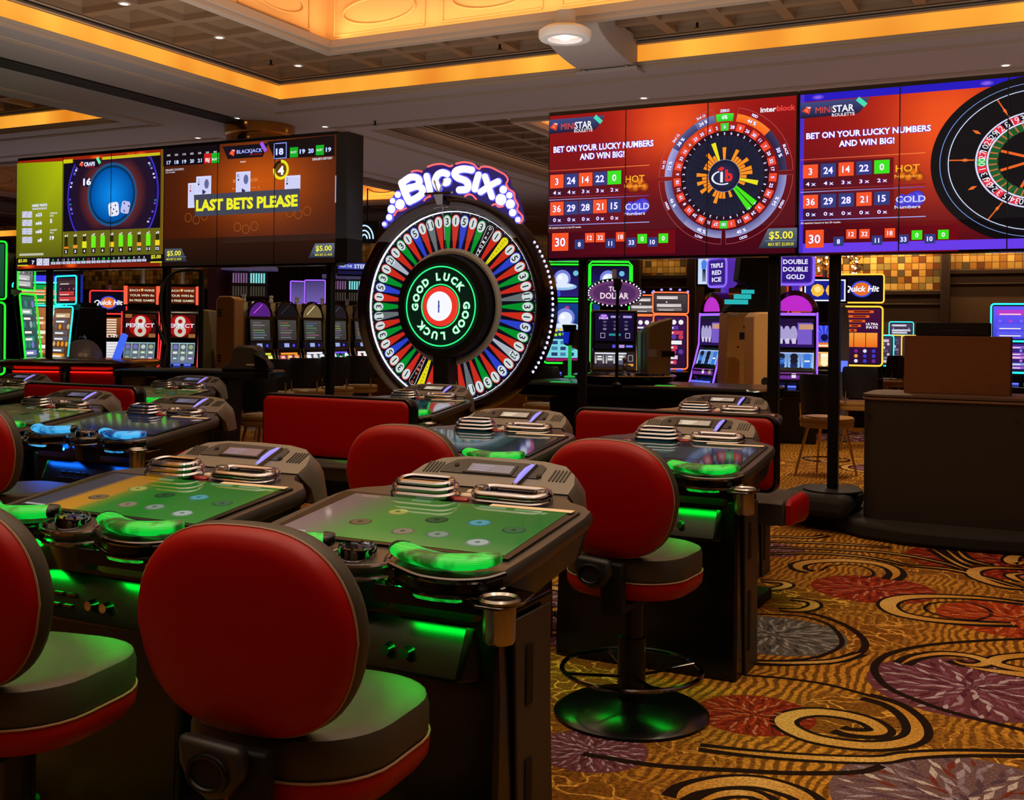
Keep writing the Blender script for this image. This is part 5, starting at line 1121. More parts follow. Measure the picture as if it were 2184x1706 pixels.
for nm, x, y, kind, gl_, lab in ST:
    if kind not in protos:
        s0 = station(kind); protos[kind] = s0; s0.location = (x, y, 0); s0['label'] = lab; s0['group'] = 'game terminals'
        if gl_ == 'B': swap_material(s0, ARMG, ARMB); swap_material(s0, UNDERG, UNDERB)
    else: dup(protos[kind], (x, y, 0), 0, lab, 'game terminals')
# ------------------------------------------------------------------ swivel chairs
def back_outline(k=1., w_=.262, h=.218, n=56, taper=.23):
    P = []
    for i in range(n):
        a = 2*pi*i/n; c, s_ = cos(a), sin(a); e = .74
        x = (abs(c)**e)*(1 if c >= 0 else -1)*w_; z = (abs(s_)**(.92 if s_ > 0 else .58))*(1 if s_ >= 0 else -1)*h
        x *= 1-taper*max(0, -z/h)**1.3+(.0 if z < 0 else 0)
        P.append((x*k, z*k))
    return P
def chair():
    t = thing('swivel_chair', 'x', 'chair')
    b = MB(); b.lathe([(.30, 0), (.30, .012), (.27, .03), (.12, .045), (.05, .06), (.05, .08)], n=40); b.build('base', BLACK, t)
    b = MB(); b.cyl((0, 0, .06), (0, 0, .50), .045, n=20); b.cyl((0, 0, .12), (0, 0, .30), .055, n=20); b.build('pole', BLACKS, t)
    b = MB(); b.tube([(.27*cos(2*pi*i/48), .27*sin(2*pi*i/48), .175) for i in range(48)], .0095, 8, closed=True)
    for k in range(4): a = pi/4+pi/2*k; b.cyl((.05*cos(a), .05*sin(a), .15), (.265*cos(a), .265*sin(a), .175), .006, n=8)
    b.build('foot_ring', DCHROME, t)
    R_ = lambda k, q=.0: [(x*k, y*k+.02) for x, y in rrect(-.24, .24, -.24, .25, .18, 7)]
    b = MB(); b.loft([[(x, y, z) for x, y in R_(k)] for k, z in ((.78, .485), (.93, .492), (1.0, .515), (1.01, .54), (1.0, .555))]); b.build('seat_shell', REDV, t)
    b = MB(); b.tube([(x, y, .558) for x, y in R_(1.005)], .0032, 6, closed=True); b.build('seat_piping', CREAMP, t)
    b = MB(); b.loft([[(x, y, z+(-.012 if k < .7 else 0)) for x, y in R_(k)] for k, z in ((.985, .56), (1.0, .575), (1.0, .62), (.975, .642), (.9, .650), (.6, .650), (.3, .646))]); b.build('seat_cushion', DARKV, t)
    # backrest, slightly reclined
    zc = .865; Y0_ = -.245
    def ring(k, y): return [(x, Y0_+y-(z)*.10, zc+z) for x, z in back_outline(k)]
    b = MB(); b.loft([ring(k, y) for k, y in ((.05, -.05), (.5, -.048), (.8, -.042), (.93, -.030), (.985, -.012), (1., .004))]); b.build('backrest_shell', REDV, t, ang=60)
    b = MB(); b.tube(ring(1.003, .006), .0034, 6, closed=True); b.build('backrest_piping', CREAMP, t)
    b = MB(); b.loft([ring(k, y) for k, y in ((.99, .006), (1.015, .015), (1.025, .035), (1.01, .052), (.95, .063), (.7, .068), (.2, .07))]); b.build('backrest_cushion', DARKV, t, ang=60)
    lp = [(-.105, .665), (.045, .655), (.055, .60), (.02, .555), (-.03, .54), (-.075, .565), (-.10, .61)]
    b = MB(); b.prism(lp, -.325, -.285, 'y'); br = b.build('bracket', mat('bracket_grey', (34, 31, 31), .45), t, bevel=.014)
    b = MB(); b.prism([(-.01, .64), (.085, .64), (.085, .46), (.0, .44)], -.29, -.25, 'y'); b.box(-.0, .08, -.285, .02, .452, .484); b.build('back_support', BLACKM, t, bevel=.008)
    b = MB(); b.tube([(x-.025, -.329, z+.60) for x, z in [(.045*cos(2*pi*i/24), .034*sin(2*pi*i/24)) for i in range(24)]], .006, 8, closed=True); b.build('grip_rim', BLACKS, br)
    b = MB(); b.lathe([(.001, 0), (.043, 0)], n=24, cap=False); o = b.build('grip_recess', mat('recess_black', (5, 5, 5), .7), br); o.location = (-.025, -.327, .60); o.rotation_euler.x = pi/2; o.scale.y = .78
    return t
CH = [(-1.52, 2.01, 5, 'nearest round backed red chair, large in front of the front row terminal'), (-2.33, 1.90, 10, 'red chair cut off by the lower left edge with a green lit seat'),
      (-1.50, 4.03, -3, 'red round backed chair in the aisle with its foot ring and round base showing'), (-2.48, 4.12, 4, 'red round backed chair in front of the middle terminal, only the backrest showing'),
      (-4.76, 3.88, 0, 'red round backed chair cut off by the left edge in the second row')]
c0 = chair()
for i, (x, y, r, lab) in enumerate(CH):
    if i == 0: c0.location = (x, y, 0); c0.rotation_euler.z = radians(r); c0['label'] = lab; c0['group'] = 'round backed chairs'
    else: dup(c0, (x, y, 0), radians(r), lab, 'round backed chairs')
# benches with wide backs
def bench():
    t = thing('bench', 'x', 'bench'); W = .575
    def outl(d):
        P = []
        for x, z in rrect(-W+d, W-d, d, .40-d, max(.055-d*.5, .02), 5):
            P.append((x, z+(.035*(1-(x/W)**2) if z > .2 else 0)))
        return P
    b = MB(); b.loft([[(x, y, .645+z) for x, z in outl(d)] for d, y in ((.02, -.05), (.005, -.046), (0, -.035), (0, .02), (.01, .05))]); b.build('backrest_frame', BLACK, t)
    b = MB(); b.loft([[(x, y, .645+z) for x, z in outl(d)] for d, y in ((.018, -.045), (.018, -.054), (.024, -.062), (.04, -.067), (.09, -.069))]); b.build('backrest_panel', REDV, t, ang=60)
    sec = lambda x, k=1.: [(x, .10+(y-.10)*1+.0, z) for y, z in [(y_*k+(1-k)*.27, z_*k+(1-k)*.53) for y_, z_ in ((.03, .47), (.03, .58), (.07, .605), (.40, .61), (.49, .58), (.52, .52), (.49, .46), (.40, .44))]]
    b = MB(); b.loft([sec(-.60, .9), sec(-.585), sec(.585), sec(.60, .9)]); b.build('seat', DARKV, t)
    for s_ in (-1, 1):
        b = MB(); sh = [(x_, [(p[0], p[1], p[2]) for p in sec(s_*x_, k)]) for x_, k in ((.602, .96), (.625, .92), (.640, .75), (.645, .3))]; b.loft([q for _, q in sh]); b.build('seat_end', REDV, t)
    b = MB(); b.box(-.45, .45, .12, .40, .0, .06); b.box(-.06, .06, .2, .32, .06, .45); b.build('pedestal', BLACKM, t, bevel=.01)
    b = MB(); b.box(-.4, .4, .02, .08, .40, .50); b.box(-.4, -.36, .0, .05, .45, .7); b.box(.36, .4, .0, .05, .45, .7); b.build('back_support', BLACKS, t)
    return t
b0 = bench()
for i, (x, y, lab) in enumerate(((-1.915, 5.76, 'wide red bench at the right behind the chart reflecting terminal'), (-4.14, 5.76, 'wide red bench in the middle left of a round chair'), (-6.40, 5.76, 'wide red bench at the left behind the dark terminals'))):
    if i == 0: b0.location = (x, y, 0); b0['label'] = lab; b0['group'] = 'wide red benches'
    else: dup(b0, (x, y, 0), 0, lab, 'wide red benches')
# ------------------------------------------------------------------ podium, boxes and platform at the right
pl = MB(); pts = [atz(u, v, .0) for u, v in ((1700, 1117), (1760, 1128), (1840, 1150), (1930, 1165), (2060, 1178), (2184, 1187), (2300, 1190))]
poly = [(p.x, p.y) for p in pts]+[(1.5, 9.6), (-1.2, 9.6)]
pl.prism(poly, 0, .12, 'z'); o = pl.build('platform', mat('platform_black', (24, 20, 18), .85), bevel=.03); tag(o, 'low black carpeted platform under the podium and the post', 'platform')
q = atz(1700, 1045, .28); pl = MB(); A0 = atz(1668, 1075, .28)
sb = MB(); sb.prism([(-1.98, 8.40), (-1.50, 8.24), (-1.42, 8.24), (-1.42, 8.95), (-1.5, 9.1), (-1.9, 8.9)], .12, .28, 'z'); o = sb.build('step_block', mat('platform_black', (24, 20, 18), .85), bevel=.05); tag(o, 'dark rounded plinth that the post at the right stands on', 'plinth')
xl = aty(1840, 840, 8.45).x; xr = .55
def rr(k, x0, x1, y0, y1, r): return [(x, y) for x, y in rrect(x0-k, x1+k, y0-k, y1+k, r, 8)]
t = thing('podium', 'dark brown rounded podium counter at the right edge', 'podium', ((xl+xr)/2, 8.72, .12)); hw = (xr-xl)/2
b = MB(); b.loft([[(x, y, z) for x, y in rr(0, -hw, hw, -.30, .36, .13)] for z in (0, .865)]); b.build('body', mat('podium_leather', (40, 33, 28), .5), t)
b = MB(); b.loft([[(x, y, z) for x, y in rr(k, -hw, hw, -.30, .36, .14)] for k, z in ((.0, .868), (.012, .875), (.014, .885), (.0, .892))]); b.build('rim', mat('podium_edge', (120, 92, 74), .4), t)
b = MB(); b.loft([[(x, y, z) for x, y in rr(k, -hw, hw, -.30, .36, .14)] for k, z in ((.0, .894), (.01, .90), (.01, .915), (-.02, .922))]); b.build('counter', mat('podium_top', (86, 66, 54), .5), t)
for u, v in ((1856, 888), (2168, 895)):
    p = aty(u, v, 8.42); b = MB(); b.loft([[(p.x-(xl+xr)/2+.009*cos(2*pi*i/12), -.306+dy, p.z-.12+.015*sin(2*pi*i/12)) for i in range(12)] for dy in (0, -.004)]); b.build('lock', CHROME, t)
p0, p1 = aty(1928, 800, 8.68), aty(2155, 800, 8.68); zc = 1.042
t = thing('wooden_box', 'plain brown wooden box standing on the podium', 'box', ((p0.x+p1.x)/2, 8.83, zc)); hw2 = (p1.x-p0.x)/2
b = MB(); b.box(-hw2, hw2, -.15, .15, 0, aty(2040, 717, 8.68).z-zc); b.build('body', mat('brown_plywood', (112, 62, 30), .55, bump=(30, .1)), t, bevel=.004)
p2, p3 = aty(1953, 700, 8.7), aty(2110, 700, 8.7); zt_ = aty(2040, 717, 8.68).z
t = thing('black_device', 'flat black equipment case on top of the wooden box', 'case', ((p2.x+p3.x)/2, 8.83, zt_)); hw3 = (p3.x-p2.x)/2
b = MB(); b.box(-hw3, hw3, -.13, .13, 0, aty(2040, 688, 8.7).z-zt_); b.build('body', BLACKM, t, bevel=.006)
A = Art(); A.text('Scientific', 0, 0, .012, (60, 64, 62), 1, .12, bold=0); b = MB(); b.box(-.08, .08, -.131, -.130, .04, .045); b.build('badge', mat('badge_grey', (50, 54, 52), .4), t)
# ------------------------------------------------------------------ bar stools
def stool():
    t = thing('bar_stool', 'x', 'stool'); S = lambda k: rrect(-.25*k, .25*k, -.23*k, .24*k, .17*k, 6)
    b = MB(); b.loft([[(x, y, z) for x, y in S(k)] for k, z in ((.85, .50), (.98, .51), (1., .54), (.99, .556))]); b.loft([[(x, y, z) for x, y in S(k)] for k, z in ((.98, .557), (1.02, .575), (1.01, .60), (.93, .615), (.5, .62))]); b.build('seat', TANV, t)
    b = MB(); ar = [(.24*sin(radians(a)), .245-.30+.0-.20*cos(radians(a))+.02) for a in range(-60, 61, 15)]
    def bk(k, z, s_=1): return [(x*k, y-(z-.6)*.12, z) for x, y in ar]+[(x*k*.86, y+.045-(z-.6)*.12, z) for x, y in reversed(ar)]
    b.loft([bk(.92, .66), bk(1., .70), bk(1.06, .95), bk(1.0, 1.04), bk(.92, 1.055)]); b.build('backrest', NAVYV, t)
    for sx in (-1, 1): b = MB(); b.tube([(sx*.16, -.15, .53), (sx*.17, -.22, .62), (sx*.17, -.24, .75)], .010, 6); b.build('back_bracket', CHROME, t)
    for sx in (-1, 1):
        for sy in (-1, 1): b = MB(); b.cyl((sx*.14, sy*.13, .51), (sx*.23, sy*.22, .0), .017, .012, 8); b.build('leg', mat('gilt_leg', (196, 156, 88), .3, .9), t)
    b = MB(); b.tube([(.235*cos(2*pi*i/36), .225*sin(2*pi*i/36), .17) for i in range(36)], .009, 6, closed=True); b.build('foot_ring', CHROME, t)
    return t
ST0 = stool(); first = [True]
def put_stool(u, d, rz, lab, grp, v=None):
    p = atd(u, 700, d); 
    if first[0]: first[0] = False; ST0.location = (p.x, p.y, 0); ST0.rotation_euler.z = rz; ST0['label'] = lab; ST0['group'] = grp
    else: dup(ST0, (p.x, p.y, 0), rz, lab, grp)
put_stool(1765, 11.4, radians(-18), 'tan seated stool with gilt legs behind the post left of the podium', 'bar stools')
put_stool(1835, 14.0, radians(10), 'stool farther back, its dark back showing between post and podium', 'bar stools')
put_stool(1893, 21.0, radians(60), 'small far stool right of the tall gold framed slot machine', 'far stools'); put_stool(1910, 20.0, radians(75), 'small far stool just left of the wooden box', 'far stools')
for u, d, lab in ((588, 14.6, 'first dark backed stool from the black table in front of the arched machines'), (655, 15.2, 'second dark backed stool in front of the arched machines'),
                  (718, 15.9, 'dark backed stool just right of the middle post'), (770, 16.6, 'dark backed stool touching the left side of the prize wheel')):
    put_stool(u, d, radians(30), lab, 'stools by the arched machines')
put_stool(1212, 15.0, radians(170), 'stool with pale frame behind the small betting monitor at the roulette table', 'bar stools'); put_stool(1165, 12.9, radians(10), 'stool with gilt legs under the left end of the roulette table', 'bar stools')
put_stool(570, 10.9, radians(10), 'tan stool with wooden legs between the black table and the middle bench', 'bar stools')
# ------------------------------------------------------------------ slot machines
def neon(nm, c, es=1.5): return emi(nm+'_neon', c, es)
NG, NC, NB_, NR, NP, NO, NY, NV = neon('lime', (30, 240, 40)), neon('cyan', (40, 230, 230)), neon('blue', (60, 100, 255)), neon('scarlet', (255, 50, 50)), neon('purple', (150, 90, 255)), neon('orange', (255, 110, 60)), neon('amber', (255, 190, 60)), neon('violet', (120, 90, 250))
GOLDP = mat('tan_cabinet_paint', (158, 112, 52), .5); OLIVEP = mat('olive_cabinet_paint', (124, 104, 66), .5); GREYP = mat('grey_cabinet_paint', (92, 88, 92), .45)
def frame_tube(par, x0, x1, z0, z1, y, m, r=.012, nm='neon_frame', rad=.04):
    b = MB(); b.tube([(x, y, z) for x, z in rrect(x0, x1, z0, z1, rad, 4)], r, 6, closed=True); return b.build(nm, m, par)
def panel(par, nm, x0, x1, z0, z1, y, fn, tilt=0., bez=.02):
    """a lit picture panel: black bezel with its picture"""
    b = MB(); b.box(x0-bez, x1+bez, 0, .03, -bez, z1-z0+bez); o = b.build(nm, BLACK, par, (0, y, z0)); o.rotation_euler.x = tilt
    A = Art(); A.b.M = Matrix.Translation((0, -.003, 0)); fn(A, x0, x1, z1-z0); A.build('picture', o); return o
def candle(par, z, x=0, y=.25, rings=2):
    b = MB(); b.lathe([(.035, z), (.035, z+.05), (.028, z+.055), (.028, z+.07*rings), (.034, z+.075*rings), (.034, z+.11*rings), (.001, z+.115*rings)], x, y, 12); b.build('service_candle', mat('frosted_lamp', (190, 186, 190), .25, .2), par)
def deck(par, w_, d, lit=None, z=.80, c=BLACK):
    b = MB(); b.loft([[(-w_/2, -d/2-.16, z-.05), (w_/2, -d/2-.16, z-.05), (w_/2, -d/2+.05, z-.10), (-w_/2, -d/2+.05, z-.10)], [(-w_/2, -d/2-.16, z), (w_/2, -d/2-.16, z), (w_/2, -d/2+.05, z+.06), (-w_/2, -d/2+.05, z+.06)]]); o = b.build('button_deck', c, par, bevel=.01)
    if lit:
        for k, x in enumerate((-.17, -.02, .15)):
            b = MB(); b.loft([[(x+q[0], -d/2-.06+q[1], z+.035+h) for q in rrect(-.055, .055, -.03, .03, .02, 3)] for h in (0, .02)]); b.build('lit_button', lit, o)
def body(par, prof, w_, m=BLACK, nm='cabinet', bev=.012):
    b = MB(); b.prism(prof, -w_/2, w_/2, 'x'); return b.build(nm, m, par, bevel=bev)
def q(A, x0, x1, h, fx0, fz0, fx1, fz1, c, l=1, c2=None): w_ = x1-x0; A.rect(x0+w_*fx0, h*fz0, x0+w_*fx1, h*fz1, c, l, c2)
def T(A, x0, x1, h, fx, fz, fh, txt, c, l=3, fw=None, bold=.03, halo=None, rot=0, shear=0.): A.text(txt, x0+(x1-x0)*fx, h*fz, h*fh, c, l, None if fw is None else (x1-x0)*fw, 'c', bold, rot, shear, halo)
def reels(A, x0, x1, h, n, z0, z1, cols, seed=1, bg=(190, 195, 200), l=1):
    r = random.Random(seed); w_ = (x1-x0)/n
    for i in range(n):
        A.rect(x0+w_*i+w_*.06, h*z0, x0+w_*(i+1)-w_*.06, h*z1, bg, l, tuple(v*.7 for v in bg))
        for k in range(3):
            c = r.choice(cols); zz = h*(z0+(z1-z0)*(.18+.32*k)); xx = x0+w_*(i+.5); s_ = w_*.3
            if r.random() < .5: A.disc(xx, zz, s_, c, l+1, 12)
            else: A.rect(xx-s_, zz-s_*.6, xx+s_, zz+s_*.6, c, l+1); A.rect(xx-s_*.7, zz-s_*.2, xx+s_*.7, zz+s_*.2, (250, 250, 240), l+2)
def S_(u, d, nm, lab, rz=0, grp=None): p = atd(u, 700, d); return thing('slot_machine', lab, 'slot machine', (p.x, p.y, 0), radians(rz), grp)
FACE = lambda u: 0.
# --- pair of red framed machines with a big figure eight
def perfect():
    t = thing('slot_machine', 'x', 'slot machine'); w_, d = .62, .6
    body(t, [(-.30, 0), (.30, 0), (.30, 1.72), (-.12, 1.72), (-.16, 1.66), (-.20, 1.25), (-.26, 1.0), (-.34, .80), (-.30, .70), (-.28, .4)], w_, BLACK); deck(t, w_, d, emi('blue_button', (90, 110, 255), 1.4), .78)
    def big(A, x0, x1, h):
        A.rect(x0, 0, x1, h, (60, 12, 8), 0); A.disc((x0+x1)/2, h/2, h*.48, (170, 14, 16), 1, 28, rz=h*.47); cx = (x0+x1)/2
        A.ring(cx, h*.70, h*.09, h*.22, (214, 208, 190), 3, n=20); A.ring(cx, h*.28, h*.10, h*.25, (200, 194, 176), 3, n=20); T(A, x0, x1, h, .5, .52, .17, 'PERFECT', (226, 232, 250), 5, .92, .02)
        for a, b_ in ((0, .84), (.78, .0)): q(A, x0, x1, h, a, b_, a+.22, b_+.16, (150, 96, 50), 2)
    panel(t, 'upper_screen', -.25, .25, 1.27, 1.66, -.235, big, -.10)
    def low(A, x0, x1, h): A.rect(x0, 0, x1, h, (110, 120, 140), 0, (150, 190, 200)); reels(A, x0, x1, h, 4, .1, .95, [(120, 110, 190), (150, 170, 120), (190, 200, 190), (100, 130, 150)], 4, (104, 116, 128)); q(A, x0, x1, h, 0, 0, 1, .09, (90, 110, 160), 3)
    panel(t, 'reel_screen', -.25, .25, .84, 1.20, -.34, low, -.28)
    for s_ in (-1, 1): b = MB(); b.tube([(s_*.305, -.20, 1.70), (s_*.305, -.22, 1.4), (s_*.305, -.24, 1.2), (s_*.31, -.32, .95), (s_*.31, -.36, .78)], .012, 6); b.build('neon_edge', NR, t)
    def top(A, x0, x1, h):
        A.rect(x0, 0, x1, h, (70, 20, 8), 0, (110, 30, 10))
        for fz, s_ in ((.78, 'EACH 8 WINS'), (.48, 'YOUR WIN 8x'), (.18, 'IN FREE GAMES')): T(A, x0, x1, h, .5, fz, .13, s_, (230, 226, 190), 2, .84, .02)
        A.ring((x0+x1)/2, h*.8, h*.04, h*.09, (240, 150, 60), 3, n=12)
    b = MB(); b.box(-.05, .05, -.0, .1, 1.7, 1.82); b.build('topper_neck', BLACK, t)
    o = panel(t, 'topper', -.24, .24, 1.84, 2.12, -.12, top, 0, .05)
    for s_ in (-1, 1): b = MB(); b.cyl((s_*.265, -.14, 1.82), (s_*.265, -.14, 2.13), .03, n=10); b.build('red_lamp_bar', emi('red_tube_lamp', (240, 90, 60), 1.2), t)
    candle(t, 2.16, 0, -.05, 3); return t
P8 = perfect(); p = atd(306, 700, 18.6); P8.location = (p.x, p.y, 0); P8.rotation_euler.z = radians(32); P8['label'] = 'slot machine with a big figure eight, left one of the red edged pair'; P8['group'] = 'figure eight machines'
p = atd(390, 700, 18.6); dup(P8, (p.x, p.y, 0), radians(32), 'right one of the figure eight machines, half behind the arched black pole', 'figure eight machines')
# --- red framed machine left of them
def two_screen(u, d, lab, rz, frame_m, topfn, upfn, lowfn, w_=.6, ztop=2.08, edge=True, bodym=BLACK, low_z=(.84, 1.18), up_z=(1.24, 1.60), top_z=(1.70, 2.05), lit=None, grp=None):
    t = S_(u, d, '', lab, rz, grp); body(t, [(-.28, 0), (.32, 0), (.32, up_z[1]+.06), (-.18, up_z[1]+.06), (-.22, low_z[1]+.03), (-.32, low_z[0]-.03), (-.28, low_z[0]-.12), (-.26, .4)], w_, bodym)
    deck(t, w_, .6, lit, low_z[0]-.06); panel(t, 'reel_screen', -w_*.42, w_*.42, *low_z, -.335, lowfn, -.26); panel(t, 'upper_screen', -w_*.42, w_*.42, *up_z, -.235, upfn, -.04)
    b = MB(); b.box(-w_*.3, w_*.3, -.1, .1, up_z[1], top_z[0]); b.build('topper_neck', BLACK, t); panel(t, 'topper', -w_*.47, w_*.47, *top_z, -.16, topfn, 0, .03)
    if frame_m:
        frame_tube(t, -w_*.52, w_*.52, top_z[0]-.03, top_z[1]+.03, -.19, frame_m)
        if edge:
            for s_ in (-1, 1): b = MB(); b.tube([(s_*w_*.5, -.24, up_z[1]+.05), (s_*w_*.5, -.25, low_z[1]), (s_*w_*.5, -.36, low_z[0]-.04)], .011, 6); b.build('neon_edge', frame_m, t)
    candle(t, top_z[1]+.03, 0, -.05, 1); return t
def quick_top(A, x0, x1, h):
    A.rect(x0, 0, x1, h, (12, 8, 26), 0); A.disc((x0+x1)/2, h*.48, h*.34, (230, 110, 40), 1, 24, rz=h*.28); A.ring((x0+x1)/2, h*.48, h*.34, h*.42, (60, 80, 220), 1.5, n=24, k=.8)
    T(A, x0, x1, h, .5, .5, .24, 'Quick Hit', (250, 250, 255), 4, .86, .03, None, 0, .2)
def quick_up(A, x0, x1, h):
    A.rect(x0, 0, x1, h, (90, 40, 20), 0, (150, 70, 30)); A.poly([(x0, h), (x0+(x1-x0)*.2, h), (x0+(x1-x0)*.35, 0), (x0, 0)], (250, 200, 50), 1)
    for k in range(7): q(A, x0, x1, h, .34, .86-.12*k, .8, .93-.12*k, (245, 220, 190), 2)
    T(A, x0, x1, h, .55, .08, .1, 'REEL HIT', (250, 250, 250), 3, .6)
def quick_low(A, x0, x1, h): A.rect(x0, 0, x1, h, (220, 220, 226), 0, (236, 234, 232)); [q(A, x0, x1, h, 0, .12+.15*k, 1, .14+.15*k, (120, 120, 140), 1) for k in range(6)]; q(A, x0, x1, h, .45, 0, .47, 1, (120, 120, 140), 1)
two_screen(234, 19.9, 'slot machine with a red neon frame, oval logo topper, left of the figure eight pair', 38, NR, quick_top, quick_up, quick_low)
# --- row of dark arch topped machines
def arch(kc, seed, lab, u, d, gls=(40, 30, 60), first_=False):
    t = S_(u, d, '', lab, 90, 'arch topped slot machines'); w_ = .60
    def sec(y, z1, rr_):
        P = [(-w_/2, y, 0), (w_/2, y, 0)]
        for k in range(13): a = pi*k/12; P.append((w_/2*cos(a), y, z1+w_/2*.85*sin(a)))
        return P
    b = MB(); b.loft([sec(-.20, 1.62, 0), sec(.32, 1.58, 0)]); b.build('arch_body', OLIVEP, t)
    b = MB(); b.prism([(-.20, 0), (-.19, 0), (-.19, 1.62), (-.20, 1.62), (-.22, 1.2), (-.33, .86), (-.28, .74), (-.26, .3)], -w_/2, w_/2, 'x'); b.build('front', BLACK, t)
    def gl_(A, x0, x1, h):
        P = [(x0, 0), (x1, 0)]+[((x0+x1)/2+(x1-x0)/2*cos(pi*k/12), h*sin(pi*k/12)) for k in range(13)]; A.poly(P, gls, 0); A.line((x0+.1, h*.2), (x0+.3, h*.85), .012, tuple(min(255, v*3) for v in gls), 1)
    panel(t, 'arch_glass', -.25, .25, 1.63, 1.85, -.222, gl_, 0, .0)
    b = MB(); b.tube([(.30*cos(pi*k/20), -.215, 1.62+.265*sin(pi*k/20)) for k in range(21)], .012, 6); b.build('arch_trim', DCHROME, t)
    def up(A, x0, x1, h):
        A.rect(x0, 0, x1, h, (54, 52, 52), 0, (70, 66, 62)); r = random.Random(seed)
        for k in range(7): q(A, x0, x1, h, .12, .10+.12*k, .12+r.uniform(.4, .78), .16+.12*k, tuple(r.randint(70, 130) for _ in range(3)), 1)
    panel(t, 'pay_glass', -.23, .23, 1.26, 1.58, -.242, up, -.06)
    def mid(A, x0, x1, h): A.rect(x0, 0, x1, h, (16, 16, 34), 0); q(A, x0, x1, h, .3, .2, .55, .9, (150, 170, 220), 1); A.disc(x0+(x1-x0)*.78, h*.5, h*.3, (90, 80, 255), 1, 14, rz=h*.25)
    panel(t, 'card_reader', -.25, .25, 1.13, 1.22, -.262, mid, -.15)
    def low(A, x0, x1, h): A.rect(x0, 0, x1, h, (20, 16, 24), 0); q(A, x0, x1, h, .1, .86, .9, .97, kc[1], 1); reels(A, x0, x1, h, 3, .25, .82, [kc[0], kc[1], (240, 240, 240), (40, 30, 40)], seed, kc[2]); q(A, x0, x1, h, .5, .06, .7, .16, (40, 190, 200), 1); q(A, x0, x1, h, .1, .06, .2, .14, (40, 190, 200), 1)
    panel(t, 'reel_window', -.26, .26, .80, 1.08, -.35, low, -.30); deck(t, w_, .6, None, .74)
    for s_ in (-1, 1): b = MB(); b.cyl((s_*.29, -.26, 1.12), (s_*.29, -.37, .74), .011, n=6); b.build('chrome_edge', CHROME, t)
    candle(t, 1.86, 0, .1, 1); return t
KC = [((120, 200, 60), (220, 220, 60), (60, 60, 50)), ((230, 70, 40), (250, 150, 40), (220, 120, 140)), ((230, 220, 230), (240, 240, 250), (180, 190, 200)), ((40, 220, 150), (120, 90, 250), (40, 190, 130)), ((230, 90, 80), (250, 240, 240), (150, 80, 70))]
for i, (u, d, gl_, lab) in enumerate(((530, 17.2, (80, 30, 120), 'leftmost arch topped slot machine, violet arch glass, beside the tan cabinet'), (588, 17.75, (20, 16, 20), 'second arch topped slot machine with orange and violet reels'), (643, 18.3, (110, 92, 60), 'third arch topped slot machine with a gilt arch and white reels'),
                                   (697, 18.85, (30, 26, 30), 'fourth arch topped slot machine with green reels, behind the post'), (750, 19.4, (40, 20, 24), 'fifth arch topped slot machine with red reels, beside the prize wheel'))):
    arch(KC[i], 11+i, lab, u, d, gl_)
# tan cabinet sides standing end-on
def slab_cab(u0, u1, d, ztop, m, lab, skew=.0, prof=None, marks=True, rz=0):
    a, b_ = atd(u0, 700, d), atd(u1, 700, d); w_ = (b_-a).length; t = thing('machine_cabinet', lab, 'cabinet', ((a.x+b_.x)/2, (a.y+b_.y)/2, 0), YAW)
    P = prof or [(-w_/2, 0), (w_/2, 0), (w_/2, ztop-.04), (w_/2-.06, ztop), (-w_/2+.05, ztop), (-w_/2, ztop-.06)]
    b = MB(); b.prism([(x*w_ if prof else x, z) for x, z in P], -.05, .5, 'y'); b.build('side_panel', m, t, bevel=.02)
    return t, w_
t, w_ = slab_cab(462, 502, 16.3, 1.92, GOLDP, 'tall tan cabinet side left of the arch topped machines')
for zz in (1.62, .95):
    for k in range(3): b = MB(); b.box(-w_*.38, -w_*.2, -.056, -.05, zz+.04*k, zz+.052+.04*k-.03); b.build('vent_slot', BLACKM, t)
slab_cab(431, 456, 17.6, 1.80, OLIVEP, 'narrow olive cabinet side with slanted top right of the black pole', prof=[(-.5, 0), (.5, 0), (.5, 1.3), (.2, 1.72), (-.5, 1.74)])
# ------------------------------------------------------------------ slot machines at the left edge
def tall_screen(t, w_, z0, z1, nm, fn, m, y=-.28, lean=.0, rad=.05):
    o = panel(t, nm, -w_/2, w_/2, z0, z1, y, fn, lean, .015); 
    b = MB(); b.tube([(x, -.02, z) for x, z in rrect(-w_/2-.03, w_/2+.03, -.03, z1-z0+.03, rad, 4)], .013, 6, closed=True); b.build('neon_frame', m, o); return o
def busy(cols, n=7, base=(20, 60, 40), seed=1):
    def f(A, x0, x1, h):
        r = random.Random(seed); A.rect(x0, 0, x1, h, base, 0, tuple(min(255, v*1.5) for v in base))
        for k in range(n):
            zz = h*(.06+.88*k/n); c = r.choice(cols)
            if k % 3 == 2:
                for j in range(4): A.disc(x0+(x1-x0)*(.15+.23*j), zz+h*.05, h*.05, r.choice(cols), 1, 10)
            else: q(A, x0, x1, h, .08, zz/h, r.uniform(.7, .94), zz/h+.75/n*.9, c, 1); q(A, x0, x1, h, .14, zz/h+.02, .6, zz/h+.05, (250, 245, 230), 2)
    return f
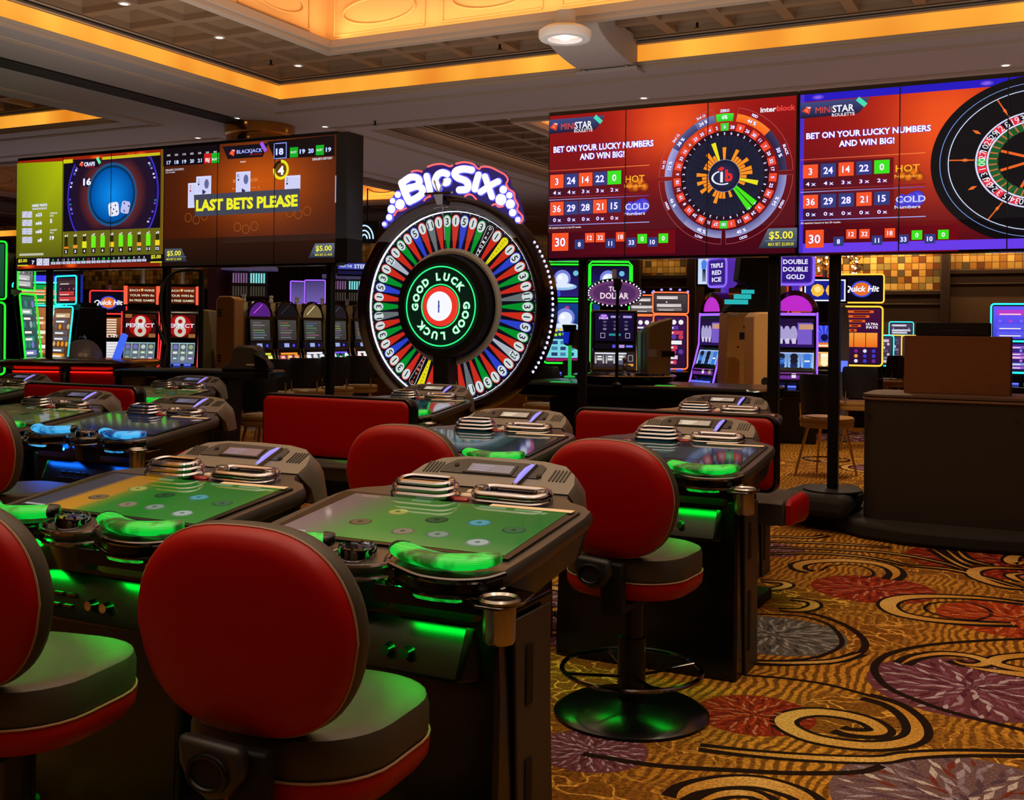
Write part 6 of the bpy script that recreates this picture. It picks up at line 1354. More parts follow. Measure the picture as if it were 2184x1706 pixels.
def portrait(u, d, rz, lab, m, fn_top, fn_main, w_=.62, z0=.86, z1=1.72, t0=1.82, t1=2.20, grp=None, mb=BLACK, lean=-.10, dk=True):
    t = S_(u, d, '', lab, rz, grp); body(t, [(-.22, 0), (.30, 0), (.30, z1+.02), (-.16, z1+.02), (-.30, z0), (-.26, .5)], w_, mb)
    tall_screen(t, w_*.86, z0, z1, 'main_screen', fn_main, m, -.33, lean)
    if fn_top: b = MB(); b.box(-w_*.3, w_*.3, -.08, .2, z1, t0); b.build('topper_neck', BLACK, t); o = panel(t, 'topper', -w_*.46, w_*.46, t0, t1, -.20, fn_top, 0, .03); frame_tube(t, -w_*.50, w_*.50, t0-.03, t1+.03, -.225, m)
    if dk: deck(t, w_, .6, emi('blue_button', (90, 110, 255), 1.4), .78)
    return t
portrait(-46, 14.2, 54, 'slot machine with thick lime neon frame cut off by the left edge', NG, busy([(30, 200, 60), (20, 90, 40)], 5), busy([(30, 120, 60), (20, 60, 40)], 6, (8, 30, 16), 2), t1=2.5)
portrait(22, 16.0, 119, 'curved slot machine with a lime neon frame near the left edge', NG, busy([(190, 190, 190), (60, 60, 60)], 4, (90, 90, 90), 3), busy([(60, 130, 120), (150, 170, 170), (70, 70, 90), (120, 120, 200)], 9, (30, 70, 60), 4), z1=1.88, t0=2.0, t1=2.4)
portrait(88, 18.3, 42, 'slot machine with green jungle topper and cyan neon, left of the craps screen post', NC, busy([(230, 150, 40), (200, 190, 40), (30, 160, 60), (240, 120, 60)], 6, (10, 110, 50), 5), busy([(240, 225, 190), (220, 150, 90), (170, 110, 60), (250, 240, 220), (190, 120, 80)], 9, (120, 70, 40), 6), w_=.82, z0=.95, z1=1.75, t0=1.78, t1=2.12)
portrait(168, 17.4, -12, 'slot machine with cyan neon edge in front of the big blue display', NC, busy([(70, 50, 50), (200, 60, 60), (150, 100, 160)], 4, (40, 20, 30), 7), busy([(200, 170, 130), (230, 150, 40), (120, 60, 20), (90, 90, 110)], 8, (80, 50, 30), 8), z0=.9)
t = S_(116, 20.4, '', 'large blue framed display machine behind the cyan edged one', 46)
body(t, [(-.2, 0), (.3, 0), (.3, 2.4), (-.1, 2.4), (-.2, 1.6)], .95, mat('blue_cabinet', (20, 50, 170), .4, emit=(30, 70, 220), es=.35)); panel(t, 'upper_screen', -.42, .42, 1.86, 2.36, -.24, busy([(70, 60, 220), (60, 40, 160)], 4, (40, 40, 170), 9), 0, .03)
for s_ in (-1, 1): panel(t, 'lower_screen', s_*.22-.19, s_*.22+.19, 1.05, 1.55, -.24, busy([(60, 90, 220), (220, 80, 120), (200, 200, 240)], 6, (20, 40, 120), 10), 0, .02)
b = MB(); b.tube([(-.42, -.25, 1.25), (.44, -.25, 1.25)], .012, 6); b.build('neon_bar', NC, t)
portrait(204, 23.0, -22, 'slot machine seen edge on with a violet neon outline behind the glass dome', NV, None, busy([(60, 60, 160), (200, 60, 120)], 6, (20, 20, 60), 12), z0=.85)
# ------------------------------------------------------------------ slot machines right of the wheel
def alien(A, x0, x1, h, s_=1, cx=.5, cz=.5):
    """pale domed saucer"""
    w_ = x1-x0; X, Z = x0+w_*cx, h*cz; r = min(w_, h)*.22*s_
    A.disc(X, Z-r*.9, r*2.0, (150, 190, 230), 2, 24, rz=r*.5); A.disc(X, Z-r*.75, r*1.6, (220, 236, 255), 2.5, 24, rz=r*.3)
    A.disc(X, Z+r*.25, r*1.15, (120, 130, 220), 1.5, 22); A.disc(X, Z+r*.1, r*.85, (226, 234, 255), 3, 20); A.disc(X-r*.3, Z+r*.35, r*.3, (250, 252, 255), 4, 12)
def cow_top(A, x0, x1, h): A.rect(x0, 0, x1, h, (44, 30, 120), 0, (14, 10, 50)); alien(A, x0, x1, h, 1.1, .45, .55); A.disc(x0+(x1-x0)*.82, h*.78, h*.09, (110, 190, 220), 2, 14); q(A, x0, x1, h, 0, 0, .4, .2, (60, 70, 220), 1)
def cow_main(A, x0, x1, h):
    A.rect(x0, 0, x1, h, (20, 20, 70), 0, (20, 60, 140)); alien(A, x0, x1, h, 1.1, .55, .72); A.disc(x0+(x1-x0)*.6, h*.93, h*.04, (200, 60, 120), 2, 16, rz=h*.022)
    [q(A, x0, x1, h, .12+.13*k, .50+.01*k, .20+.13*k, .55+.01*k, (250, 210, 50), 3) for k in range(4)]; [q(A, x0, x1, h, .12+.12*k, .42+.01*k, .2+.12*k, .465+.01*k, (160, 230, 50), 3) for k in range(6)]
    A.poly([(x0, h*.06), (x1, h*.06), (x0+(x1-x0)*.85, h*.38), (x0+(x1-x0)*.15, h*.38)], (120, 214, 226), 2)
    for k in range(3):
        for j in range(3): q(A, x0, x1, h, .16+.26*j, .09+.10*k, .34+.24*j, .15+.10*k, (70, 130, 170) if (k+j) % 2 else (40, 60, 110), 3)
    q(A, x0, x1, h, 0, 0, 1, .05, (150, 20, 90), 3)
for u, lab in ((1203, 'lime framed slot machine with a white flying saucer, left one beside the wheel'), (1300, 'lime framed slot machine with a white flying saucer, right of the post')):
    t = portrait(u, 17.0, 22, lab, NG, cow_top, cow_main, w_=.60, z0=1.0, z1=1.88, t0=1.98, t1=2.44, grp='flying saucer machines')
    b = MB(); b.tube([(-.32, -.19, 1.93), (-.33, -.19, 2.46), (-.28, -.19, 2.52), (.28, -.19, 2.52), (.33, -.19, 2.46), (.33, -.19, 1.97)], .016, 6); b.build('neon_frame', NG, t)
    A = Art(); A.text('888', 0, 0, .07, (180, 200, 255), 1, .16, halo=(50, 70, 240)); o = A.build('lit_numerals', t); o.location = (.14, -.15, 2.60)
# oval topped three reel machine
t = S_(1309, 15.6, '', 'three reel slot machine with a lit oval sign behind the roulette table', 24); w_ = .64
body(t, [(-.24, 0), (.34, 0), (.34, 1.74), (-.18, 1.76), (-.20, 1.3), (-.32, .93), (-.28, .84), (-.26, .3)], w_, OLIVEP); deck(t, w_, .62, None, .88)
def td_up(A, x0, x1, h):
    A.rect(x0, 0, x1, h, (16, 10, 40), 0, (26, 14, 56)); A.disc(x0+(x1-x0)*.22, h*.86, h*.16, (130, 50, 200), 1, 16, rz=h*.1); T(A, x0, x1, h, .22, .89, .07, 'TOP', (240, 220, 255), 3, .14); T(A, x0, x1, h, .22, .81, .07, 'DOLLAR', (240, 220, 255), 3, .24)
    for fx in (.5, .82): q(A, x0, x1, h, fx-.1, .82, fx+.12, .9, (170, 150, 220), 1)
    for k in range(3):
        for fx in (.25, .52, .8): A.disc(x0+(x1-x0)*fx, h*(.68-.13*k), h*.07, (80, 76, 110) if k != 2 else (120, 118, 150), 1, 14, rz=h*.04)
    for fx in (.2, .84): A.frame(x0+(x1-x0)*(fx-.06), h*.10, x0+(x1-x0)*(fx+.06), h*.28, .006, (200, 190, 210), 2)
    q(A, x0, x1, h, .36, .18, .66, .26, (40, 140, 150), 2)
panel(t, 'pay_glass', -.27, .27, 1.33, 1.72, -.235, td_up, -.03)
def td_mid(A, x0, x1, h): A.rect(x0, 0, x1, h, (14, 10, 20), 0); q(A, x0, x1, h, .45, .2, .58, .8, (90, 80, 230), 1); q(A, x0, x1, h, .62, .2, .76, .8, (180, 150, 220), 1); q(A, x0, x1, h, .8, .3, .97, .7, (120, 120, 255), 1)
panel(t, 'card_reader', -.27, .27, 1.22, 1.29, -.245, td_mid, -.1)
def td_low(A, x0, x1, h): A.rect(x0, 0, x1, h, (44, 34, 40), 0); q(A, x0, x1, h, .02, .86, .8, .96, (220, 220, 235), 1); reels(A, x0, x0+(x1-x0)*.8, h, 3, .26, .80, [(90, 90, 110), (150, 150, 160), (60, 50, 60)], 5, (190, 190, 196)); q(A, x0, x1, h, .84, .1, .97, .24, (230, 170, 60), 1); A.frame(x0+(x1-x0)*.84, h*.4, x0+(x1-x0)*.96, h*.8, .006, (190, 180, 190), 2)
panel(t, 'reel_window', -.28, .28, .96, 1.18, -.31, td_low, -.24)
for s_ in (-1, 1): b = MB(); b.tube([(s_*.305, -.24, 1.72), (s_*.31, -.26, 1.1), (s_*.31, -.36, .78)], .012, 6); b.build('chrome_edge', CHROME, t)
b = MB(); b.loft([[(.40*k*cos(2*pi*i/40), y, 2.0+.21*k*sin(2*pi*i/40)) for i in range(40)] for k, y in ((.6, .28), (.95, .2), (1., -.05), (.97, -.10))]); b.box(-.2, .2, -.05, .15, 1.7, 1.85); o = b.build('oval_sign', BLACK, t)
A = Art(); A.disc(0, 0, .35, (110, 60, 110), 0, 36, rz=.17); A.disc(0, 0, .30, (84, 44, 96), 1, 36, rz=.14); A.text('TOP', 0, .06, .07, (240, 214, 226), 3, .16, bold=.03); A.text('DOLLAR', 0, -.035, .085, (240, 214, 226), 3, .40, bold=.03)
for k in range(34): a = 2*pi*k/34; A.disc(.365*cos(a), .182*sin(a), .013, (236, 232, 255), 3, 10)
a_ = A.build('oval_picture', o); a_.location = (0, -.108, 2.0)
b = MB(); b.box(-.03, .03, -.02, .04, 2.2, 2.34); b.build('service_candle', mat('frosted_lamp', (190, 186, 190)), t)
# orange framed pair, one behind its own olive side
for u, lab in ((1372, 'slot machine mostly hidden behind the oval sign, orange neon edges'), (1428, 'orange neon framed slot machine behind an olive cabinet side')):
    t = portrait(u, 19.0 if u > 1400 else 20.6, 22, lab, NO, busy([(120, 110, 110), (60, 50, 50), (210, 200, 200)], 4, (50, 44, 46), 14), busy([(230, 200, 220), (200, 60, 90), (90, 60, 160), (240, 240, 240)], 9, (40, 16, 50), 15), w_=.60, t0=1.80, t1=2.10, grp='orange framed machines')
    for k in range(5): 
        a = pi*(k-2)/9; b = MB(); b.lathe([(.022, 0), (.022, .02), (.012, .035)], .30*sin(a)*1.5, -.22, 10); o = b.build('crown_lamp', emi('violet_crown_lamp', (150, 140, 255), 1.6), t); o.location.z = 2.12+.05*cos(a*2)
slab_cab(1381, 1434, 15.2, 1.9, OLIVEP, 'olive cabinet side with a slanted top right of the oval sign machine', prof=[(-.5, 0), (.46, 0), (.42, .9), (.46, 1.4), (.5, 1.66), (-.1, 1.60), (-.5, 1.53)])
t2 = [o for o in bpy.data.objects if o.name.startswith('machine_cabinet') and o.type == 'EMPTY'][-1]
b = MB(); b.box(.02, .20, -.056, -.05, 1.12, 1.20); b.build('socket_plate', BLACKM, t2); b = MB(); b.box(-.16, -.05, -.056, -.05, 1.12, 1.22); b.build('label_plate', mat('pale_plate', (150, 150, 170), .4), t2)
slab_cab(1366, 1380, 16.1, 1.5, GREYP, 'narrow grey cabinet edge beside the olive slanted side')
# violet curved machine with a red arch, its tan back cabinet
def blue_reels(A, x0, x1, h): A.rect(x0, 0, x1, h, (70, 90, 200), 0, (120, 160, 240)); reels(A, x0, x1, h, 3, .12, .9, [(20, 40, 90), (60, 120, 220), (20, 20, 40)], 8, (150, 200, 250)); A.frame(x0, 0, x1, h, .012, (190, 210, 255), 3)
def violet(u, d, rz, lab, top_txt, w_=.58, sideglow=True):
    t = S_(u, d, '', lab, rz, 'violet arch slot machines'); body(t, [(-.22, 0), (.30, 0), (.30, 1.70), (-.18, 1.74), (-.20, 1.2), (-.34, .92), (-.30, .76), (-.30, .70), (-.26, .35)], w_, BLACK)
    b = MB(); n = 18
    for r0, r1, y0, y1, m_, nm in ((.0, .225, -.19, -.16, emi('magenta_glass', (190, 40, 200), 1.0), 'arch_glass'),):
        b.loft([[(r1*cos(pi*i/n), y, 1.76+r1*.95*sin(pi*i/n)) for i in range(n+1)] for y in (y0, y1)]); b.build(nm, m_, t)
    b = MB(); b.loft([[(r*cos(pi*i/n), y, 1.74+r*.98*sin(pi*i/n)) for i in range(n+1)] for r, y in ((.232, -.22), (.30, -.20), (.30, .25), (.2, .3))], closed=False, cap=False); b.build('arch_shell', mat('plum_chrome', (110, 50, 70), .15, .9), t)
    b = MB(); b.box(-.27, .27, -.215, -.19, 1.70, 1.735); b.build('neon_bar', NP, t)
    def up(A, x0, x1, h): A.rect(x0, 0, x1, h, (44, 20, 90), 0, (30, 12, 50)); [A.disc(x0+(x1-x0)*(.14+.17*k), h*.45, h*.13, (170, 160, 210), 1, 12, rz=h*.30) for k in range(3)]; q(A, x0, x1, h, .58, .1, .95, .85, (120, 90, 200), 1); q(A, x0, x1, h, .62, .62, .98, .8, (200, 150, 120), 2); [q(A, x0, x1, h, .1+.17*k, .12, .2+.17*k, .3, (210, 200, 230), 2) for k in range(3)]
    panel(t, 'upper_screen', -.25, .25, 1.28, 1.66, -.225, up, -.02)
    panel(t, 'reel_window', -.25, .25, .98, 1.22, -.30, blue_reels, -.32)
    def mid(A, x0, x1, h): A.rect(x0, 0, x1, h, (100, 40, 140), 0, (130, 60, 150)); q(A, x0, x1, h, .45, .2, .56, .85, (230, 230, 230), 1); q(A, x0, x1, h, .78, .2, .9, .85, (180, 160, 140), 1); q(A, x0, x1, h, .08, .5, .4, .7, (50, 16, 70), 1)
    panel(t, 'belly_strip', -.25, .25, .86, .95, -.345, mid, -.2); deck(t, w_, .62, emi('blue_button', (90, 110, 255), 1.4), .72)
    for s_ in (-1, 1): b = MB(); b.tube([(s_*.29, -.21, 1.74), (s_*.295, -.22, 1.3), (s_*.295, -.30, 1.0), (s_*.30, -.37, .74)], .014, 6); b.build('neon_edge', NP if sideglow else CHROME, t)
    b = MB(); b.loft([[(x, y, z) for x, z in rrect(-.25*k, .25*k, 2.1+.22-.22*k, 2.1+.22+.22*k, .09*k, 5)] for k, y in ((.9, .08), (1., .04), (1., -.10), (.92, -.12))]); b.box(-.05, .05, -.02, .05, 1.95, 2.15); o = b.build('topper', mat('violet_case', (60, 30, 130), .3, emit=(110, 60, 220), es=.5), t)
    frame_tube(o, -.235, .235, 2.115, 2.525, -.12, NV, .014, 'neon_frame', .08)
    A = Art(); A.rect(-.2, -.17, .2, .17, (50, 24, 130), 0)
    for i, s_ in enumerate(top_txt): A.text(s_, 0, .10-.10*i, .062, (236, 232, 255), 2, .32 if len(s_) > 4 else .24, bold=.03)
    a_ = A.build('sign_picture', o); a_.location = (0, -.124, 2.32)
    candle(t, 2.54, 0, -.02, 1); return t
violet(1543, 15.8, -40, 'violet edged slot machine turned sideways with a plum arch and lit sign', ('TRIPLE', 'RED', 'ICE'))
violet(1696, 14.8, 10, 'violet slot machine with blue reels and an arched magenta glass right of the post', ('DOUBLE', 'DOUBLE', 'GOLD'))
t, w_ = slab_cab(1545, 1600, 14.4, 1.62, GOLDP, 'wide tan cabinet side right of the sideways violet machine', prof=[(-.42, 0), (.5, 0), (.5, 1.73), (-.42, 1.73), (-.46, 1.2), (-.5, .9)])
for x, z, r_ in ((.0, 1.58, .0), ): pass
b = MB(); b.box(.02, .14, -.056, -.05, 1.38, 1.47); b.build('socket_plate', BLACKM, t)
for x, z in ((.08, 1.54), (.0, 1.28)): b = MB(); b.cyl((x, -.056, z), (x, -.05, z), .012, n=10); b.build('lock', BLACKM, t)
b = MB(); b.box(-w_*.36, -.0, -.055, -.05, 1.685, 1.71); b.build('label_plate', mat('pale_plate', (150, 150, 170), .4), t)
t, w_ = slab_cab(1606, 1650, 13.4, 1.72, mat('light_tan_paint', (186, 138, 80), .5), 'light tan cabinet side with a black round hole beside the post'); b = MB(); b.cyl((.02, -.056, .88), (.02, -.05, .88), .05, n=24); b.build('cable_hole', BLACKM, t)
p = atd(1598, 700, 14.45); t = thing('machine_topper', 'black slanted topper with a violet lamp strip above the tan cabinets', 'topper', (p.x, p.y, 1.735), YAW)
b = MB(); b.prism([(-.32, 0), (.34, 0), (.34, .55), (.36, .80), (-.12, .80), (-.16, .42), (.04, .34), (-.30, .06)], -.05, .30, 'y'); b.build('casing', BLACKM, t, bevel=.01)
b = MB(); b.tube([(.38, -.06, .34), (.39, -.06, .78)], .022, 8); b.build('lamp_strip', NV, t)
b = MB(); b.box(-.34, -.04, -.10, -.06, .10, .16); b.box(-.22, .0, -.10, -.06, .17, .23); b.box(-.12, .04, -.10, -.06, .24, .29); b.build('teal_lettering', emi('teal_lettering', (40, 190, 190), .9), t); candle(t, .80, .22, .1, 1)
# amber reel machine behind the post, grey side and the tall gold framed machine
def amber(A, x0, x1, h): A.rect(x0, 0, x1, h, (200, 130, 40), 0, (250, 190, 90)); reels(A, x0, x1, h, 3, .1, .9, [(250, 220, 120), (220, 140, 40), (255, 240, 190)], 9, (236, 176, 80))
def burst(A, x0, x1, h):
    A.rect(x0, 0, x1, h, (30, 40, 170), 0, (50, 60, 220)); cx, cz = (x0+x1)/2, h*.45
    for k in range(18): a = 2*pi*k/18; A.poly([(cx, cz), (cx+.3*cos(a)*.8, max(.0, min(h, cz+.2*sin(a)))), (cx+.3*cos(a+.14)*.8, max(0, min(h, cz+.2*sin(a+.14))))], (90, 110, 250), 1)
    A.disc(cx, cz, h*.16, (16, 16, 70), 2); q(A, x0, x1, h, 0, 0, 1, .22, (230, 120, 40), 2); q(A, x0, x1, h, 0, .04, 1, .12, (250, 230, 200), 3)
def coins(A, x0, x1, h): A.rect(x0, 0, x1, h, (24, 34, 140), 0); [A.disc(x0+(x1-x0)*f, h*.5, h*.30, (250, 190, 60), 2, 8) for f in (.32, .68)]; [A.disc(x0+(x1-x0)*f, h*.55, h*.15, (255, 230, 140), 3, 8) for f in (.32, .68)]; A.frame(x0, 0, x1, h, .02, (240, 240, 255), 4)
two_screen(1758, 16.4, 'amber reel slot machine with a coin sign, half behind the right post', 12, None, coins, burst, amber, w_=.62, low_z=(.98, 1.20), up_z=(1.26, 1.58), top_z=(1.94, 2.26))
t, w_ = slab_cab(1790, 1810, 14.9, 1.86, GREYP, 'narrow grey machine side with a rounded top right of the post', prof=[(-.5, 0), (.5, 0), (.5, 1.6), (.3, 1.80), (-.1, 1.86), (-.5, 1.84)])
b = MB(); b.box(-w_*.4, w_*.3, -.06, -.05, .95, 1.10); b.build('lit_button', emi('blue_button', (90, 110, 255), 1.4), t)
def ultra(A, x0, x1, h):
    A.rect(x0, 0, x1, h, (40, 14, 50), 0, (70, 16, 60))
    for k in range(5): q(A, x0, x1, h, .04, .92-.085*k, .82-.11*k, .965-.085*k, (230, 100, 30), 1); q(A, x0, x1, h, .30-.02*k, .93-.085*k, .72-.1*k, .955-.085*k, (90, 10, 6), 2)
    T(A, x0, x1, h, .78, .72, .045, 'ULTRA', (250, 240, 255), 4, .32); T(A, x0, x1, h, .78, .66, .045, 'PAYS', (250, 240, 255), 4, .3)
    q(A, x0, x1, h, .0, .30, .94, .56, (236, 110, 30), 1, (250, 160, 60)); [q(A, x0, x1, h, .31*k+.30, .30, .31*k+.32, .56, (120, 40, 10), 2) for k in range(3)]
    r = random.Random(4)
    for k in range(3):
        for j in range(4): A.disc(x0+(x1-x0)*(.14+.23*j), h*(.05+.09*k), h*.035, r.choice([(60, 60, 200), (240, 150, 60), (220, 220, 250), (120, 40, 140)]), 3, 6)
portrait(1837, 17.4, 9, 'tall gold and magenta framed slot machine with a winged oval logo below the wreath', NY, quick_top, ultra, w_=.66, z0=1.0, z1=1.86, t0=1.98, t1=2.36)
portrait(1722, 18.8, 12, 'red framed slot machine with an oval logo partly behind the violet sign', NR, quick_top, ultra, w_=.66, z0=1.0, z1=1.86, t0=2.02, t1=2.40, dk=False)
for k, (u, d, lab) in enumerate(((1878, 22.4, 'small far slot machine touching the tall gold framed one'), (1899, 24.4, 'small far slot machine with amber edges left of the wooden box'), (1922, 25.2, 'far taller slot machine behind the small amber edged one'), (1950, 23.4, 'far slot machine peeking out left of the black case'))):
    portrait(u, d, 8, lab, NY if k % 2 else NC, None if k != 2 else busy([(200, 200, 220), (90, 90, 120)], 4, (50, 40, 60), 20), busy([(220, 200, 200), (120, 110, 140), (240, 150, 60)] if k == 3 else [(210, 190, 200), (120, 110, 140), (90, 80, 110)], 7, (50, 40, 56), 21+k), w_=.52, z0=.85, z1=1.40, t0=1.45, t1=1.7, dk=False)
t = portrait(2166, 15.0, 4, 'blue and violet slot machine with cyan bars at the right edge beside the wooden box', NC, busy([(120, 100, 250), (190, 60, 200), (90, 90, 240)], 4, (70, 60, 220), 30), busy([(150, 90, 210), (200, 120, 220), (60, 50, 120), (130, 150, 230)], 7, (40, 24, 90), 31), w_=.62, z0=1.0, z1=1.36, t0=1.42, t1=1.86)
# ------------------------------------------------------------------ dealer-less tables between the stations and the slot machines
# red lit bubble dice table at the left
c = atd(176, 780, 10.9); t = thing('dice_table', 'red lit dice game table with a clear dome at the left', 'table', (c.x, c.y, 0), radians(24))
def ov(hw, hd, z, r, n=6): return [(x, y, z) for x, y in rrect(-hw, hw, -hd, hd, r, n)]
zt2 = 1.49-(768-690)/2350*10.6
b = MB(); b.loft([ov(.50, .34, 0, .1), ov(.50, .34, .55, .1), ov(.53, .38, .60, .12), ov(.54, .40, zt2-.10, .12)]); b.build('body', BLACK, t)
b = MB(); b.loft([ov(.56, .42, zt2-.10, .14), ov(.66, .52, zt2-.05, .18), ov(.67, .53, zt2-.02, .18), ov(.62, .48, zt2, .16), ov(.4, .3, zt2+.01, .12)]); b.build('rim', mat('cherry_gloss', (52, 10, 10), .12), t)
for x0, x1 in ((-.50, -.02), (.06, .50)):
    b = MB(); b.box(x0, x1, -.425, -.40, .80, zt2-.115); o = b.build('lit_panel', REDV, t, bevel=.012)
    b = MB(); b.box(x0+.02, x1-.02, -.45, -.42, zt2-.114, zt2-.104); b.build('red_lamp', emi('red_strip', (255, 30, 20), 1.8, 'AUTO'), o)
b = MB(); b.cyl((.02, -.44, .78), (.02, -.44, zt2-.11), .018, n=10); b.build('chrome_bar', CHROME, t)
b = MB(); R_ = .19; b.loft([[(R_*cos(a)*cos(2*pi*i/36), R_*cos(a)*sin(2*pi*i/36), zt2+.005+R_*1.02*sin(a)) for i in range(36)] for a in [radians(k) for k in (0, 15, 30, 45, 60, 72, 82, 88)]], cap=False)
dm_ = mat('clear_dome', (200, 205, 225), .04, spec=1.0, coat=1.0); dm_.node_tree.nodes['Principled BSDF'].inputs['Alpha'].default_value = .22; b.build('dome', dm_, t)
b = MB(); b.lathe([(.035, zt2+.195), (.035, zt2+.215), (.02, zt2+.225), (.02, zt2+.24), (.001, zt2+.24)], n=14); b.build('dome_cap', CHROME, t)
b = MB(); b.lathe([(.15, zt2+.008), (.15, zt2+.02), (.001, zt2+.022)], n=28); b.build('dice_plate', mat('dark_felt', (24, 26, 40), .8), t)
for x, y, r_ in ((-.03, .02, .2), (.04, -.03, .7)): b = MB(); b.M = Matrix.Translation((x, y, zt2+.04)) @ Matrix.Rotation(r_, 4, 'Z'); b.box(-.018, .018, -.018, .018, -.018, .018); b.build('die', WHITEPL, t, bevel=.004)
b = MB(); b.loft([[(.30, -.02, zt2), (.36, -.02, zt2), (.42, .02, zt2+.24), (.38, .02, zt2+.26)], [(.30, .05, zt2), (.36, .05, zt2), (.42, .09, zt2+.24), (.38, .09, zt2+.26)]]); b.build('blue_blade', emi('blue_blade', (70, 110, 255), .9), t)
# black table with a card shuffler and an arched pole
c = atd(428, 790, 10.15); t = thing('black_table', 'glossy black table under the blackjack screen with a shuffler on top', 'table', (c.x, c.y, 0), radians(20))
zt3 = 1.49-(790-693)/2350*9.95
b = MB(); b.loft([ov(.70, .24, zt3-.07, .06), ov(.74, .28, zt3-.06, .08), ov(.74, .28, zt3-.015, .08), ov(.72, .26, zt3, .08)]); b.build('tabletop', BLACK, t)
b = MB(); b.loft([ov(.30, .2, 0, .04), ov(.34, .22, zt3-.07, .04)]); b.build('pedestal', BLACKM, t, bevel=.01)
b = MB(); b.loft([ov(.64, .20, zt3+.0005, .06), ov(.63, .19, zt3+.004, .06)]); b.build('felt', mat('grey_green_felt', (60, 66, 56), .7), t)
zs = zt3+.005; p = atd(528, 760, 9.95)
t = thing('card_shuffler', 'dark rounded card shuffler standing on the glossy black table', 'shuffler', (p.x, p.y, zs), radians(24))
b = MB(); b.prism([(-.22, 0), (.22, 0), (.22, .05), (.14, .12), (.13, .19), (.08, .225), (-.06, .225), (-.11, .19), (-.13, .07), (-.20, .04)], -.10, .12, 'y'); b.build('housing', mat('shuffler_shell', (46, 40, 34), .4), t, bevel=.02)
b = MB(); b.prism([(.09, .16), (.20, .10), (.23, .02), (.10, .03)], -.12, -.10, 'y'); b.build('card_tray', BLACK, t, bevel=.004)
b = MB(); b.box(.02, .10, -.104, -.10, .045, .062); b.build('badge', mat('badge_silver', (150, 140, 120), .3), t)
# arched pole
t = thing('arched_pole', 'black upright pole with a curved tube arching down onto the black table', 'pole', (0, 0, 0)); pa = atd(429, 640, 10.75)
t.location = (pa.x, pa.y, 0); zz = lambda v: CAM_H-(v-693)/2350*9.1
def rel(u, v, d): p = atd(u, v, d); return (p.x-pa.x, p.y-pa.y, p.z)
b = MB(); b.cyl((0, 0, 0), (0, 0, rel(429, 577, 10.75)[2]), .026, n=14); b.cyl((0, 0, 0), (0, 0, .02), .16, n=24); b.build('upright', BLACKS, t)
P = smooth_path([rel(*q_) for q_ in ((427, 577, 10.74), (400, 576, 10.72), (372, 582, 10.70), (352, 602, 10.66), (342, 632, 10.6), (343, 668, 10.55), (350, 705, 10.5), (356, 740, 10.46))], 6)
b = MB(); b.tube(P+[Vector((P[-1].x+.02, P[-1].y-.06, zt3+.012))], .0135, 8); b.build('curved_tube', BLACKS, t); b = MB(); b.cyl(rel(330, 680, 10.5), rel(352, 735, 10.46), .015, .02, 8); b.build('cable_arm', BLACKS, t)
# roulette table
zr = .955; cL, cR = atz(1116, 812, zr), atz(1618, 833, zr); cx_, cy_ = (cL.x+cR.x)/2, (cL.y+cR.y)/2+.45; hw_ = (cR.x-cL.x)/2
t = thing('roulette_table', 'long glossy black roulette table behind the right bench', 'table', (cx_, cy_, 0), 0)
b = MB(); b.loft([ov(hw_-.04, .52, zr-.14, .10), ov(hw_, .55, zr-.12, .12), ov(hw_, .55, zr-.02, .12), ov(hw_-.02, .53, zr, .12)]); b.build('tabletop', BLACK, t)
b = MB(); b.loft([ov(hw_-.4, .34, 0, .05), ov(hw_-.3, .38, zr-.14, .05)]); b.build('pedestal', BLACKM, t, bevel=.01)
b = MB()
for u in (1140, 1440): q_ = atz(u, 820, zr); b.box(q_.x-cx_-.08, q_.x-cx_+.10, -.40, -.30, zr+.001, zr+.006)
b.build('green_chip_light', emi('green_inlay', (40, 190, 60), .8), t)
pw = atz(1362, 798, zr+.07); wx_, wy_ = pw.x, cy_+.05; rw = .50
t = thing('roulette_bowl', 'round black and chrome roulette wheel bowl with a silver turret', 'roulette wheel', (wx_, wy_, zr+.001))
b = MB(); b.lathe([(rw*.8, 0), (rw*.96, .015), (rw, .05), (rw, .065)], n=56, cap=False); b.lathe([(rw*.86, .05), (rw*.6, .03), (.01, .025)], n=56, cap=False); b.build('bowl', BLACK, t)
b = MB(); b.lathe([(rw*1.02, .066), (rw*1.05, .074), (rw*1.02, .082), (rw*.88, .078), (rw*.86, .05)], n=56, cap=False); b.build('rim', DCHROME, t)
b = MB(); b.lathe([(.30, .030), (.30, .038), (.16, .05), (.12, .055), (.001, .055)], n=38); b.build('rotor', mat('rotor_wood', (70, 34, 24), .25), t)
b = MB(); b.lathe([(.045, .05), (.042, .07), (.022, .10), (.018, .15), (.03, .17), (.018, .19), (.02, .22), (.03, .235), (.012, .25), (.001, .25)], n=16)
for k in range(4): a = pi/2*k; b.cyl((0, 0, .17), (.06*cos(a), .06*sin(a), .17), .007, n=6)
b.build('turret', CHROME, t)
for k in range(12): a = 2*pi*k/12; b = MB(); b.lathe([(.014, .070), (.010, .084), (.001, .086)], rw*.93*cos(a), rw*.93*sin(a), 8); b.build('ball_deflector', CHROME, t)
pm = atz(1315, 822, zr); t = thing('microphone_stand', 'thin black pole with a round black head in front of the oval sign', 'stand', (pm.x, pm.y, zr+.001)); dm = dep((pm.x, pm.y, zr))
zh = lambda v: CAM_H-(v-702)/2350*dm-zr
b = MB(); b.lathe([(.05, 0), (.05, .012), (.02, .03), (.016, .05)], n=16); b.cyl((0, 0, .02), (0, 0, zh(615)), .016, n=10); b.build('pole', BLACKS, t)
b = MB(); b.lathe([(.001, zh(622)), (.03, zh(618)), (.042, zh(605)), (.03, zh(594)), (.001, zh(590))], n=16); b.build('head', BLACKM, t)
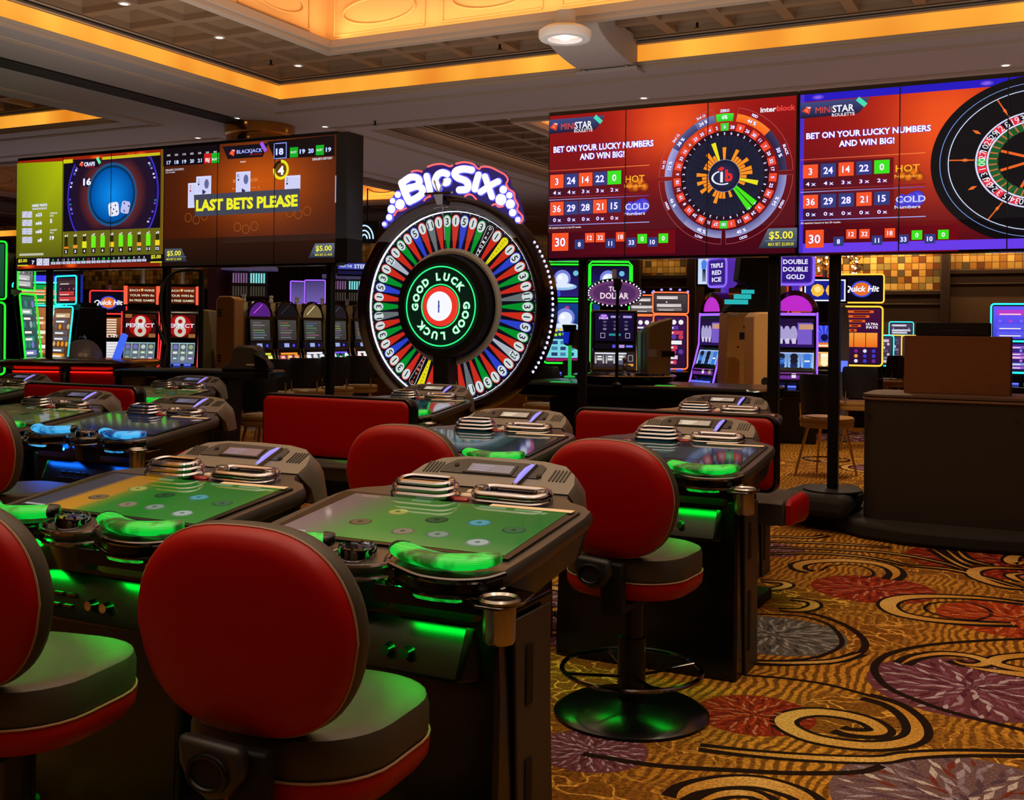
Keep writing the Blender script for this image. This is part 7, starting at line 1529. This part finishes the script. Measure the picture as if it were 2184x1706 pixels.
pm = atz(1203, 806, zr); t = thing('betting_monitor', 'small black and blue monitor on a green lit post on the roulette table', 'monitor', (pm.x, pm.y+.15, zr+.001), radians(24))
b = MB(); b.cyl((0, 0, 0), (0, 0, .36), .020, n=12); b.lathe([(.06, 0), (.06, .015), (.02, .02)], n=16); b.build('post', emi('green_lit_post', (30, 190, 80), .75), t)
b = MB(); b.loft([[(-.07, -.02, .36), (.02, -.06, .36), (.17, .06, .30), (.08, .10, .30)], [(-.07, -.06, .54), (.05, -.10, .54), (.14, .02, .50), (.02, .05, .50)]]); b.loft([[(-.07, -.10, .50), (.06, -.13, .50), (.06, -.04, .50), (-.07, -.02, .50)], [(-.09, -.10, .58), (.07, -.13, .58), (.07, -.04, .58), (-.09, -.02, .58)]]); b.build('housing', BLACK, t, bevel=.008)
b = MB(); b.loft([[(-.075, -.045, .38), (-.02, -.062, .37), (-.02, -.06, .375), (-.075, -.04, .385)], [(-.075, -.075, .52), (.0, -.095, .52), (.0, -.09, .52), (-.075, -.07, .52)]]); b.build('blue_screen', emi('deep_blue_screen', (20, 40, 190), .8), t)
# ------------------------------------------------------------------ wall and ceiling pieces far behind
p = aty(1513, 576, 22.0); t = thing('wall_poster', 'lit poster of two standing people in blue between the post and the violet sign', 'poster', (p.x, p.y, 0), radians(12)); z0, z1 = aty(1513, 606, 22).z, aty(1513, 540, 22).z; k = dep(p)/FPX
A = Art(); hw4 = 24*k; A.rect(-hw4, 0, hw4, z1-z0, (206, 222, 250), 0, (190, 210, 246)); H_ = z1-z0
for x, c1, c2 in ((-.30, (70, 130, 230), (20, 24, 50)), (.22, (30, 40, 150), (16, 16, 50))):
    X = x*hw4*1.6
    A.poly([(X-hw4*.10, H_*.08), (X-hw4*.02, H_*.08), (X, H_*.45), (X+hw4*.06, H_*.08), (X+hw4*.14, H_*.08), (X+hw4*.16, H_*.52), (X-hw4*.14, H_*.52)], c2, 2)
    A.poly([(X-hw4*.18, H_*.48), (X+hw4*.18, H_*.48), (X+hw4*.26, H_*.70), (X+hw4*.12, H_*.78), (X-hw4*.1, H_*.78), (X-hw4*.24, H_*.68)], c1, 3); A.disc(X+hw4*.02, H_*.85, H_*.055, (214, 160, 130), 4, 12, rz=H_*.065); A.disc(X+hw4*.02, H_*.88, H_*.06, (60, 30, 30), 3.5, 12)
A.build('picture', t, (0, 0, z0)); b = MB(); b.box(-hw4-.04, hw4+.04, .004, .08, z0-.04, z1+.04); b.build('light_box', BLACKM, t); b = MB(); b.box(-.1, .1, .02, .1, 0, z0-.04); b.build('stand', BLACKM, t)
# wreath
pw = atd(1790, 572, 19.5); t = thing('wreath', 'lit holiday wreath with gold and white ornaments above the gold framed machine', 'wreath', (pw.x, pw.y, pw.z), radians(10)); r = random.Random(9)
b = MB()
for k in range(420):
    a = r.uniform(0, 2*pi); rr_ = .30+r.gauss(0, .055); q_ = Vector((rr_*cos(a), r.uniform(-.08, .08), rr_*sin(a))); d_ = Vector((r.uniform(-1, 1), r.uniform(-1, 1), r.uniform(-1, 1))).normalized(); n_ = d_.orthogonal().normalized()
    b.add([tuple(q_-d_*.035), tuple(q_+n_*.012), tuple(q_+d_*.035), tuple(q_-n_*.012)], [(0, 1, 2, 3)])
b.build('foliage', mat('gilded_leaves', (150, 130, 74), .5), t)['kind'] = 'stuff'
for k in range(64):
    a = 2*pi*k/64+r.uniform(-.05, .05); rr_ = .30+r.uniform(-.08, .09); b = MB(); n = 8; s_ = r.uniform(.016, .028)
    b.lathe([(.001, -s_), (s_*.8, -s_*.5), (s_, 0), (s_*.8, s_*.5), (.001, s_)], rr_*cos(a), -.09, 8); o = b.build('ornament', [emi('white_bulb', (240, 235, 255), 5), emi('warm_bulb', (255, 200, 130), 4), mat('red_bauble', (190, 40, 24), .2), GOLD][k % 4], t); o.location.z = rr_*sin(a)
b = MB(); b.box(-.03, .03, .08, .14, -pw.z, .0); b.build('stand', BLACKM, t)
# lit slatted sign towers under flat panels
def tower(u, d, v0, v1, lab, w_=.62):
    p = atd(u, 600, d); z1 = atd(u, v0, d).z; z0 = atd(u, v1, d).z; t = thing('sign_tower', lab, 'sign tower', (p.x, p.y, 0), radians(36), 'slatted sign towers'); h = (z1-z0)/2
    for j, (c, ny, nm) in enumerate((((150, 110, 160), 0, 'lit_slats'), ((140, 236, 236), 1, 'lit_slats'))):
        for k in range(6):
            b = MB(); x = (-.30 if j == 0 else .02)+k*.047; b.box(x, x+.026, -.16, -.14, z0+h+.03, z1-.03); b.build('lit_slat', emi('slat_%d' % j, c, .9 if j else .6), t)
            b = MB(); b.box(x, x+.026, -.16, -.14, z0+.03, z0+h-.03); b.build('slat', mat('slat_dull_%d' % j, (140, 120, 124) if j == 0 else (120, 140, 90), .4, emit=(90, 90, 80), es=.3), t)
    b = MB(); b.box(-.32, .31, -.14, .2, z0, z1); b.box(-.34, .33, -.17, .2, z0+h-.02, z0+h+.02); b.build('core', mat('tower_grey', (70, 62, 64), .5), t); b = MB(); b.box(-.05, .05, -.0, .1, 0, z0); b.build('mast', BLACKM, t)
    b = MB(); b.box(-.50, .50, -.3, .3, z1+.03, z1+.09); b.box(-.02, .02, -.02, .02, z1, z1+.03); b.build('top_panel', mat('pale_panel', (150, 160, 170), .4, emit=(90, 80, 130), es=.35), t); return t
tower(533, 20.6, 580, 635, 'slatted sign tower lit violet and cyan above the first arch topped machine'); tower(742, 21.6, 597, 645, 'slatted sign tower between the middle post and the prize wheel')
p = atd(752, 572, 21.2); t = thing('hanging_sign', 'small blue lit sign reading STEP beside the left rim of the prize wheel', 'sign', (p.x, p.y, p.z), radians(36)); b = MB(); b.box(-.30, .30, .004, .1, -.15, .12); b.cyl((0, .05, .12), (0, .05, HS-p.z), .015, n=8); b.build('casing', BLACKM, t)
A = Art(); A.rect(-.28, -.02, .28, .10, (60, 70, 170), 0); A.text('WIN THE', -.13, .04, .055, (210, 220, 250), 1, .24); A.text('STEP', .14, .04, .075, (235, 240, 255), 1, .22); A.rect(-.28, -.12, .28, -.05, (24, 20, 60), 0); A.build('picture', t)
p = atd(783, 495, 20.0); t = thing('neon_sign', 'white neon arcs of a small sign at the left shoulder of the prize wheel', 'sign', (p.x, p.y, p.z), radians(36))
for r_ in (.05, .10, .16):
    b = MB(); b.tube([(-.05+r_*cos(a), 0, -.12+r_*1.5*sin(a)) for a in [radians(k) for k in range(0, 181, 15)]], .012, 6); b.build('neon_arc', emi('pale_blue_neon', (190, 225, 255), 1.3), t)
b = MB(); b.box(-.26, .2, .02, .05, -.2, .2); b.cyl((0, .035, .2), (0, .035, HS-p.z), .012, n=8); b.build('backing', BLACKM, t)
for u, v, d, rz_, lab in ((640, 622, 21.5, 60, 'violet edged screen tilted above the arch machines, left one'), (672, 620, 21.0, 20, 'violet edged screen above the arch machines, right one')):
    p = atd(u, v, d); t = thing('tilted_screen', lab, 'screen', (p.x, p.y, p.z), radians(rz_)); b = MB(); b.box(-.20, .20, .004, .06, -.24, .20); b.cyl((0, .04, .2), (0, .04, HS-p.z), .015, n=8); b.build('casing', BLACKM, t)
    A = Art(); A.rect(-.18, -.22, .18, .18, (110, 90, 170), 0, (70, 60, 110)); A.build('picture', t); b = MB(); b.tube([(x, -.01, z) for x, z in rrect(-.20, .20, -.24, .20, .02, 2)], .012, 6, closed=True); b.build('neon_frame', NP, t)
